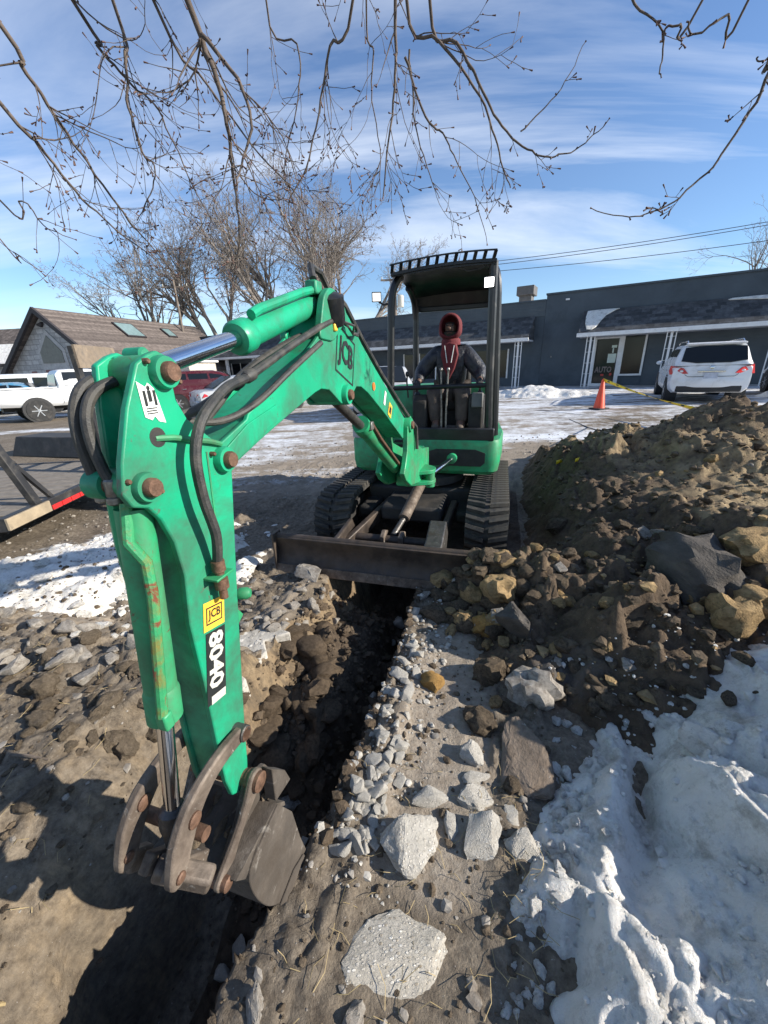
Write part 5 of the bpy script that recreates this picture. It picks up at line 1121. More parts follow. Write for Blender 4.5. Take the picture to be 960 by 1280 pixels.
jk = [[(.36, 1.86, 1.48, .165), (.36, 1.84, 1.64, .175), (.355, 1.80, 1.80, .180), (.352, 1.815, 1.92, .115)],
      [(.355, 1.80, 1.80, .180), (.180, 1.77, 1.875, .112), (.030, 1.72, 1.680, .090), (.038, 1.545, 1.60, .046)],
      [(.355, 1.80, 1.80, .180), (.525, 1.77, 1.865, .112), (.682, 1.71, 1.670, .090), (.692, 1.545, 1.605, .046)]]
skin('jacket', jk, M_JACKET, man, 0, 2)
skin('trousers', [[(.36, 1.86, 1.455, .15), (.27, 1.80, 1.45, .108), (.212, 1.46, 1.505, .090), (.25, 1.475, 1.155, .070)], [(.36, 1.86, 1.455, .15), (.45, 1.80, 1.45, .108), (.528, 1.46, 1.505, .090), (.52, 1.475, 1.155, .070)]], M_TROUS, man, 0, 2)
for x in (.25, .515):
    skin('boot', [[(x, 1.475, 1.22, .058), (x, 1.47, 1.14, .055), (x, 1.40, 1.125, .048), (x, 1.33, 1.12, .040)]], M_BOOT, man, 0, 2)
# hoodie front showing in the open jacket
MB().prism([(.285, 1.955), (.265, 1.86), (.30, 1.70), (.36, 1.60), (.42, 1.70), (.45, 1.86), (.42, 1.955), (.345, 1.90)], 1.655, 1.70, 'y').v
b = MB(); pl_ = [(.275, 1.955), (.262, 1.86), (.300, 1.72), (.355, 1.60), (.415, 1.72), (.448, 1.86), (.425, 1.965), (.350, 1.985)]
b.prism(pl_, 1.618, 1.70, 'y'); b.v = [PP(p) for p in b.v]; b.build('hoodie_front', M_MAROON, man, bevel=.012)
for xs_ in ((.305, 1.95, .335, 1.78), (.405, 1.95, .378, 1.78)):
    MB().tube([PP((xs_[0], 1.616, xs_[1])), PP((xs_[2], 1.606, xs_[3]))], .005, 5).build('drawstring', M_WHITEST, man)
MB().lathe([(.055, -.07), (.085, -.06), (.105, -.02), (.10, .03), (.075, .05)], PP((.349, 1.775, 1.985)), (0, -.12, 1), 20).build('hood_collar', M_MAROON, man, smooth=60)
# hood: shell of a squashed ball, open at the face, peak on top
vs = []; fs = []; nu, nv = 26, 16
for i in range(nv+1):
    th = .92+(pi-.92)*i/nv                           # angle away from the facing direction
    for j in range(nu):
        q = 2*pi*j/nu; rx, rz, ry = .124, .122, .126
        x = rx*sin(th)*cos(q); z = rz*sin(th)*sin(q); y = -ry*cos(th)
        if z > 0: z *= 1.06+.10*max(0, -y/.1)
        if z < -.02: x *= 1.0+.9*min(1, (-z-.02)/.1)*.35; z *= 1.12
        vs.append(PP((hd[0]+x, hd[1]+y+.012, hd[2]+z+.008)))
for i in range(nv):
    for j in range(nu): fs.append((i*nu+j, i*nu+(j+1) % nu, (i+1)*nu+(j+1) % nu, (i+1)*nu+j))
hood = MB().add(vs, fs).build('hood', M_MAROON, man, smooth=60)
so = hood.modifiers.new('thick', 'SOLIDIFY'); so.thickness = .016; so.offset = -1
MB().tube([tuple(vs[j]) for j in range(nu)]+[tuple(vs[0])], .006, 8).build('hood_hem', M_MAROON, man)
for (hx, hy, hz), sd_ in ((LH, 1), (RH, -1)):
    ch = [[(hx, hy+.045, hz+.015, .026), (hx, hy+.01, hz+.012, (.034)), (hx, hy-.015, hz+.008, .030)]]
    for k in range(4):
        fx = hx+(-.027+.018*k)*sd_; L = (.95, 1.05, 1.0, .85)[k]
        ch.append([(hx, hy-.015, hz+.008, .030), (fx, hy-.036, hz+.012, .0105), (fx, hy-.056*L, hz-.006, .0095), (fx, hy-.046*L, hz-.030, .0085)])
    ch.append([(hx, hy+.01, hz+.012, .034), (hx+.030*sd_, hy-.005, hz-.006, .012), (hx+.030*sd_, hy-.030, hz-.022, .010)])
    skin('glove', ch, M_GLOVE, man, 0, 1)

# ================================================================ VEHICLES
M_GLASS = mat('tinted_glass', (.010, .013, .016), .12, var=.05, bump=0, spec=.35)
M_TYRE = mat('tyre', (.022, .022, .022), .8, var=.2, scale=12, bump=.3, bscale=60, dirt=(.12, .11, .10), damt=(.5, .8))
M_RIM = mat('alloy_rim', (.55, .56, .58), .3, metal=.8, var=.1, bump=0)
M_TRIM = mat('black_trim', (.02, .02, .021), .6, var=.2, bump=.1)
M_CHR = mat('bright_trim', (.6, .6, .6), .2, metal=.9, var=.05, bump=0)
def lampmat(n, c): return mat(n, c, .18, var=.12, scale=20, bump=0, spec=.7)
M_TAIL = lampmat('tail_lamp', (.50, .02, .025)); M_CLEAR = lampmat('clear_lamp', (.7, .7, .7))
def carpaint(n, c, r_=.25, salt=(.35, .33, .30)): return mat(n, c, r_, var=.04, scale=2, bump=0, dirt=salt, damt=(.48, .85), dscale=2.2, spec=.6)
FA = R(-31); FE = np.array([cos(FA), sin(FA), 0]); FN = np.array([sin(FA), -cos(FA), 0]); FP = np.array([9.96, 20.76, 0])
def sec(y, w, zb, zt, cr=.02): return [(x*w, y, z) for x, z in ((-.86, zb), (-.97, zb+.10), (-1, zb+.32*(zt-zb)), (-1, zb+.55*(zt-zb)), (-.975, zt-.09), (-.93, zt-.02), (-.55, zt+cr*.7), (0, zt+cr), (.55, zt+cr*.7), (.93, zt-.02), (.975, zt-.09), (1, zb+.55*(zt-zb)), (1, zb+.32*(zt-zb)), (.97, zb+.10), (.86, zb))]
def cab(y, wb, wr, z0, zr): return [(-wb, y, z0), (-wb*.99, y, z0+(zr-z0)*.25), (-wr*1.02, y, z0+(zr-z0)*.82), (-wr*.94, y, z0+(zr-z0)*.96), (-wr*.6, y, zr), (0, y, zr+.015), (wr*.6, y, zr), (wr*.94, y, z0+(zr-z0)*.96), (wr*1.02, y, z0+(zr-z0)*.82), (wb*.99, y, z0+(zr-z0)*.25), (wb, y, z0)]
def wheel(t, x, y, r, w, side, rimr=.62, spokes=7):
    wl = MB().lathe([(r*.6, -w/2), (r*.93, -w/2), (r, -w*.36), (r, w*.36), (r*.93, w/2), (r*.6, w/2)], (x, y, r), (1, 0, 0), 26).build('wheel', M_TYRE, t)
    xo = x+side*(w/2-.02)
    MB().lathe([(r*rimr*.98, -.01*side), (r*rimr, .012*side), (r*rimr*.92, .016*side), (r*rimr*.88, -.02*side)], (xo, y, r), (1, 0, 0), 24).build('rim', M_RIM, wl)
    MB().lathe([(r*rimr*.92, -.03), (r*rimr*.92, -.02)], (xo-side*.012, y, r), (1, 0, 0), 20).build('rim_well', M_TRIM, wl)
    b = MB()
    for k in range(spokes):
        a = 2*pi*k/spokes; b.bar((xo, y, r), (xo, y+cos(a)*r*rimr*.93, r+sin(a)*r*rimr*.93), .03, r*.13, (1, 0, 0))
    b.lathe([(r*.13, -.02), (r*.13, .02), (r*.1, .025)], (xo, y, r), (1, 0, 0), 14); b.build('spokes', M_RIM, wl)
def arch(t, x, y, r, side): MB().lathe([(r*1.16, -.30), (r*1.16, .004)] if side > 0 else [(r*1.16, -.004), (r*1.16, .30)], (x, y, r*1.02), (1, 0, 0), 26).build('arch_shade_disc', M_TRIM, t)  # dark disc painted in for the shaded hollow; the arch is not cut
def glasspane(t, name, pts, m_=None, off=(0, 0, 0)):
    n = Vector(off); b = MB(); k = len(pts); b.add([tuple(Vector(p)+n) for p in pts]+[tuple(Vector(p)-n) for p in pts], [tuple(range(k)), tuple(range(2*k-1, k-1, -1))]+[(i, k+i, k+(i+1) % k, (i+1) % k) for i in range(k)]); return b.build(name, m_ or M_GLASS, t, smooth=20)
def heading(h): return math.atan2(-h[0], h[1])       # +y of the vehicle looks along h
def car(name, label, cat, loc, rz, paint, L=4.6, Wd=1.82, Hh=1.66, suv=True, group=None, r=.36, plate=True, rails=False, rearz=None):
    """+y is the nose, origin on the ground under the tail"""
    t = thing(name, label, cat, loc, rz, group); w = Wd/2; belt = Hh*.645 if suv else Hh*.64; zb = .27 if suv else .2; hood = belt-.03
    st = [(.02, .86, .48, belt-.30), (.06, .95, .33, belt-.06), (.22, .99, zb+.02, belt), (1.0, 1.0, zb, belt+.0), (2.2, 1.0, zb, belt-.02), (3.2, 1.0, zb, hood), (3.9, .985, zb, hood-.10), (4.35, .94, zb+.04, hood-.22), (4.56, .82, .35, hood-.36)]
    k = L/4.6
    MB().loft([sec(y*k, w*s_, a, b_) for y, s_, a, b_ in st]).build('body', paint, t, smooth=40)
    if suv: cs = [(.06, .02), (.16, .42), (.34, .93), (.60, 1.0), (1.5, 1.02), (2.3, 1.0), (2.75, .80), (3.35, .06)]
    else: cs = [(.55, .04), (.95, .55), (1.35, .92), (1.7, 1.0), (2.3, 1.0), (2.7, .82), (3.4, .05)]
    MB().loft([cab(y*k, w*.925, w*.76, belt-.03, belt-.02+(Hh-belt-.02)*q) for y, q in cs]).build('cabin', paint, t, smooth=40)
    zr = Hh; wb, wr = w*.925, w*.76
    def cp(y, f, side, out_=.006):                   # a point on the cabin flank at length y and height share f
        q = np.interp(y/k, [c[0] for c in cs], [c[1] for c in cs]); h = (Hh-belt-.02)*q; z = belt-.02+h*f; x = (wb+(wr*1.02-wb)*f)+out_
        return (side*x, y, z)
    for sd_ in (-1, 1):
        ya = (.42, 1.28) if suv else (.95, 1.50)
        for nm, y0, y1, y0t, y1t in (('side_window', ya[0], ya[1], ya[0]+.22, ya[1]), ('side_window', ya[1]+.09, 2.10, ya[1]+.09, 2.08), ('side_window', 2.19, 3.05, 2.17, 2.62)):
            p = [cp(y0*k, .14, sd_), cp(y1*k, .14, sd_), cp(min(y1t, y1)*k, .80, sd_), cp(y0t*k, .80, sd_)]
            glasspane(t, nm, p, None, (.004*sd_, 0, 0))
        MB().tube([(sd_*w*1.0, .5*k, belt-.34), (sd_*w*1.006, 2.2*k, belt-.33), (sd_*w*1.0, 3.4*k, belt-.36)], .012, 5).build('side_trim', paint, t)
        for y in (1.15, 2.15): MB().bar((sd_*w*1.003, (y-.07)*k, belt-.16), (sd_*w*1.003, (y+.07)*k, belt-.155), .03, .025).build('door_handle', M_CHR, t, bevel=.006)
        MB().ball((sd_*(w+.09), 2.95*k, belt+.05), (.09, .06, .065), 10, 8).build('wing_mirror', paint, t)
        for y in (.82*k, 3.72*k):
            arch(t, sd_*w*1.0, y, r, sd_); wheel(t, sd_*(w-.10), y, r, .22, sd_)
        if suv:
            tz = belt-.14; P = [(sd_*w*.55, -.012*k+.04, tz-.10), (sd_*w*1.0, .12, tz-.12), (sd_*w*1.012, .36, tz-.02), (sd_*w*.99, .32, tz+.12), (sd_*w*.93, .06, tz+.105), (sd_*w*.70, .03, tz+.05)]
        else: tz = belt-.16; P = [(sd_*w*.55, .02, tz-.06), (sd_*w*.98, .14, tz-.07), (sd_*w*1.005, .30, tz-.02), (sd_*w*.97, .22, tz+.06), (sd_*w*.6, .04, tz+.05)]
        tl = glasspane(t, 'tail_light', P, M_TAIL, (.012*sd_, -.022, 0))
        MB().ball((sd_*w*.73, .012, tz-.035), (.045, .02, .03), 10, 6).build('reversing_lamp', M_CLEAR, tl)
        MB().prism([(3.98*k, hood-.36), (4.44*k, hood-.40), (4.50*k, hood-.30), (4.1*k, hood-.20)], sd_*w*.80, sd_*w*.955).build('headlight', M_CLEAR, t, bevel=.02)
    # rear screen, windscreen
    def rs(y, f): q = np.interp(y/k, [c[0] for c in cs], [c[1] for c in cs]); return y, belt-.02+(Hh-belt-.02)*q
    if suv:
        p = [(-w*.78, .13, belt+.09), (-w*.4, .085, belt+.04), (w*.4, .085, belt+.04), (w*.78, .13, belt+.09), (w*.72, .275, Hh-.15), (w*.4, .27, Hh-.12), (-w*.4, .27, Hh-.12), (-w*.72, .275, Hh-.15)]
        rw = glasspane(t, 'rear_window', p, None, (0, .02, -.012)); rw.location.y = -.028
        MB().tube([(0, .045, belt+.03), (-.25, .085, belt+.10)], .009, 5).build('rear_wiper', M_TRIM, t)
        MB().prism([(.20, Hh-.035), (.24, Hh-.09), (.50, Hh-.04), (.55, Hh+.0)], -w*.70, w*.70).build('roof_spoiler', paint, t, bevel=.012)
        MB().box((0, .15, .42), (Wd*.80, .26, .20)).build('rear_valance', M_TRIM, t, bevel=.04)
        MB().loft([[(x, y+dy, z) for x, dy in ((-w*.95, .16), (-w*.8, .02), (0, -.03), (w*.8, .02), (w*.95, .16))]+[(x, .35, z) for x in (w*.9, -w*.9)] for y, z in ((.03, .44), (.0, .52), (.0, .66), (.03, .73))]).build('rear_bumper', paint, t, bevel=.01)
        MB().box((0, -.002, belt-.19), (.62, .02, .045)).build('tailgate_trim', M_CHR, t, bevel=.008)
        MB().lathe([(.045, 0), (.05, .012), (.03, .016)], (0, .028, belt-.08), (0, -1, .1), 16).build('badge', M_CHR, t)
        MB().tube([(-w*.62, .02, .78), (-w*.55, .0, .735), (w*.55, .0, .735), (w*.62, .02, .78)], .006, 5).build('tailgate_seam', M_TRIM, t)
        for s2 in (-1, 1): MB().tube([(s2*w*.62, .02, .78), (s2*w*.66, .035, belt-.2)], .005, 5).build('tailgate_seam', M_TRIM, t)
    else:
        p = [(-w*.74, .62, belt+.04), (w*.74, .62, belt+.04), (w*.62, 1.32, Hh-.09), (-w*.62, 1.32, Hh-.09)]
        rw = glasspane(t, 'rear_window', p, None, (0, .01, -.02)); rw.location = (0, -.02, .028)
        MB().box((0, .10, .45), (Wd*.86, .22, .26)).build('rear_bumper', paint, t, bevel=.05)
    if plate: MB().box((0, -.006, belt-.30 if suv else .62), (.31, .02, .155)).build('number_plate', mat('plate_'+name, (.42, .45, .52), .4, var=.2, scale=12, bump=0), t, bevel=.006)
    p = [(-w*.76, 3.16*k, belt+.05), (w*.76, 3.16*k, belt+.05), (w*.62, 2.72*k, Hh-.12), (-w*.62, 2.72*k, Hh-.12)]
    ws = glasspane(t, 'windscreen', p, None, (0, .01, .015)); ws.location = (0, .035, .035)
    if rails:
        for s2 in (-1, 1): MB().tube([(s2*w*.66, .40, Hh-.02), (s2*w*.66, .55, Hh+.045), (s2*w*.665, 1.6, Hh+.055), (s2*w*.665, 2.2, Hh+.045), (s2*w*.66, 2.35, Hh-.0)], .016, 7).build('roof_rail', M_CHR, t)
        MB().prism([(1.0, Hh+.01), (1.12, Hh+.01), (1.03, Hh+.06)], -.012, .012).build('roof_antenna', M_TRIM, t)
    return t
P_WHITE = carpaint('white_car_paint', (.72, .73, .74)); P_MAROON = carpaint('maroon_car_paint', (.075, .010, .014), .25, (.13, .06, .06)); P_SILVER = carpaint('silver_car_paint', (.42, .44, .46)); P_WHITESHADE = carpaint('white_paint_in_shade', (.30, .32, .34)); P_BLUE = carpaint('blue_car_paint', (.06, .20, .34)); P_DARK = carpaint('dark_car_paint', (.05, .055, .06))
NOSE = (.515, .857)
def zlot(x, y): return float(lot_z(np.array([x]), np.array([y]))[0])
def on_lot(x, y): return (x, y, zlot(x, y))
car('parked_suv', 'white SUV parked nose in toward the grey shop front on the right', 'SUV', on_lot(9.22, 11.25), heading((.50, .866)), P_WHITE, 4.65, 1.86, 1.64, True, None, .36, True, True)
car('parked_suv', 'silver SUV mostly cut off by the right edge of the picture', 'SUV', on_lot(12.55, 10.6), heading(NOSE), P_SILVER, 4.6, 1.84, 1.62, True)
car('parked_car', 'silver car parked directly behind the excavator', 'car', on_lot(.10, 11.0), heading((.03, 1)), P_SILVER, 4.5, 1.80, 1.46, False, None, .32)
car('parked_suv', 'maroon SUV seen between the arm and the hoses on the left', 'SUV', on_lot(-9.7, 17.6), heading((.93, .36)), P_MAROON, 4.8, 1.85, 1.70, True)
car('parked_car', 'pale silver sedan parked right of the maroon SUV', 'car', on_lot(-6.9, 14.9), heading((.80, .60)), P_SILVER, 4.5, 1.78, 1.44, False, None, .31)
car('parked_car', 'blue car partly hidden behind the bed of the white pickup', 'car', on_lot(-19.9, 19.3), heading((.90, .44)), P_BLUE, 4.4, 1.78, 1.50, False, None, .31)
# panel van at the left edge
t = thing('parked_van', 'white van behind the pickup at the left edge of the picture', 'van', on_lot(-21.4, 21.0), heading((.85, .53)))
b = MB().loft([sec(y, .98*s_, .3, z, .03) for y, s_, z in ((0, .93, 1.75), (.1, .98, 1.84), (3.6, .98, 1.86), (4.1, .93, 1.45), (4.5, .92, 1.18), (5.1, .9, 1.05), (5.25, .82, .85))]); b.build('body', P_WHITE, t)
for sd_ in (-1, 1):
    glasspane(t, 'side_window', [(sd_*.985, 3.0, 1.22), (sd_*.985, 3.95, 1.22), (sd_*.96, 3.62, 1.66), (sd_*.975, 3.0, 1.68)], None, (.006*sd_, 0, 0))
    glasspane(t, 'side_window', [(sd_*.985, .5, 1.22), (sd_*.985, 2.8, 1.22), (sd_*.975, 2.8, 1.66), (sd_*.975, .5, 1.66)], None, (.006*sd_, 0, 0))
    for y in (.9, 4.3): wheel(t, sd_*.86, y, .35, .22, sd_)
    glasspane(t, 'tail_light', [(sd_*.80, .0, .95), (sd_*.93, .03, .95), (sd_*.92, .03, 1.35), (sd_*.80, .0, 1.35)], M_TAIL, (0, -.02, 0))
# white crew cab pickup
def pickup(label, loc, rz):
    t = thing('pickup_truck', label, 'pickup', loc, rz); w = .98; zb = .55; bz = 1.22; k = 1
    st = [(.08, .97, .70, bz-.02), (.16, 1, zb+.05, bz), (1.2, 1, zb, bz), (2.05, 1, zb, bz), (4.0, 1, zb, bz-.02), (4.7, .99, zb, bz-.04), (5.4, .97, zb, bz-.12), (5.65, .90, .62, bz-.28)]
    MB().loft([sec(y, w*s_, a, b_, .01) for y, s_, a, b_ in st]).build('body', P_WHITE, t, smooth=40)
    MB().box((0, 1.10, bz+.012), (1.5, 1.70, .01)).build('bed_hollow_shade', M_TRIM, t)  # dark sheet standing for the shade inside the bed, which is closed
    for s_ in (-1, 1): MB().bar((s_*.90, .15, bz+.02), (s_*.90, 2.02, bz+.02), .13, .04).build('bed_rail', P_WHITE, t, bevel=.012)
    cs = [(2.06, .0), (2.10, .75), (2.22, .95), (2.5, 1.0), (3.3, 1.0), (3.6, .9), (4.25, .02)]; Hh = 1.93
    MB().loft([cab(y, w*.95, w*.79, bz-.03, bz-.02+(Hh-bz)*q) for y, q in cs]).build('cab', P_WHITE, t, smooth=40)
    for s_ in (-1, 1):
        for y0, y1, y0t, y1t in ((2.26, 2.80, 2.32, 2.80), (2.90, 3.95, 2.90, 3.48)):
            p = [(s_*(w*.935+.008), y0, bz+.07), (s_*(w*.935+.008), y1, bz+.07), (s_*(w*.80+.012), y1t, Hh-.13), (s_*(w*.80+.012), y0t, Hh-.13)]
            glasspane(t, 'side_window', p, None, (.006*s_, 0, 0))
        for y in (2.08, 2.86, 4.0): MB().tube([(s_*(w+.001), y, bz-.03), (s_*(w+.001), y+.02, .62)], .006, 4).build('door_seam', M_TRIM, t)
        for y in (2.60, 3.0): MB().bar((s_*(w+.004), y-.08, 1.08), (s_*(w+.004), y+.08, 1.08), .03, .03).build('door_handle', M_TRIM, t)
        MB().box((s_*(w+.14), 3.85, bz+.10), (.20, .10, .24)).build('wing_mirror', M_TRIM, t, bevel=.03)
        for y in (1.25, 4.72): arch(t, s_*w, y, .42, s_); wheel(t, s_*(w-.11), y, .415, .27, s_, .60, 6)
        b = MB().prism([(.02, bz-.36), (.02, bz-.06), (.20, bz-.08), (.26, bz-.20), (.20, bz-.34)], s_*w*.82, s_*(w+.006)); b.build('tail_light', M_TAIL, t, bevel=.015)
        MB().box((s_*w*.9, 5.55, bz-.36), (.22, .16, .20)).build('headlight', M_CLEAR, t, bevel=.03)
    MB().box((0, .07, .98), (1.55, .03, .46)).build('tailgate', P_WHITESHADE, t, bevel=.015)  # white tailgate given a grey paint that holds its shade
    MB().box((0, .045, 1.08), (.20, .03, .06)).build('tailgate_handle', M_TRIM, t)
    MB().box((0, -.02, .66), (1.9, .16, .18)).build('rear_bumper', M_CHR, t, bevel=.03)
    MB().box((0, -.11, .66), (.32, .012, .15)).build('number_plate', M_GRYST, t)
    glasspane(t, 'rear_window', [(-.72, 2.055, bz+.08), (.72, 2.055, bz+.08), (.62, 2.13, Hh-.20), (-.62, 2.13, Hh-.20)], None, (0, -.01, 0)).location.y = -.02
    MB().box((0, 1.6, .5), (.7, 2.6, .18)).build('chassis', M_TRIM, t)
    return t
pickup('white pickup truck parked before the stone house on the left', on_lot(-14.75, 15.2), heading((.66, .75)))

# ================================================================ BUILDINGS
def FS(s_, d, z): return tuple(FP+FE*s_+FN*d+np.array([0, 0, z]))
class FB(MB):                                # boxes in the facade's own directions: along, outward, up
    def fbox(s, s0, s1, d0, d1, z0, z1):
        vs = [FS(a, b, c) for c in (z0, z1) for a, b in ((s0, d0), (s1, d0), (s1, d1), (s0, d1))]
        return s.add(vs, [(0,3,2,1),(4,5,6,7),(0,1,5,4),(1,2,6,5),(2,3,7,6),(3,0,4,7)])
    def fpoly(s, poly, s0, s1):              # profile in (outward, up)
        n = len(poly); vs = [FS(s0, d, z) for d, z in poly]+[FS(s1, d, z) for d, z in poly]
        return s.add(vs, [tuple(range(n-1, -1, -1)), tuple(range(n, 2*n))]+[(i, (i+1) % n, n+(i+1) % n, n+i) for i in range(n)])
M_SIDING, t, p = newmat('slate_siding'); co = N(t, 'ShaderNodeTexCoord').outputs['Object']
sx_ = N(t, 'ShaderNodeSeparateXYZ'); t.links.new(co, sx_.inputs[0]); saw = mth(t, 'FRACT', mth(t, 'MULTIPLY', sx_.outputs[2], 6.0))
c = mixc(t, mrange(t, noise(t, 1.2, 5, .6, vec=co), .3, .7), (.045, .060, .075), (.070, .090, .108)); t.links.new(c, p.inputs['Base Color']); p.inputs['Roughness'].default_value = .6; bumpn(t, p, saw, .7, .02)
M_PLAIN = mat('slate_stucco', (.062, .080, .098), .8, var=.16, scale=.9, bump=.4, bscale=14, dirt=(.045, .056, .066), damt=(.5, .75), dscale=.6, bdist=.02)
M_WTRIM = mat('white_trim', (.70, .70, .70), .5, var=.08, scale=4, bump=0, dirt=(.45, .44, .42), damt=(.55, .85))
def shingle(name, a, b_, rot=0.0, rows=7.0):
    m_, t, p = newmat(name); co = N(t, 'ShaderNodeTexCoord').outputs['Object']
    mp_ = N(t, 'ShaderNodeMapping'); mp_.inputs['Rotation'].default_value = (0, 0, rot); t.links.new(co, mp_.inputs[0])
    sp = N(t, 'ShaderNodeSeparateXYZ'); t.links.new(mp_.outputs[0], sp.inputs[0])
    row = mth(t, 'MULTIPLY', sp.outputs[2], rows); rf = mth(t, 'FLOOR', row); fr = mth(t, 'FRACT', row)
    cb_ = N(t, 'ShaderNodeCombineXYZ'); t.links.new(mth(t, 'FLOOR', mth(t, 'ADD', mth(t, 'MULTIPLY', sp.outputs[0], 3.2), mth(t, 'MULTIPLY', rf, .37))), cb_.inputs[0]); t.links.new(rf, cb_.inputs[1])
    wn = N(t, 'ShaderNodeTexWhiteNoise', noise_dimensions='2D'); t.links.new(cb_.outputs[0], wn.inputs['Vector'])
    c = mixc(t, wn.outputs['Value'], a, b_); c = mixc(t, mrange(t, noise(t, 5, 7, .7, vec=co), .4, .75), c, [v*.6 for v in a]); t.links.new(c, p.inputs['Base Color']); p.inputs['Roughness'].default_value = .92
    bumpn(t, p, mth(t, 'ADD', fr, mth(t, 'MULTIPLY', noise(t, 40, 4, .7, vec=co), .4)), .6, .02); return m_
M_SHGREY = shingle('grey_shingles', (.040, .042, .046), (.115, .118, .122), -FA)
M_SHBRN = shingle('brown_shingles', (.085, .068, .060), (.20, .165, .145), 0)
M_INT = mat('dark_interior', (.012, .014, .016), .9, bump=0)
M_PAPER = mat('paper', (.55, .62, .55), .7, bump=0, var=.1); M_PINK = mat('faded_print', (.20, .15, .14), .6, bump=0); M_REDP = mat('red_print', (.5, .05, .04), .6, bump=0)
def column(parent, s_, d, z0, z1):
    cl = FB().fbox(s_-.04, s_+.04, d-.04, d+.04, z0, z1).build('porch_column', M_WTRIM, parent)
    for ds, dd in ((-.16, 0), (.16, 0)): FB().fbox(s_+ds-.017, s_+ds+.017, d+dd-.017, d+dd+.017, z0, z1).build('column_rail', M_WTRIM, cl)
    b = MB()
    for k in range(7):
        z = z0+.15+(z1-z0-.3)*k/6
        b.tube([FS(s_-.15, d, z), FS(s_+.15, d, z)], .010, 5)
    b.build('column_lattice', M_WTRIM, cl)
    return cl
GZ0 = .42
# ---- right block
rb = thing('shop_building', 'plain dark slate shop block with shingled awning, glass door and window on the right', 'building', FS(4, -6, GZ0))
def FBuild(b, name, m_, parent, **k):
    o = b.build(name, m_, None, **k); o.parent = parent; o.matrix_parent_inverse = Matrix.Translation(-Vector(root_of(parent).location)); return o
def root_of(o):
    while o.parent: o = o.parent
    return o
# children keep world coordinates: shift their vertices by the thing's base
class FB2(FB):
    def build(s, name, m_, parent, **k):
        L = root_of(parent).location; s.v = [(x-L.x, y-L.y, z-L.z) for x, y, z in s.v]; return MB.build(s, name, m_, parent, **k)
FB = FB2
class WB(MB):
    def build(s, name, m_, parent, **k):
        L = root_of(parent).location; s.v = [(x-L.x, y-L.y, z-L.z) for x, y, z in s.v]; return MB.build(s, name, m_, parent, **k)
_MB = MB
def column(parent, s_, d, z0, z1):
    cl = FB().fbox(s_-.045, s_+.045, d-.045, d+.045, z0, z1).build('porch_column', M_WTRIM, parent)
    for ds in (-.17, .17): FB().fbox(s_+ds-.020, s_+ds+.020, d-.02, d+.02, z0, z1).build('column_rail', M_WTRIM, cl)
    for k in range(5):
        z = z0+.2+(z1-z0-.4)*k/4; WB().tube([FS(s_-.15, d, z), FS(s_+.15, d, z)], .011, 5).build('column_rung', M_WTRIM, cl)
    return cl
FB().fbox(-1.95, 16, -13, -1.5, .1, 5.08).build('wall', M_PLAIN, rb)
FB().fbox(2.98, 16, -1.5, -1.47, .3, 3.95).build('lap_siding', M_SIDING, rb)
FB().fbox(-1.99, 16.05, -13.05, -1.44, 5.08, 5.17).build('parapet_cap', M_PLAIN, rb, bevel=.01)
aw = FB().fpoly([(-1.47, 4.12), (-1.40, 4.14), (.02, 3.06), (.02, 2.95), (-1.47, 2.95)], -.06, 16).build('awning_roof', M_SHGREY, rb)
FB().fbox(-.12, 16.05, .02, .10, 2.86, 3.04).build('gutter', M_WTRIM, rb, bevel=.012)
FB().fbox(-.06, 16, -1.46, .0, 2.87, 2.945).build('soffit', M_WTRIM, rb)
for s_ in (.53, 3.78, 7.4, 11): column(rb, s_, -.12, .44, 2.87)
FB().fbox(-.4, 16, -1.46, .3, .3, .50).build('shop_step', mat('concrete_step', (.32, .31, .29), .85, var=.15, bump=.2), rb)
# door
dr = FB().fbox(.62, 1.86, -1.48, -1.46, .50, 2.86).build('shop_door', M_GLASS, rb)
for a in ((.58, .74, .50, 2.86), (1.74, 1.92, .50, 2.86)): FB().fbox(a[0], a[1], -1.475, -1.40, a[2], a[3]).build('door_frame', M_WTRIM, dr)
FB().fbox(.74, 1.74, -1.475, -1.41, .50, .62).build('door_frame', M_WTRIM, dr); FB().fbox(.74, 1.74, -1.475, -1.41, 2.78, 2.86).build('door_frame', M_WTRIM, dr)
FB().fbox(1.69, 1.74, -1.42, -1.36, 1.30, 1.66).build('door_handle', M_TRIM, dr)
FB().fbox(1.33, 1.70, -1.458, -1.452, 1.62, 2.06).build('door_notice', M_PAPER, dr); FB().fbox(1.45, 1.68, -1.458, -1.452, 2.34, 2.46).build('door_notice', M_PAPER, dr); FB().fbox(1.50, 1.56, -1.458, -1.452, 2.10, 2.33).build('door_notice', M_PAPER, dr)
v_, f_ = text_mb('AUTO', .03); b = FB(); b.v = [FS(1.20+p_[0]*.78, -1.455, 1.30+p_[1]*.30) for p_ in v_]; b.f = f_; b.build('door_lettering', M_PINK, dr, smooth=0)
FB().fbox(1.12, 1.26, -1.458, -1.453, .98, 1.08).build('door_print', M_REDP, dr); FB().fbox(1.52, 1.62, -1.458, -1.453, 1.0, 1.12).build('door_print', M_REDP, dr)
wn = FB().fbox(1.96, 2.86, -1.48, -1.46, 1.06, 2.84).build('shop_window', M_GLASS, rb)
for a in ((2.84, 2.93, .98, 2.86), (1.92, 1.99, .98, 2.86)): FB().fbox(a[0], a[1], -1.475, -1.41, a[2], a[3]).build('window_frame', M_WTRIM, wn)
FB().fbox(1.99, 2.84, -1.475, -1.41, .98, 1.07).build('window_sill', M_WTRIM, wn)
FB().fbox(-1.0, -.82, -1.5, -1.40, 4.74, 4.82).build('wall_lamp', M_WTRIM, rb); FB().fbox(-1.45, -1.40, -1.5, -1.44, 2.0, 2.07).build('wall_tap', M_FIT, rb)
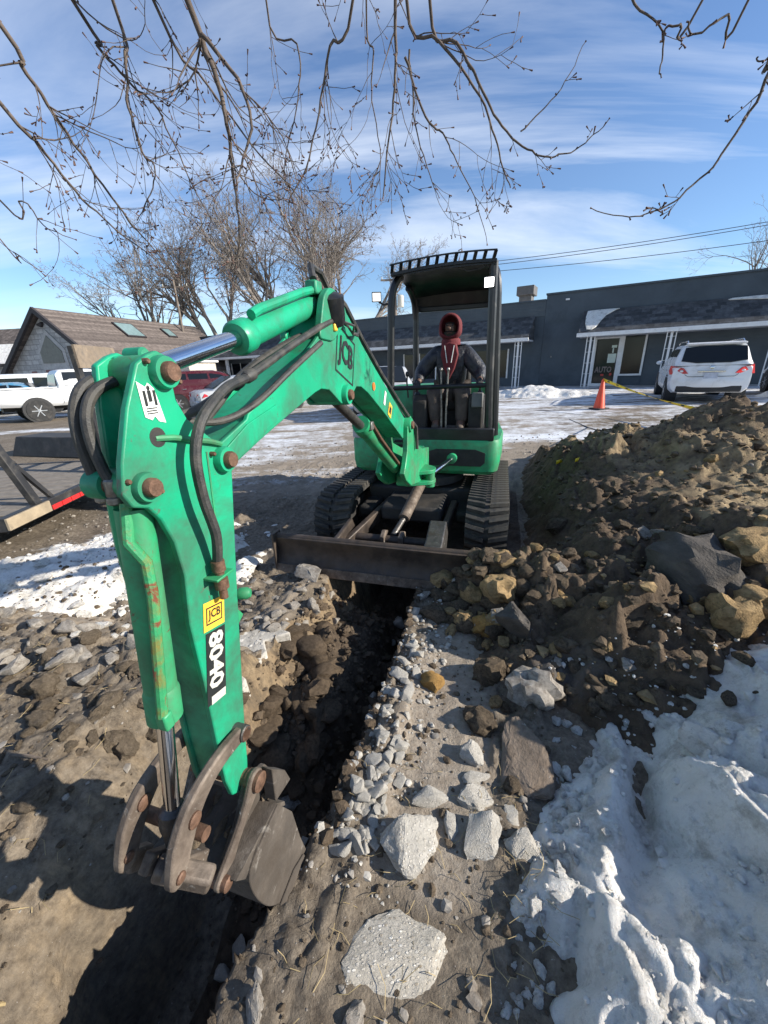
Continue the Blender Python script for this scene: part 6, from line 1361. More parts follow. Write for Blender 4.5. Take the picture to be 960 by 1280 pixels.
def snowpatch(parent, pts, th=.05):          # pts in (s, share down the awning slope)
    b = FB(); n = len(pts)
    def q(s_, f, h): return FS(s_, -1.40+1.40*f+h*.6, 4.14-1.06*f+h*.8)
    b.add([q(s_, f, .004) for s_, f in pts]+[q(s_*.98+.02*.6, f, th) for s_, f in pts], [tuple(range(n)), tuple(range(n, 2*n))]+[(i, (i+1) % n, n+(i+1) % n, n+i) for i in range(n)]); return b.build('roof_snow', M_SNOW, parent, bevel=.015)
snowpatch(rb, [(.12, .04), (.10, .30), (.14, .62), (.26, .90), (.50, .93), (.68, .80), (.82, .55), (1.0, .30), (1.35, .10), (1.55, .03), (.7, .02)])
snowpatch(rb, [(5.7, .10), (5.9, .04), (6.6, .03), (8.2, .04), (8.1, .20), (6.9, .18), (6.3, .13)])
# ---- left wing
lw = thing('shop_building', 'long low slate shop wing with lap siding and shingled awning behind the excavator', 'building', FS(-15, -6, .35))
FB().fbox(-36, -1.96, -12, -1.52, .0, 4.84).build('wall', M_PLAIN, lw)
FB().fbox(-36, -1.96, -1.52, -1.49, 4.10, 4.84).build('lap_siding', M_SIDING, lw)
FB().fbox(-36.05, -1.97, -12.05, -1.45, 4.84, 4.91).build('parapet_cap', M_PLAIN, lw)
FB().fpoly([(-1.49, 4.10), (-1.42, 4.12), (.0, 3.04), (.0, 2.93), (-1.49, 2.93)], -36, -2.44).build('awning_roof', M_SHGREY, lw)
FB().fbox(-36.05, -2.40, .0, .08, 2.83, 3.0).build('gutter', M_WTRIM, lw, bevel=.012)
FB().fbox(-36, -2.44, -1.48, -.02, 2.85, 2.925).build('soffit', M_WTRIM, lw)
for s_ in (-2.93, -9, -14.5, -20, -23.2, -26.4, -29.6): column(lw, s_, -.12, .3, 2.84)
for s0 in (-33, -27.5, -22, -16, -10.5, -6):
    w_ = FB().fbox(s0, s0+2.2, -1.515, -1.48, 1.0, 2.5).build('shop_window', M_GLASS, lw)
    for a, c_ in ((s0-.08, s0), (s0+2.2, s0+2.28), (s0+1.07, s0+1.13)): FB().fbox(a, c_, -1.50, -1.45, .95, 2.55).build('window_frame', M_WTRIM, w_)
FB().fbox(-34, -3, -11.4, -2.3, 4.92, 4.95).build('roof_snow', M_SNOW, lw)
ac = thing('rooftop_unit', 'brown boxy vent unit standing on the roof of the long slate wing', 'roof vent', FS(-3.5, -4, 4.95))
M_VENT = mat('vent_metal', (.13, .12, .115), .6, metal=.2, var=.2, bump=.1)
FB().fbox(-3.88, -3.18, -4.4, -3.6, 4.95, 5.5).build('vent_shaft', M_VENT, ac); FB().fbox(-4.02, -3.04, -4.55, -3.45, 5.5, 5.98).build('vent_hood', M_VENT, ac, bevel=.02)
# ---- stone house with a steep gable
M_STONE, t, p = newmat('grey_ashlar'); co = N(t, 'ShaderNodeTexCoord').outputs['Object']
br = N(t, 'ShaderNodeTexBrick'); br.inputs['Scale'].default_value = 1.0; br.inputs['Brick Width'].default_value = .62; br.inputs['Row Height'].default_value = .30; br.inputs['Mortar Size'].default_value = .02; br.inputs['Color1'].default_value = (.40, .40, .40, 1); br.inputs['Color2'].default_value = (.56, .55, .54, 1); br.inputs['Mortar'].default_value = (.22, .22, .22, 1)
mp_ = N(t, 'ShaderNodeMapping'); mp_.inputs['Rotation'].default_value = (R(90), 0, 0); t.links.new(co, mp_.inputs[0]); t.links.new(mp_.outputs[0], br.inputs['Vector'])
c = mixc(t, mrange(t, noise(t, 3, 6, .65, vec=co), .4, .75), br.outputs['Color'], (.25, .245, .24)); t.links.new(c, p.inputs['Base Color']); p.inputs['Roughness'].default_value = .9; bumpn(t, p, br.outputs['Fac'], -.5, .03)
M_BARGE = mat('dark_bargeboard', (.035, .03, .032), .7, bump=.1); M_SKYL = mat('skylight_glass', (.16, .24, .24), .08, bump=0, var=.1, spec=.8)
HA = at_y(50, 388, 27.0); hr = np.array([.30, .954, 0]); hr /= np.linalg.norm(hr); hg = np.array([hr[1], -hr[0], 0]); HB = np.array([HA[0], HA[1], 0])
hs_ = thing('stone_house', 'grey stone house with steep gable, brown shingle roof and two skylights', 'house', tuple(HB), math.atan2(-hr[0], hr[1]))
# local: x along the gable (right), y along the ridge (back)
AZ = HA[2]+.12; EZ = 2.55; HWd = 4.3; LEN = 13.0
MB().prism([(-HWd, -.2), (-HWd, EZ-.1), (0, AZ-.28), (HWd, EZ-.1), (HWd, -.2)], 0, LEN, 'y').build('wall', M_STONE, hs_)
for s_ in (-1, 1):
    MB().prism([(0, AZ-.16), (0, AZ), (s_*(HWd+.5), EZ-.38), (s_*(HWd+.5), EZ-.54)], -.35, LEN+.3, 'y').build('roof_slope', M_SHBRN, hs_)
    MB().prism([(0, AZ-.30), (0, AZ+.03), (s_*(HWd+.55), EZ-.40), (s_*(HWd+.55), EZ-.72)], -.52, -.352, 'y').build('bargeboard', M_BARGE, hs_)
def slope_pt(f, y, h=0.0):                   # f: share from ridge to eave on the right slope
    x = (HWd+.5)*f; z = AZ+(EZ-.38-AZ)*f; nn = Vector((AZ-EZ+.38, 0, HWd+.5)).normalized(); return (x+nn.x*h, y, z+nn.z*h)
for (f0, f1, y0, y1) in ((.14, .40, 4.1, 5.7), (.17, .34, 8.2, 9.1)):
    b = MB(); c_ = [slope_pt(f0, y0), slope_pt(f0, y1), slope_pt(f1, y1), slope_pt(f1, y0)]; d_ = [slope_pt(f0, y0, .12), slope_pt(f0, y1, .12), slope_pt(f1, y1, .12), slope_pt(f1, y0, .12)]
    b.add(c_+d_, [(0,3,2,1),(4,5,6,7),(0,1,5,4),(1,2,6,5),(2,3,7,6),(3,0,4,7)]); sk_ = b.build('skylight', M_BARGE, hs_)
    e = .05; b = MB(); g_ = [slope_pt(f0+.015, y0+.1, .125), slope_pt(f0+.015, y1-.1, .125), slope_pt(f1-.015, y1-.1, .125), slope_pt(f1-.015, y0+.1, .125)]
    b.add(g_, [(0, 1, 2, 3)]); b.build('pane', M_SKYL, sk_)
M_LINT = mat('pale_lintel', (.42, .41, .40), .8, bump=.1); M_BRICKR = mat('dull_red_brick', (.22, .11, .10), .85, var=.3, scale=6, bump=.2); M_PANEL = mat('olive_panel', (.15, .15, .13), .5, bump=0)
MB().prism([(-1.25, 1.0), (-1.25, 3.55), (-.05, 4.70), (1.15, 3.55), (1.15, 1.0)], -.06, -.005, 'y').build('window_surround', M_LINT, hs_)
w_ = MB().prism([(-1.0, 2.75), (-1.0, 3.42), (-.05, 4.38), (.90, 3.42), (.90, 2.75)], -.10, -.062, 'y').build('arched_window', M_PANEL, hs_)
w_ = MB().prism([(-1.0, .2), (-1.0, 2.35), (.90, 2.35), (.90, .2)], -.10, -.062, 'y').build('entrance', M_BRICKR, hs_)
MB().prism([(-.35, .2), (-.35, 1.75), (.75, 1.75), (.75, .2)], -.115, -.102, 'y').build('entrance_door', M_GLASS, w_)
MB().prism([(-2.45, 1.75), (-2.45, 2.3), (-2.0, 2.3), (-2.0, 1.75)], -.04, -.004, 'y').build('wall_plaque', M_BRICKR, hs_)
MB().prism([(-.55, 5.0), (-.05, 5.15), (-.05, 5.02), (-.2, 4.85)], -.16, -.01, 'y').build('gable_lamp', M_BARGE, hs_)
# ---- house at the far left with snow on its roof
h2p = at_y(-25, 470, 34.0)
h2 = thing('far_house', 'brown roofed building with snow on its eave at the far left edge', 'house', (h2p[0], h2p[1], 0), R(-8))
MB().box((0, 3, 1.4), (13, 6, 3.4)).build('wall', M_STONE, h2)
MB().prism([(-.5, 3.0), (-.5, 2.82), (3, 5.75), (6.5, 2.82), (6.5, 3.0), (3, 5.95)], -7, 7, 'x').build('roof_slope', M_SHBRN, h2)
MB().prism([(-.55, 3.06), (-.5, 3.12), (1.3, 4.62), (1.2, 4.45)], -1, 6.2, 'x').build('roof_snow', M_SNOW, h2)
MB().box((3, -.03, 1.6), (2.0, .05, 1.2)).build('window', M_GLASS, h2)
# pale sunlit annex behind the maroon car
ax_p = at_y(222, 470, 27.0)
an = thing('annex', 'small pale brick annex catching sun above the maroon SUV', 'building', (ax_p[0], ax_p[1], 0), R(-20))
MB().box((0, 1, 1.25), (2.6, 2.4, 2.5)).build('wall', mat('pale_brick', (.52, .47, .40), .85, var=.15, scale=8, bump=.2), an); MB().box((0, 1, 2.56), (2.9, 2.7, .12)).build('flat_roof', M_WTRIM, an)
heap(6.6, 16.2, 2.3, 1.0, .42, 301, 'ploughed heap of snow between the wing and the shop door', R(-31)); heap(.5, 19.5, 6, .9, .38, 305, 'long low ridge of snow along the far slate wing', R(-31), .09)
heap(13.4, 12.2, 1.6, .8, .5, 309, 'mound of snow beside the white SUV near the right edge', R(-31))

# ================================================================ TREES
M_BARK = mat('grey_bark', (.235, .205, .18), .9, var=.3, scale=3, bump=.5, bscale=14, spec=.15)
M_BARKD = mat('branch_bark', (.125, .10, .085), .85, var=.35, scale=12, bump=.4, bscale=60, spec=.2)
def segs_mesh(name, P0, P1, R0, R1, mt, n=4):
    P0 = np.asarray(P0, float); P1 = np.asarray(P1, float); R0 = np.asarray(R0)[:, None]; R1 = np.asarray(R1)[:, None]
    d = P1-P0; d /= np.maximum(np.linalg.norm(d, axis=1), 1e-9)[:, None]
    up = np.tile(np.array([[0., 0, 1]]), (len(d), 1)); up[np.abs(d[:, 2]) > .95] = (1, 0, 0)
    a = np.cross(d, up); a /= np.linalg.norm(a, axis=1)[:, None]; b = np.cross(d, a); V = []
    for P, r in ((P0, R0), (P1, R1)):
        for k in range(n): q = 2*pi*k/n; V.append(P+(a*cos(q)+b*sin(q))*r)
    V = np.stack(V, 1).reshape(-1, 3); base_ = (np.arange(len(d))*2*n)[:, None, None]
    f = np.array([[k, (k+1) % n, n+(k+1) % n, n+k] for k in range(n)])[None]
    return fast_mesh(name, V, (f+base_).reshape(-1, 4), mt)
def grow_tree(seed, Ht, r0, lean=(0, 0), forks=3, spread=.5, lev=5, dens=1.0):
    rnd = np.random.RandomState(seed); T = []; B_ = []
    def branch(p, d, L, r, lv, upb):
        n = max(3, int(L/ (.9 if lv < 2 else .45 if lv < 4 else .3))); step = L/n; pts = [p]; rr_ = r
        for i in range(n):
            d = d+rnd.normal(0, .11+.04*lv, 3)+np.array([0, 0, upb]); d = d/np.linalg.norm(d); q = p+d*step; r2 = r*(1-.68*(i+1)/n)+.0045
            (T if lv == 0 else B_).append((p, q, rr_, r2)); p = q; rr_ = r2; f = (i+1)/n
            if lv < lev and (f > (.45 if lv == 0 else .2)) and rnd.rand() < (.95 if lv < 2 else .75)*dens:
                for kk in range(1 if lv else 2):
                    ax = rnd.normal(0, 1, 3); ax -= d*ax.dot(d); ax /= np.linalg.norm(ax); ang = rnd.uniform(.4, .95)*(1 if lv else spread*1.3)
                    nd = d*cos(ang)+ax*sin(ang); branch(p, nd, L*rnd.uniform(.36, .66)*(1-.38*f), max(.0055, rr_*rnd.uniform(.5, .75)), lv+1, .05 if lv < 3 else .03)
        if lv < lev:
            for kk in range(2):
                ax = rnd.normal(0, 1, 3); nd = d+ax*.35; nd /= np.linalg.norm(nd); branch(p, nd, L*.45, max(.0055, rr_*.8), lv+1, .03)
    for k in range(forks):
        a = 2*pi*(k+rnd.rand()*.5)/forks; nd = np.array([lean[0]+spread*1.5*cos(a), lean[1]+spread*sin(a)*.8, 1.0]); nd /= np.linalg.norm(nd)
        branch(np.array([0, 0, Ht*.10]), nd, Ht*rnd.uniform(.56, .70), r0*.72, 0, .035)
    T.append((np.array([0, 0, -.4]), np.array([lean[0]*.5, 0, Ht*.11]), r0*1.15, r0*.8))
    return T, B_
def add_tree(label, loc, seed, Ht, r0, lean, forks, spread, lev, dens):
    t = thing('bare_tree', label, 'tree', loc, 0, 'bare trees behind the buildings'); T, B_ = grow_tree(seed, Ht, r0, lean, forks, spread, lev, dens)
    big_ = [s_ for s_ in B_ if s_[2] > .035]; sm_ = [s_ for s_ in B_ if s_[2] <= .035]
    link('trunk', segs_mesh('trunk', *zip(*(T+big_)), M_BARK, 6), t); 
    if sm_: link('crown', segs_mesh('crown', *zip(*sm_), M_BARK, 3), t)
    return len(B_)
tot = 0
for a in (('tallest bare tree behind the arm with a wide lacy crown', (-8.4, 43, 0), 11, 17.6, .46, (-.10, 0), 5, .40, 5, .88),
          ('bare tree leaning left above the stone house ridge', (-14.8, 42, 0), 12, 15.5, .40, (-.34, 0), 4, .34, 5, .88),
          ('bare tree with low spreading limbs beside the canopy post', (-3.0, 44, 0), 13, 16.3, .42, (.08, 0), 4, .38, 5, .88),
          ('smaller bare tree leaning left at the end of the house roof', (-20.5, 41, 0), 14, 13, .35, (-.30, 0), 4, .42, 5, .88),
          ('distant bare treetop showing above the right shop parapet', (40.5, 44, 0), 15, 13.2, .30, (.02, 0), 3, .45, 4, .8)):
    tot += add_tree(*a)
print('tree segments', tot)

# ---- the tree whose branches hang into the picture
ot = thing('overhanging_tree', 'bare budding branches hanging down across the top of the sky', 'tree', (-1.6, -2.4, 0))
OT = np.array([-1.6, -2.4, 0]); rnd = np.random.RandomState(23); SG = []; BR = []; TW = []; BUD = []
def smooth_poly(P, k=5):
    P = [np.array(q, float) for q in P]; o = []
    for i in range(len(P)-1):
        p0, p1, p2, p3 = P[max(i-1, 0)], P[i], P[i+1], P[min(i+2, len(P)-1)]
        for j in range(k):
            u = j/k; o.append(.5*((2*p1)+(p2-p0)*u+(2*p0-5*p1+4*p2-p3)*u*u+(3*p1-p0-3*p2+p3)*u**3))
    o.append(P[-1]); return o
def twig(p, d, L, r, lv, droop):
    n = max(3, int(L/.035)); st = L/n; crv = rnd.normal(0, .09, 3)
    for i in range(n):
        d = d+crv*.6+rnd.normal(0, .10, 3)+np.array([0, 0, -.05*droop+(.13 if i > n*.6 else 0)]); d /= np.linalg.norm(d); q = p+d*st; r1 = max(.0011, r*(1-.7*(i+1)/n))
        TW.append((p, q, max(r*(1-.7*i/n), .0011), r1)); p = q
        if rnd.rand() < .20: BUD.append((p, p+(d*.4+rnd.normal(0, .5, 3))*.015, .0016, .0036))
        if lv < 2 and rnd.rand() < (.34 if lv == 0 else .18):
            ax = rnd.normal(0, 1, 3); ax -= d*ax.dot(d); ax /= np.linalg.norm(ax); a = rnd.uniform(.5, 1.1); twig(p, d*cos(a)+ax*sin(a), L*rnd.uniform(.25, .6), r1*.8, lv+1, droop)
    BUD.append((p, p+d*.016, .002, .0036))
def hang(pxs, Y0, Y1, r0, r1, ntw, tl=(.12, .42), boughp=None, droop=1):
    k = len(pxs); P = [at_y(x, y, Y0+(Y1-Y0)*i/(k-1)) for i, (x, y) in enumerate(pxs)]
    if boughp is not None:
        P = [np.array(boughp), (np.array(boughp)+P[0])/2+np.array([0, 0, .18])]+P
    S_ = smooth_poly(P); n = len(S_)
    wob = np.cumsum(rnd.normal(0, .004, (n, 3)), 0)
    S_ = [S_[i]+wob[i] for i in range(n)]
    for i in range(n-1):
        a, b_ = i/(n-1), (i+1)/(n-1); SG.append((S_[i], S_[i+1], r0+(r1-r0)*a**.8, r0+(r1-r0)*b_**.8))
    BR.append([(S_[i], S_[i+1], r0+(r1-r0)*(i/(n-1))**.8, r0+(r1-r0)*((i+1)/(n-1))**.8) for i in range(n-1)])
    ntw = int(ntw*(.95 if pxs[0][0] < 240 else .7))
    lo = 8 if boughp is not None else 1
    for _ in range(ntw):
        i = int(lo+(n-2-lo)*rnd.rand()); d = S_[i+1]-S_[i]; d /= np.linalg.norm(d); ax = rnd.normal(0, 1, 3)*np.array([1, .45, 1]); ax -= d*ax.dot(d); ax /= np.linalg.norm(ax); a = rnd.uniform(.35, .9)
        f = i/(n-1); twig(S_[i], d*cos(a)+ax*sin(a), rnd.uniform(*tl)*(1.35-.5*f)*(1.2 if rnd.rand() < .4 else .7), max(.0016, (r0+(r1-r0)*f)*.42), 0, droop)
    for i in range(lo, n-1, 2):
        if rnd.rand() < .35: BUD.append((S_[i], S_[i]+rnd.normal(0, 1, 3)*.012, .002, .0042))
    BUD.append((S_[-1], S_[-1]+(S_[-1]-S_[-2])*.3, .0022, .004))
b1, b2_, b3, b4 = (-.9, .6, 4.6), (.2, .9, 4.7), (-2.0, .4, 4.3), (1.6, .4, 4.6)
hang([(225, -12), (262, 85), (280, 150), (285, 195), (290, 240), (297, 310), (293, 385)], 2.1, 2.3, .0165, .003, 15, boughp=b1)
hang([(252, 42), (300, 100), (316, 155), (305, 195), (300, 232)], 2.12, 2.0, .009, .003, 12)
hang([(185, -12), (260, 100), (330, 190), (400, 260)][:3]+[(395, 262)], 2.2, 2.5, .010, .002, 13, boughp=b1)
hang([(95, -12), (130, 50), (165, 95), (200, 130), (235, 200), (270, 270)], 2.2, 2.5, .010, .002, 15, boughp=b3)
hang([(-12, 20), (25, 85), (65, 145), (105, 200), (155, 265), (185, 300), (235, 360)], 2.0, 2.5, .012, .0025, 17, boughp=b3)
hang([(-12, 110), (50, 175), (100, 235), (150, 280), (200, 320)], 1.9, 2.4, .011, .0025, 14, boughp=b3)
hang([(-12, 235), (30, 250), (65, 285), (95, 300)], 1.9, 2.1, .005, .0016, 7, boughp=b3)
hang([(-12, 285), (20, 315), (55, 335)], 1.9, 2.0, .004, .0014, 4, boughp=b3)
hang([(137, -12), (155, 70), (160, 130), (180, 185), (193, 205), (190, 240), (170, 270)], 2.2, 2.3, .009, .002, 15, boughp=b1)
hang([(436, -12), (410, 40), (400, 110), (380, 200), (360, 250), (370, 290)], 2.3, 2.5, .009, .002, 16, boughp=b2_)
hang([(330, -12), (370, 50), (372, 120), (358, 190), (352, 215)], 2.4, 2.5, .006, .0018, 12, boughp=b2_)
hang([(462, -12), (470, 60), (466, 120), (480, 190), (470, 235)], 2.5, 2.6, .006, .0018, 13, boughp=b2_)
hang([(499, -12), (498, 80), (490, 160), (482, 245)], 2.2, 2.3, .011, .003, 14, boughp=b2_)
hang([(505, -12), (545, 45), (590, 105), (615, 165), (630, 210), (635, 228)], 2.3, 2.4, .010, .0025, 11, boughp=b2_)
hang([(545, -12), (580, 50), (610, 110), (635, 155), (665, 185), (690, 190), (715, 187), (740, 175), (760, 153)], 2.3, 2.3, .009, .0018, 9, (.06, .16), boughp=b2_)
hang([(650, 165), (680, 130), (705, 100), (727, 47)], 2.3, 2.3, .0035, .0014, 2, (.05, .1))
hang([(505, 70), (535, 150), (555, 170), (570, 200), (590, 255), (607, 312)], 2.3, 2.3, .006, .0014, 8, (.1, .28))
hang([(512, 60), (515, 140), (530, 200), (545, 240)], 2.4, 2.4, .005, .0016, 8, (.1, .28))
hang([(885, -14), (850, 35), (832, 42), (832, 78), (822, 108)], 2.0, 2.0, .006, .0022, 3, (.04, .09), boughp=b4)
hang([(786, -12), (800, 12), (832, 42)], 2.0, 2.0, .005, .003, 2, (.04, .08)); hang([(940, -6), (905, 22), (867, 50), (850, 36)], 2.0, 2.0, .006, .003, 3, (.04, .08), boughp=b4)
hang([(985, 20), (960, 92), (945, 125), (910, 180), (880, 220), (840, 250), (800, 259), (750, 246)], 1.9, 1.9, .009, .0016, 11, (.04, .11), boughp=b4)
hang([(985, 60), (955, 75), (942, 78)], 1.9, 1.9, .004, .002, 2, (.04, .08))
BG = []
for P, r0_, r1_ in (([(-1.6, -2.4, 0), (-1.55, -2.4, 1.4), (-1.5, -2.3, 3.0), (-1.3, -1.9, 4.2)], .24, .13), ([(-1.3, -1.9, 4.2), (-1.05, -.6, 4.75), b1], .10, .04), ([(-1.3, -1.9, 4.2), (-.6, -.4, 5.0), b2_], .09, .035), ([(-1.3, -1.9, 4.2), (-1.8, -.6, 4.6), b3], .08, .035), ([(-.6, -.4, 5.0), (.6, .1, 4.95), b4], .06, .03)):
    q = smooth_poly(P, 4); n = len(q)
    for i in range(n-1): BG.append((q[i], q[i+1], r0_+(r1_-r0_)*i/(n-1), r0_+(r1_-r0_)*(i+1)/(n-1)))
def shift(L): return [(a-OT, b_-OT, c_, d_) for a, b_, c_, d_ in L]
link('trunk', segs_mesh('trunk', *zip(*shift(BG)), M_BARKD, 10), ot); [link('branch', segs_mesh('branch', *zip(*shift(q)), M_BARKD, 7), ot) for q in BR]
kind(link('twigs', segs_mesh('twigs', *zip(*shift(TW)), M_BARKD, 4), ot), 'stuff'); kind(link('buds', segs_mesh('buds', *zip(*shift(BUD)), mat('reddish_bud', (.12, .065, .05), .7, bump=0), 4), ot), 'stuff')
print('overhang', len(SG), len(TW), len(BUD))

# ================================================================ SMALL THINGS
M_CONE = mat('orange_cone', (.78, .085, .03), .45, var=.12, scale=6, bump=.05, dirt=(.35, .10, .06), damt=(.55, .85)); M_CBASE = mat('cone_base', (.03, .03, .03), .8, bump=.1)
def cone(label, loc, h, rz=.3, tilt=(0, 0)):
    t = thing('traffic_cone', label, 'traffic cone', loc, rz, 'orange traffic cones'); t.rotation_euler = (tilt[0], tilt[1], rz)
    w = h*.5; MB().prism(rounded([(-w/2, -w/2), (w/2, -w/2), (w/2, w/2), (-w/2, w/2)], w*.15), .0, .035, 'z').build('cone_base', M_CBASE, t, bevel=.006)
    MB().lathe([(h*.19, .035), (h*.18, .06), (h*.045, h*.97), (h*.03, h), (h*.02, h*.98)], (0, 0, 0), (0, 0, 1), 24).build('cone_body', M_CONE, t)
    return t
c1 = on_lot(6.15, 11.1); cone('orange traffic cone standing on the snowy lot before the shop door', c1, .80)
p_ = at_y(950, 545, 5.9); cone('orange cone behind the dirt pile at the right edge', on_lot(p_[0], p_[1]), .50, .5)
p2_ = on_lot(p_[0], p_[1])
top1 = np.array(c1)+np.array([0, 0, .78]); 
M_TAPE = mat('caution_tape', (.82, .56, .02), .35, var=.15, scale=14, bump=.1, spec=.5); M_TAPEB = M_BLKST
pts = []
e2_ = np.array([6.95, 7.3, .62])
for k in range(25):
    u = k/24; q = top1*(1-u)+e2_*u; q[2] -= .10*sin(pi*u); pts.append(q)
pts += [np.array([7.3, 6.6, .42]), np.array([7.9, 5.9, .40])]
def ribbon(b, P, w, twist):
    vs = []
    for i, q in enumerate(P):
        a = twist*i; vs += [tuple(q+np.array([sin(a)*.3, .2*sin(a), cos(a)])*w/2), tuple(q-np.array([sin(a)*.3, .2*sin(a), cos(a)])*w/2)]
    return b.add(vs, [(2*i, 2*i+1, 2*i+3, 2*i+2) for i in range(len(P)-1)])
tp = ribbon(MB(), pts, .075, .16).build('caution_tape', M_TAPE, None); tag(tp, 'yellow caution tape strung from the cone toward the dirt pile', 'tape'); so = tp.modifiers.new('thick', 'SOLIDIFY'); so.thickness = .002
b = MB()
for i in range(1, 24, 2):
    a_, c_ = pts[i], pts[i]*.5+pts[i+1]*.5; ribbon(b, [a_+np.array([-.004, -.006, .004]), c_+np.array([-.004, -.006, .004])], .03, .0)
o = b.build('tape_lettering', M_TAPEB, tp); kind(o, 'stuff')
for (x, y, lab) in ((700, 580, 'scrap of yellow tape lying on the left shoulder of the pile'), (724, 578, 'second scrap of yellow tape right of the first on the pile')):
    q, dep = hit(x, y); s_ = tag(ribbon(MB(), [q+np.array([-.05, 0, .02]), q+np.array([0, .01, .035]), q+np.array([.06, 0, .025])], .05, .5).build('tape_scrap', M_TAPE, None), lab, 'tape')
    s_.modifiers.new('thick', 'SOLIDIFY').thickness = .002
# cable lying across the lot to the pile
P = [hit(x, y)[0]+np.array([0, 0, .01]) for x, y in ((712, 525), (735, 535), (760, 543), (785, 548))]
tag(MB().tube([tuple(q) for q in P], .012, 6).build('ground_cable', M_HOSE), 'thin dark cable lying on the snowy lot left of the pile crest', 'cable')
# ---- flatbed trailer
M_PLANK = mat('grey_deck_plank', (.20, .175, .145), .85, var=.3, scale=5, bump=.4, bscale=26, dirt=(.09, .075, .06), damt=(.45, .75)); M_FRAME = mat('black_trailer_frame', (.022, .022, .023), .55, var=.3, bump=.15, dirt=(.10, .09, .075), damt=(.5, .8)); M_RAW = mat('weathered_wood', (.34, .27, .18), .85, var=.25, scale=6, bump=.4, bscale=20)
M_RUSTPL = mat('rusty_ramp_plate', (.24, .185, .13), .8, var=.35, scale=5, bump=.3, bscale=30, dirt=(.14, .12, .10), damt=(.4, .7)); M_TRED = mat('red_reflective_tape', (.62, .03, .03), .3, var=.15, scale=20, bump=0); M_TWHT = mat('white_reflective_tape', (.75, .75, .74), .3, bump=0)
tl = thing('flatbed_trailer', 'low black flatbed trailer with plank deck and folded up ramps at the left edge', 'trailer', (-3.66, 3.55, 0), R(5))
DZ = .50
for k in range(14):
    y = .08+k*.185; MB().box((-2.2, y+.09, DZ-.02), (4.25, .172, .04)).build('deck_plank', M_PLANK, tl, bevel=.006)
MB().box((-.04, 1.34, DZ-.06), (.08, 2.70, .14)).build('rear_beam', M_FRAME, tl, bevel=.008)
MB().box((-2.2, -.03, DZ-.06), (4.4, .07, .14)).build('side_rail', M_FRAME, tl, bevel=.008); MB().box((-2.2, 2.70, DZ-.06), (4.4, .07, .14)).build('side_rail', M_FRAME, tl, bevel=.008)
MB().box((.012, .22, DZ-.055), (.03, .58, .12)).build('bumper_board', M_RAW, tl, bevel=.006)
for k in range(7): MB().box((.006, .62+k*.16, DZ-.09), (.012, .145, .05)).build('reflective_tape', M_TRED if k % 2 == 0 or k == 3 else M_TRED, tl)
for x in (-.6, -2.0, -3.4): MB().box((x, 1.34, DZ-.16), (.10, 2.6, .10)).build('cross_member', M_FRAME, tl)
def whl(t, x, y): 
    w_ = MB().lathe([(.2, -.1), (.31, -.1), (.33, -.07), (.33, .07), (.31, .1), (.2, .1)], (x, y, .33), (0, 1, 0), 24).build('wheel', M_TYRE, t); MB().lathe([(.19, -.07), (.2, .0), (.19, .07)], (x, y, .33), (0, 1, 0), 18).build('rim', M_RIM, w_)
for y in (-.18, 2.86): whl(tl, -2.4, y); whl(tl, -3.2, y)
def ramp(y0, y1, topz, lean, full):
    rp = MB().bar((-.02, y0, DZ), (-.02-lean, y0, topz), .05, .10, (0, 1, 0)).build('ramp_rail', M_FRAME, tl)
    MB().bar((-.02, y1, DZ), (-.02-lean, y1, topz), .05, .10, (0, 1, 0)).build('ramp_rail', M_FRAME, tl)
    n = 6
    for k in range(n):
        u = (k+.5)/n*.82; MB().bar((-.02-lean*u, y0, DZ+(topz-DZ)*u), (-.02-lean*u, y1, DZ+(topz-DZ)*u), .05, .04).build('ramp_rung', M_FRAME, tl)
    MB().bar((-.02-lean*.89, y0-.02, DZ+(topz-DZ)*.89), (-.02-lean*1.0, y0-.02, DZ+(topz-DZ)*1.0), .02, .02).v
    b = MB(); q0, q1 = .84, 1.01
    b.add([(-.0-lean*q0, y0-.03, DZ+(topz-DZ)*q0), (-.0-lean*q0, y1+.03, DZ+(topz-DZ)*q0), (-.0-lean*q1, y1+.03, DZ+(topz-DZ)*q1), (-.0-lean*q1, y0-.03, DZ+(topz-DZ)*q1)]+[(.03-lean*q0, y0-.03, DZ+(topz-DZ)*q0), (.03-lean*q0, y1+.03, DZ+(topz-DZ)*q0), (.03-lean*q1, y1+.03, DZ+(topz-DZ)*q1), (.03-lean*q1, y0-.03, DZ+(topz-DZ)*q1)], [(0,3,2,1),(4,5,6,7),(0,1,5,4),(1,2,6,5),(2,3,7,6),(3,0,4,7)])
    b.build('ramp_plate', M_RUSTPL, tl)
ramp(1.78, 2.62, 2.14, .03, True)
MB().bar((-.03, .40, DZ), (-.34, .36, 1.62), .07, .09, (0, 1, 0)).build('stake_post', M_FRAME, tl, bevel=.008); MB().bar((-.05, .66, DZ), (-.13, .43, .92), .035, .05, (0, 1, 0)).build('post_brace', M_FRAME, tl)
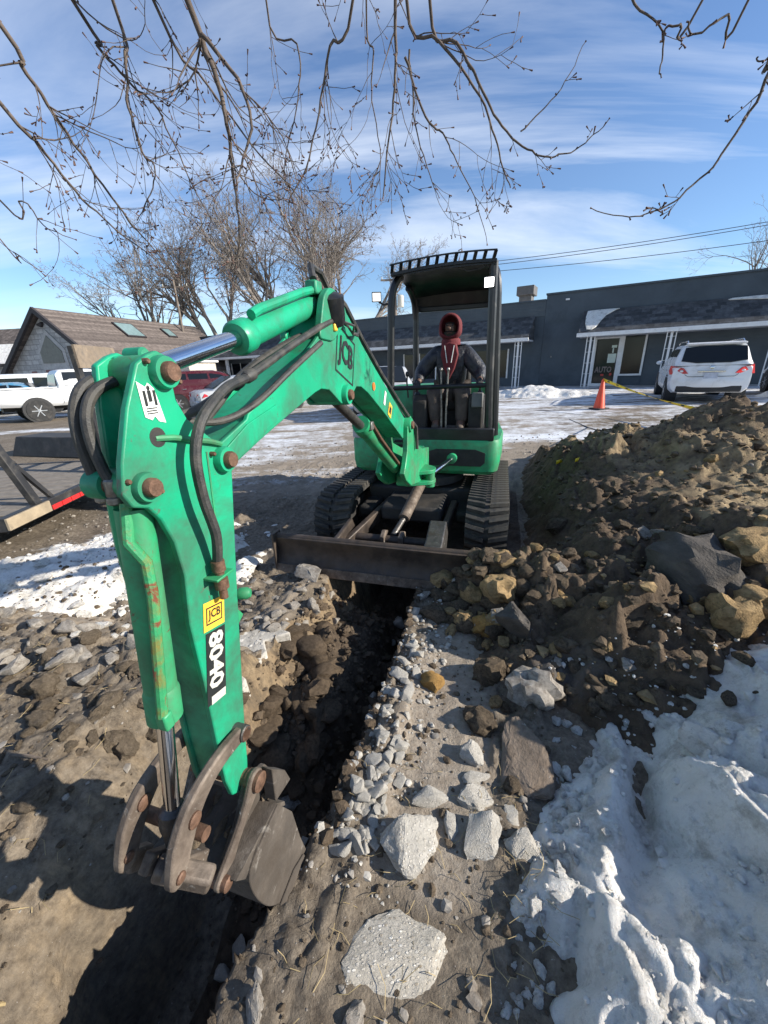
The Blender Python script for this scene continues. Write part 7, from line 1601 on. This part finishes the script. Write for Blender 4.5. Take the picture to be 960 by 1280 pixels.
# ---- black wedge block on the lot
wx, wy = -6.9, 8.6; wz = zlot(wx, wy)
wd = MB(); wd.add([(-1.3, -.35, 0), (1.25, -.35, 0), (1.45, .55, 0), (-1.3, .55, 0), (-1.15, -.25, .42), (.75, -.25, .42), (.8, .35, .42), (-1.15, .35, .42)], [(0,3,2,1),(4,5,6,7),(0,1,5,4),(1,2,6,5),(2,3,7,6),(3,0,4,7)])
o = wd.build('rubber_wedge', mat('black_rubber_block', (.028, .029, .031), .7, var=.3, bump=.2, dirt=(.10, .095, .09), damt=(.5, .8)), None, bevel=.015); o.location = (wx, wy, wz-.01); o.rotation_euler = (0, 0, R(-14)); tag(o, 'long black sloped block lying on the lot behind the trailer', 'ramp block')
# ---- poles and wires
M_POLE = mat('pole_wood', (.17, .14, .115), .9, var=.25, scale=4, bump=.3)
def pole(label, x, y, h, r_=.14, drum=False):
    t = thing('utility_pole', label, 'utility pole', (x, y, 0)); MB().cyl((0, 0, -.3), (0, 0, h), r_, r_*.7, 12).build('pole', M_POLE, t)
    MB().bar((-1.1, .12, h-.5), (1.1, .12, h-.5), .1, .12).build('crossarm', M_POLE, t)
    for k in (-1, -.4, .4, 1): MB().cyl((k, .12, h-.44), (k, .12, h-.26), .04, .03, 8).build('insulator', M_GRYST, t)
    if drum: MB().lathe([(.22, 0), (.25, .05), (.25, .75), (.2, .82)], (.42, 0, h-2.4), (0, 0, 1), 16).build('transformer', M_GRYST, t)
    return t
q = at_y(494, 370, 34); pole('utility pole with a transformer seen just behind the canopy post', q[0], q[1], 8.6, .15, True)
q = at_y(225, 395, 37); pole('thin utility pole rising behind the end of the stone house roof', q[0], q[1], 9.2, .12)
q = at_y(1010, 250, 30)
for k, (a, c_, lab) in enumerate((((610, 322), (975, 266), 'topmost power line crossing the sky right of the canopy'), ((612, 326), (975, 270), 'power line running just under the topmost one'), ((612, 334), (975, 290), 'third power line from the top, right of the canopy'))):
    A_, B2 = at_y(a[0], a[1], 36), at_y(c_[0], c_[1], 30); ext0 = A_+(A_-B2)*.45; ext1 = B2+(B2-A_)*.6; P = []
    for i in range(21):
        u = i/20; P.append(tuple(ext0*(1-u)+ext1*u-np.array([0, 0, .5*sin(pi*u)])))
    tag(MB().tube(P, .022, 5).build('power_line', M_HOSE), lab, 'power line')
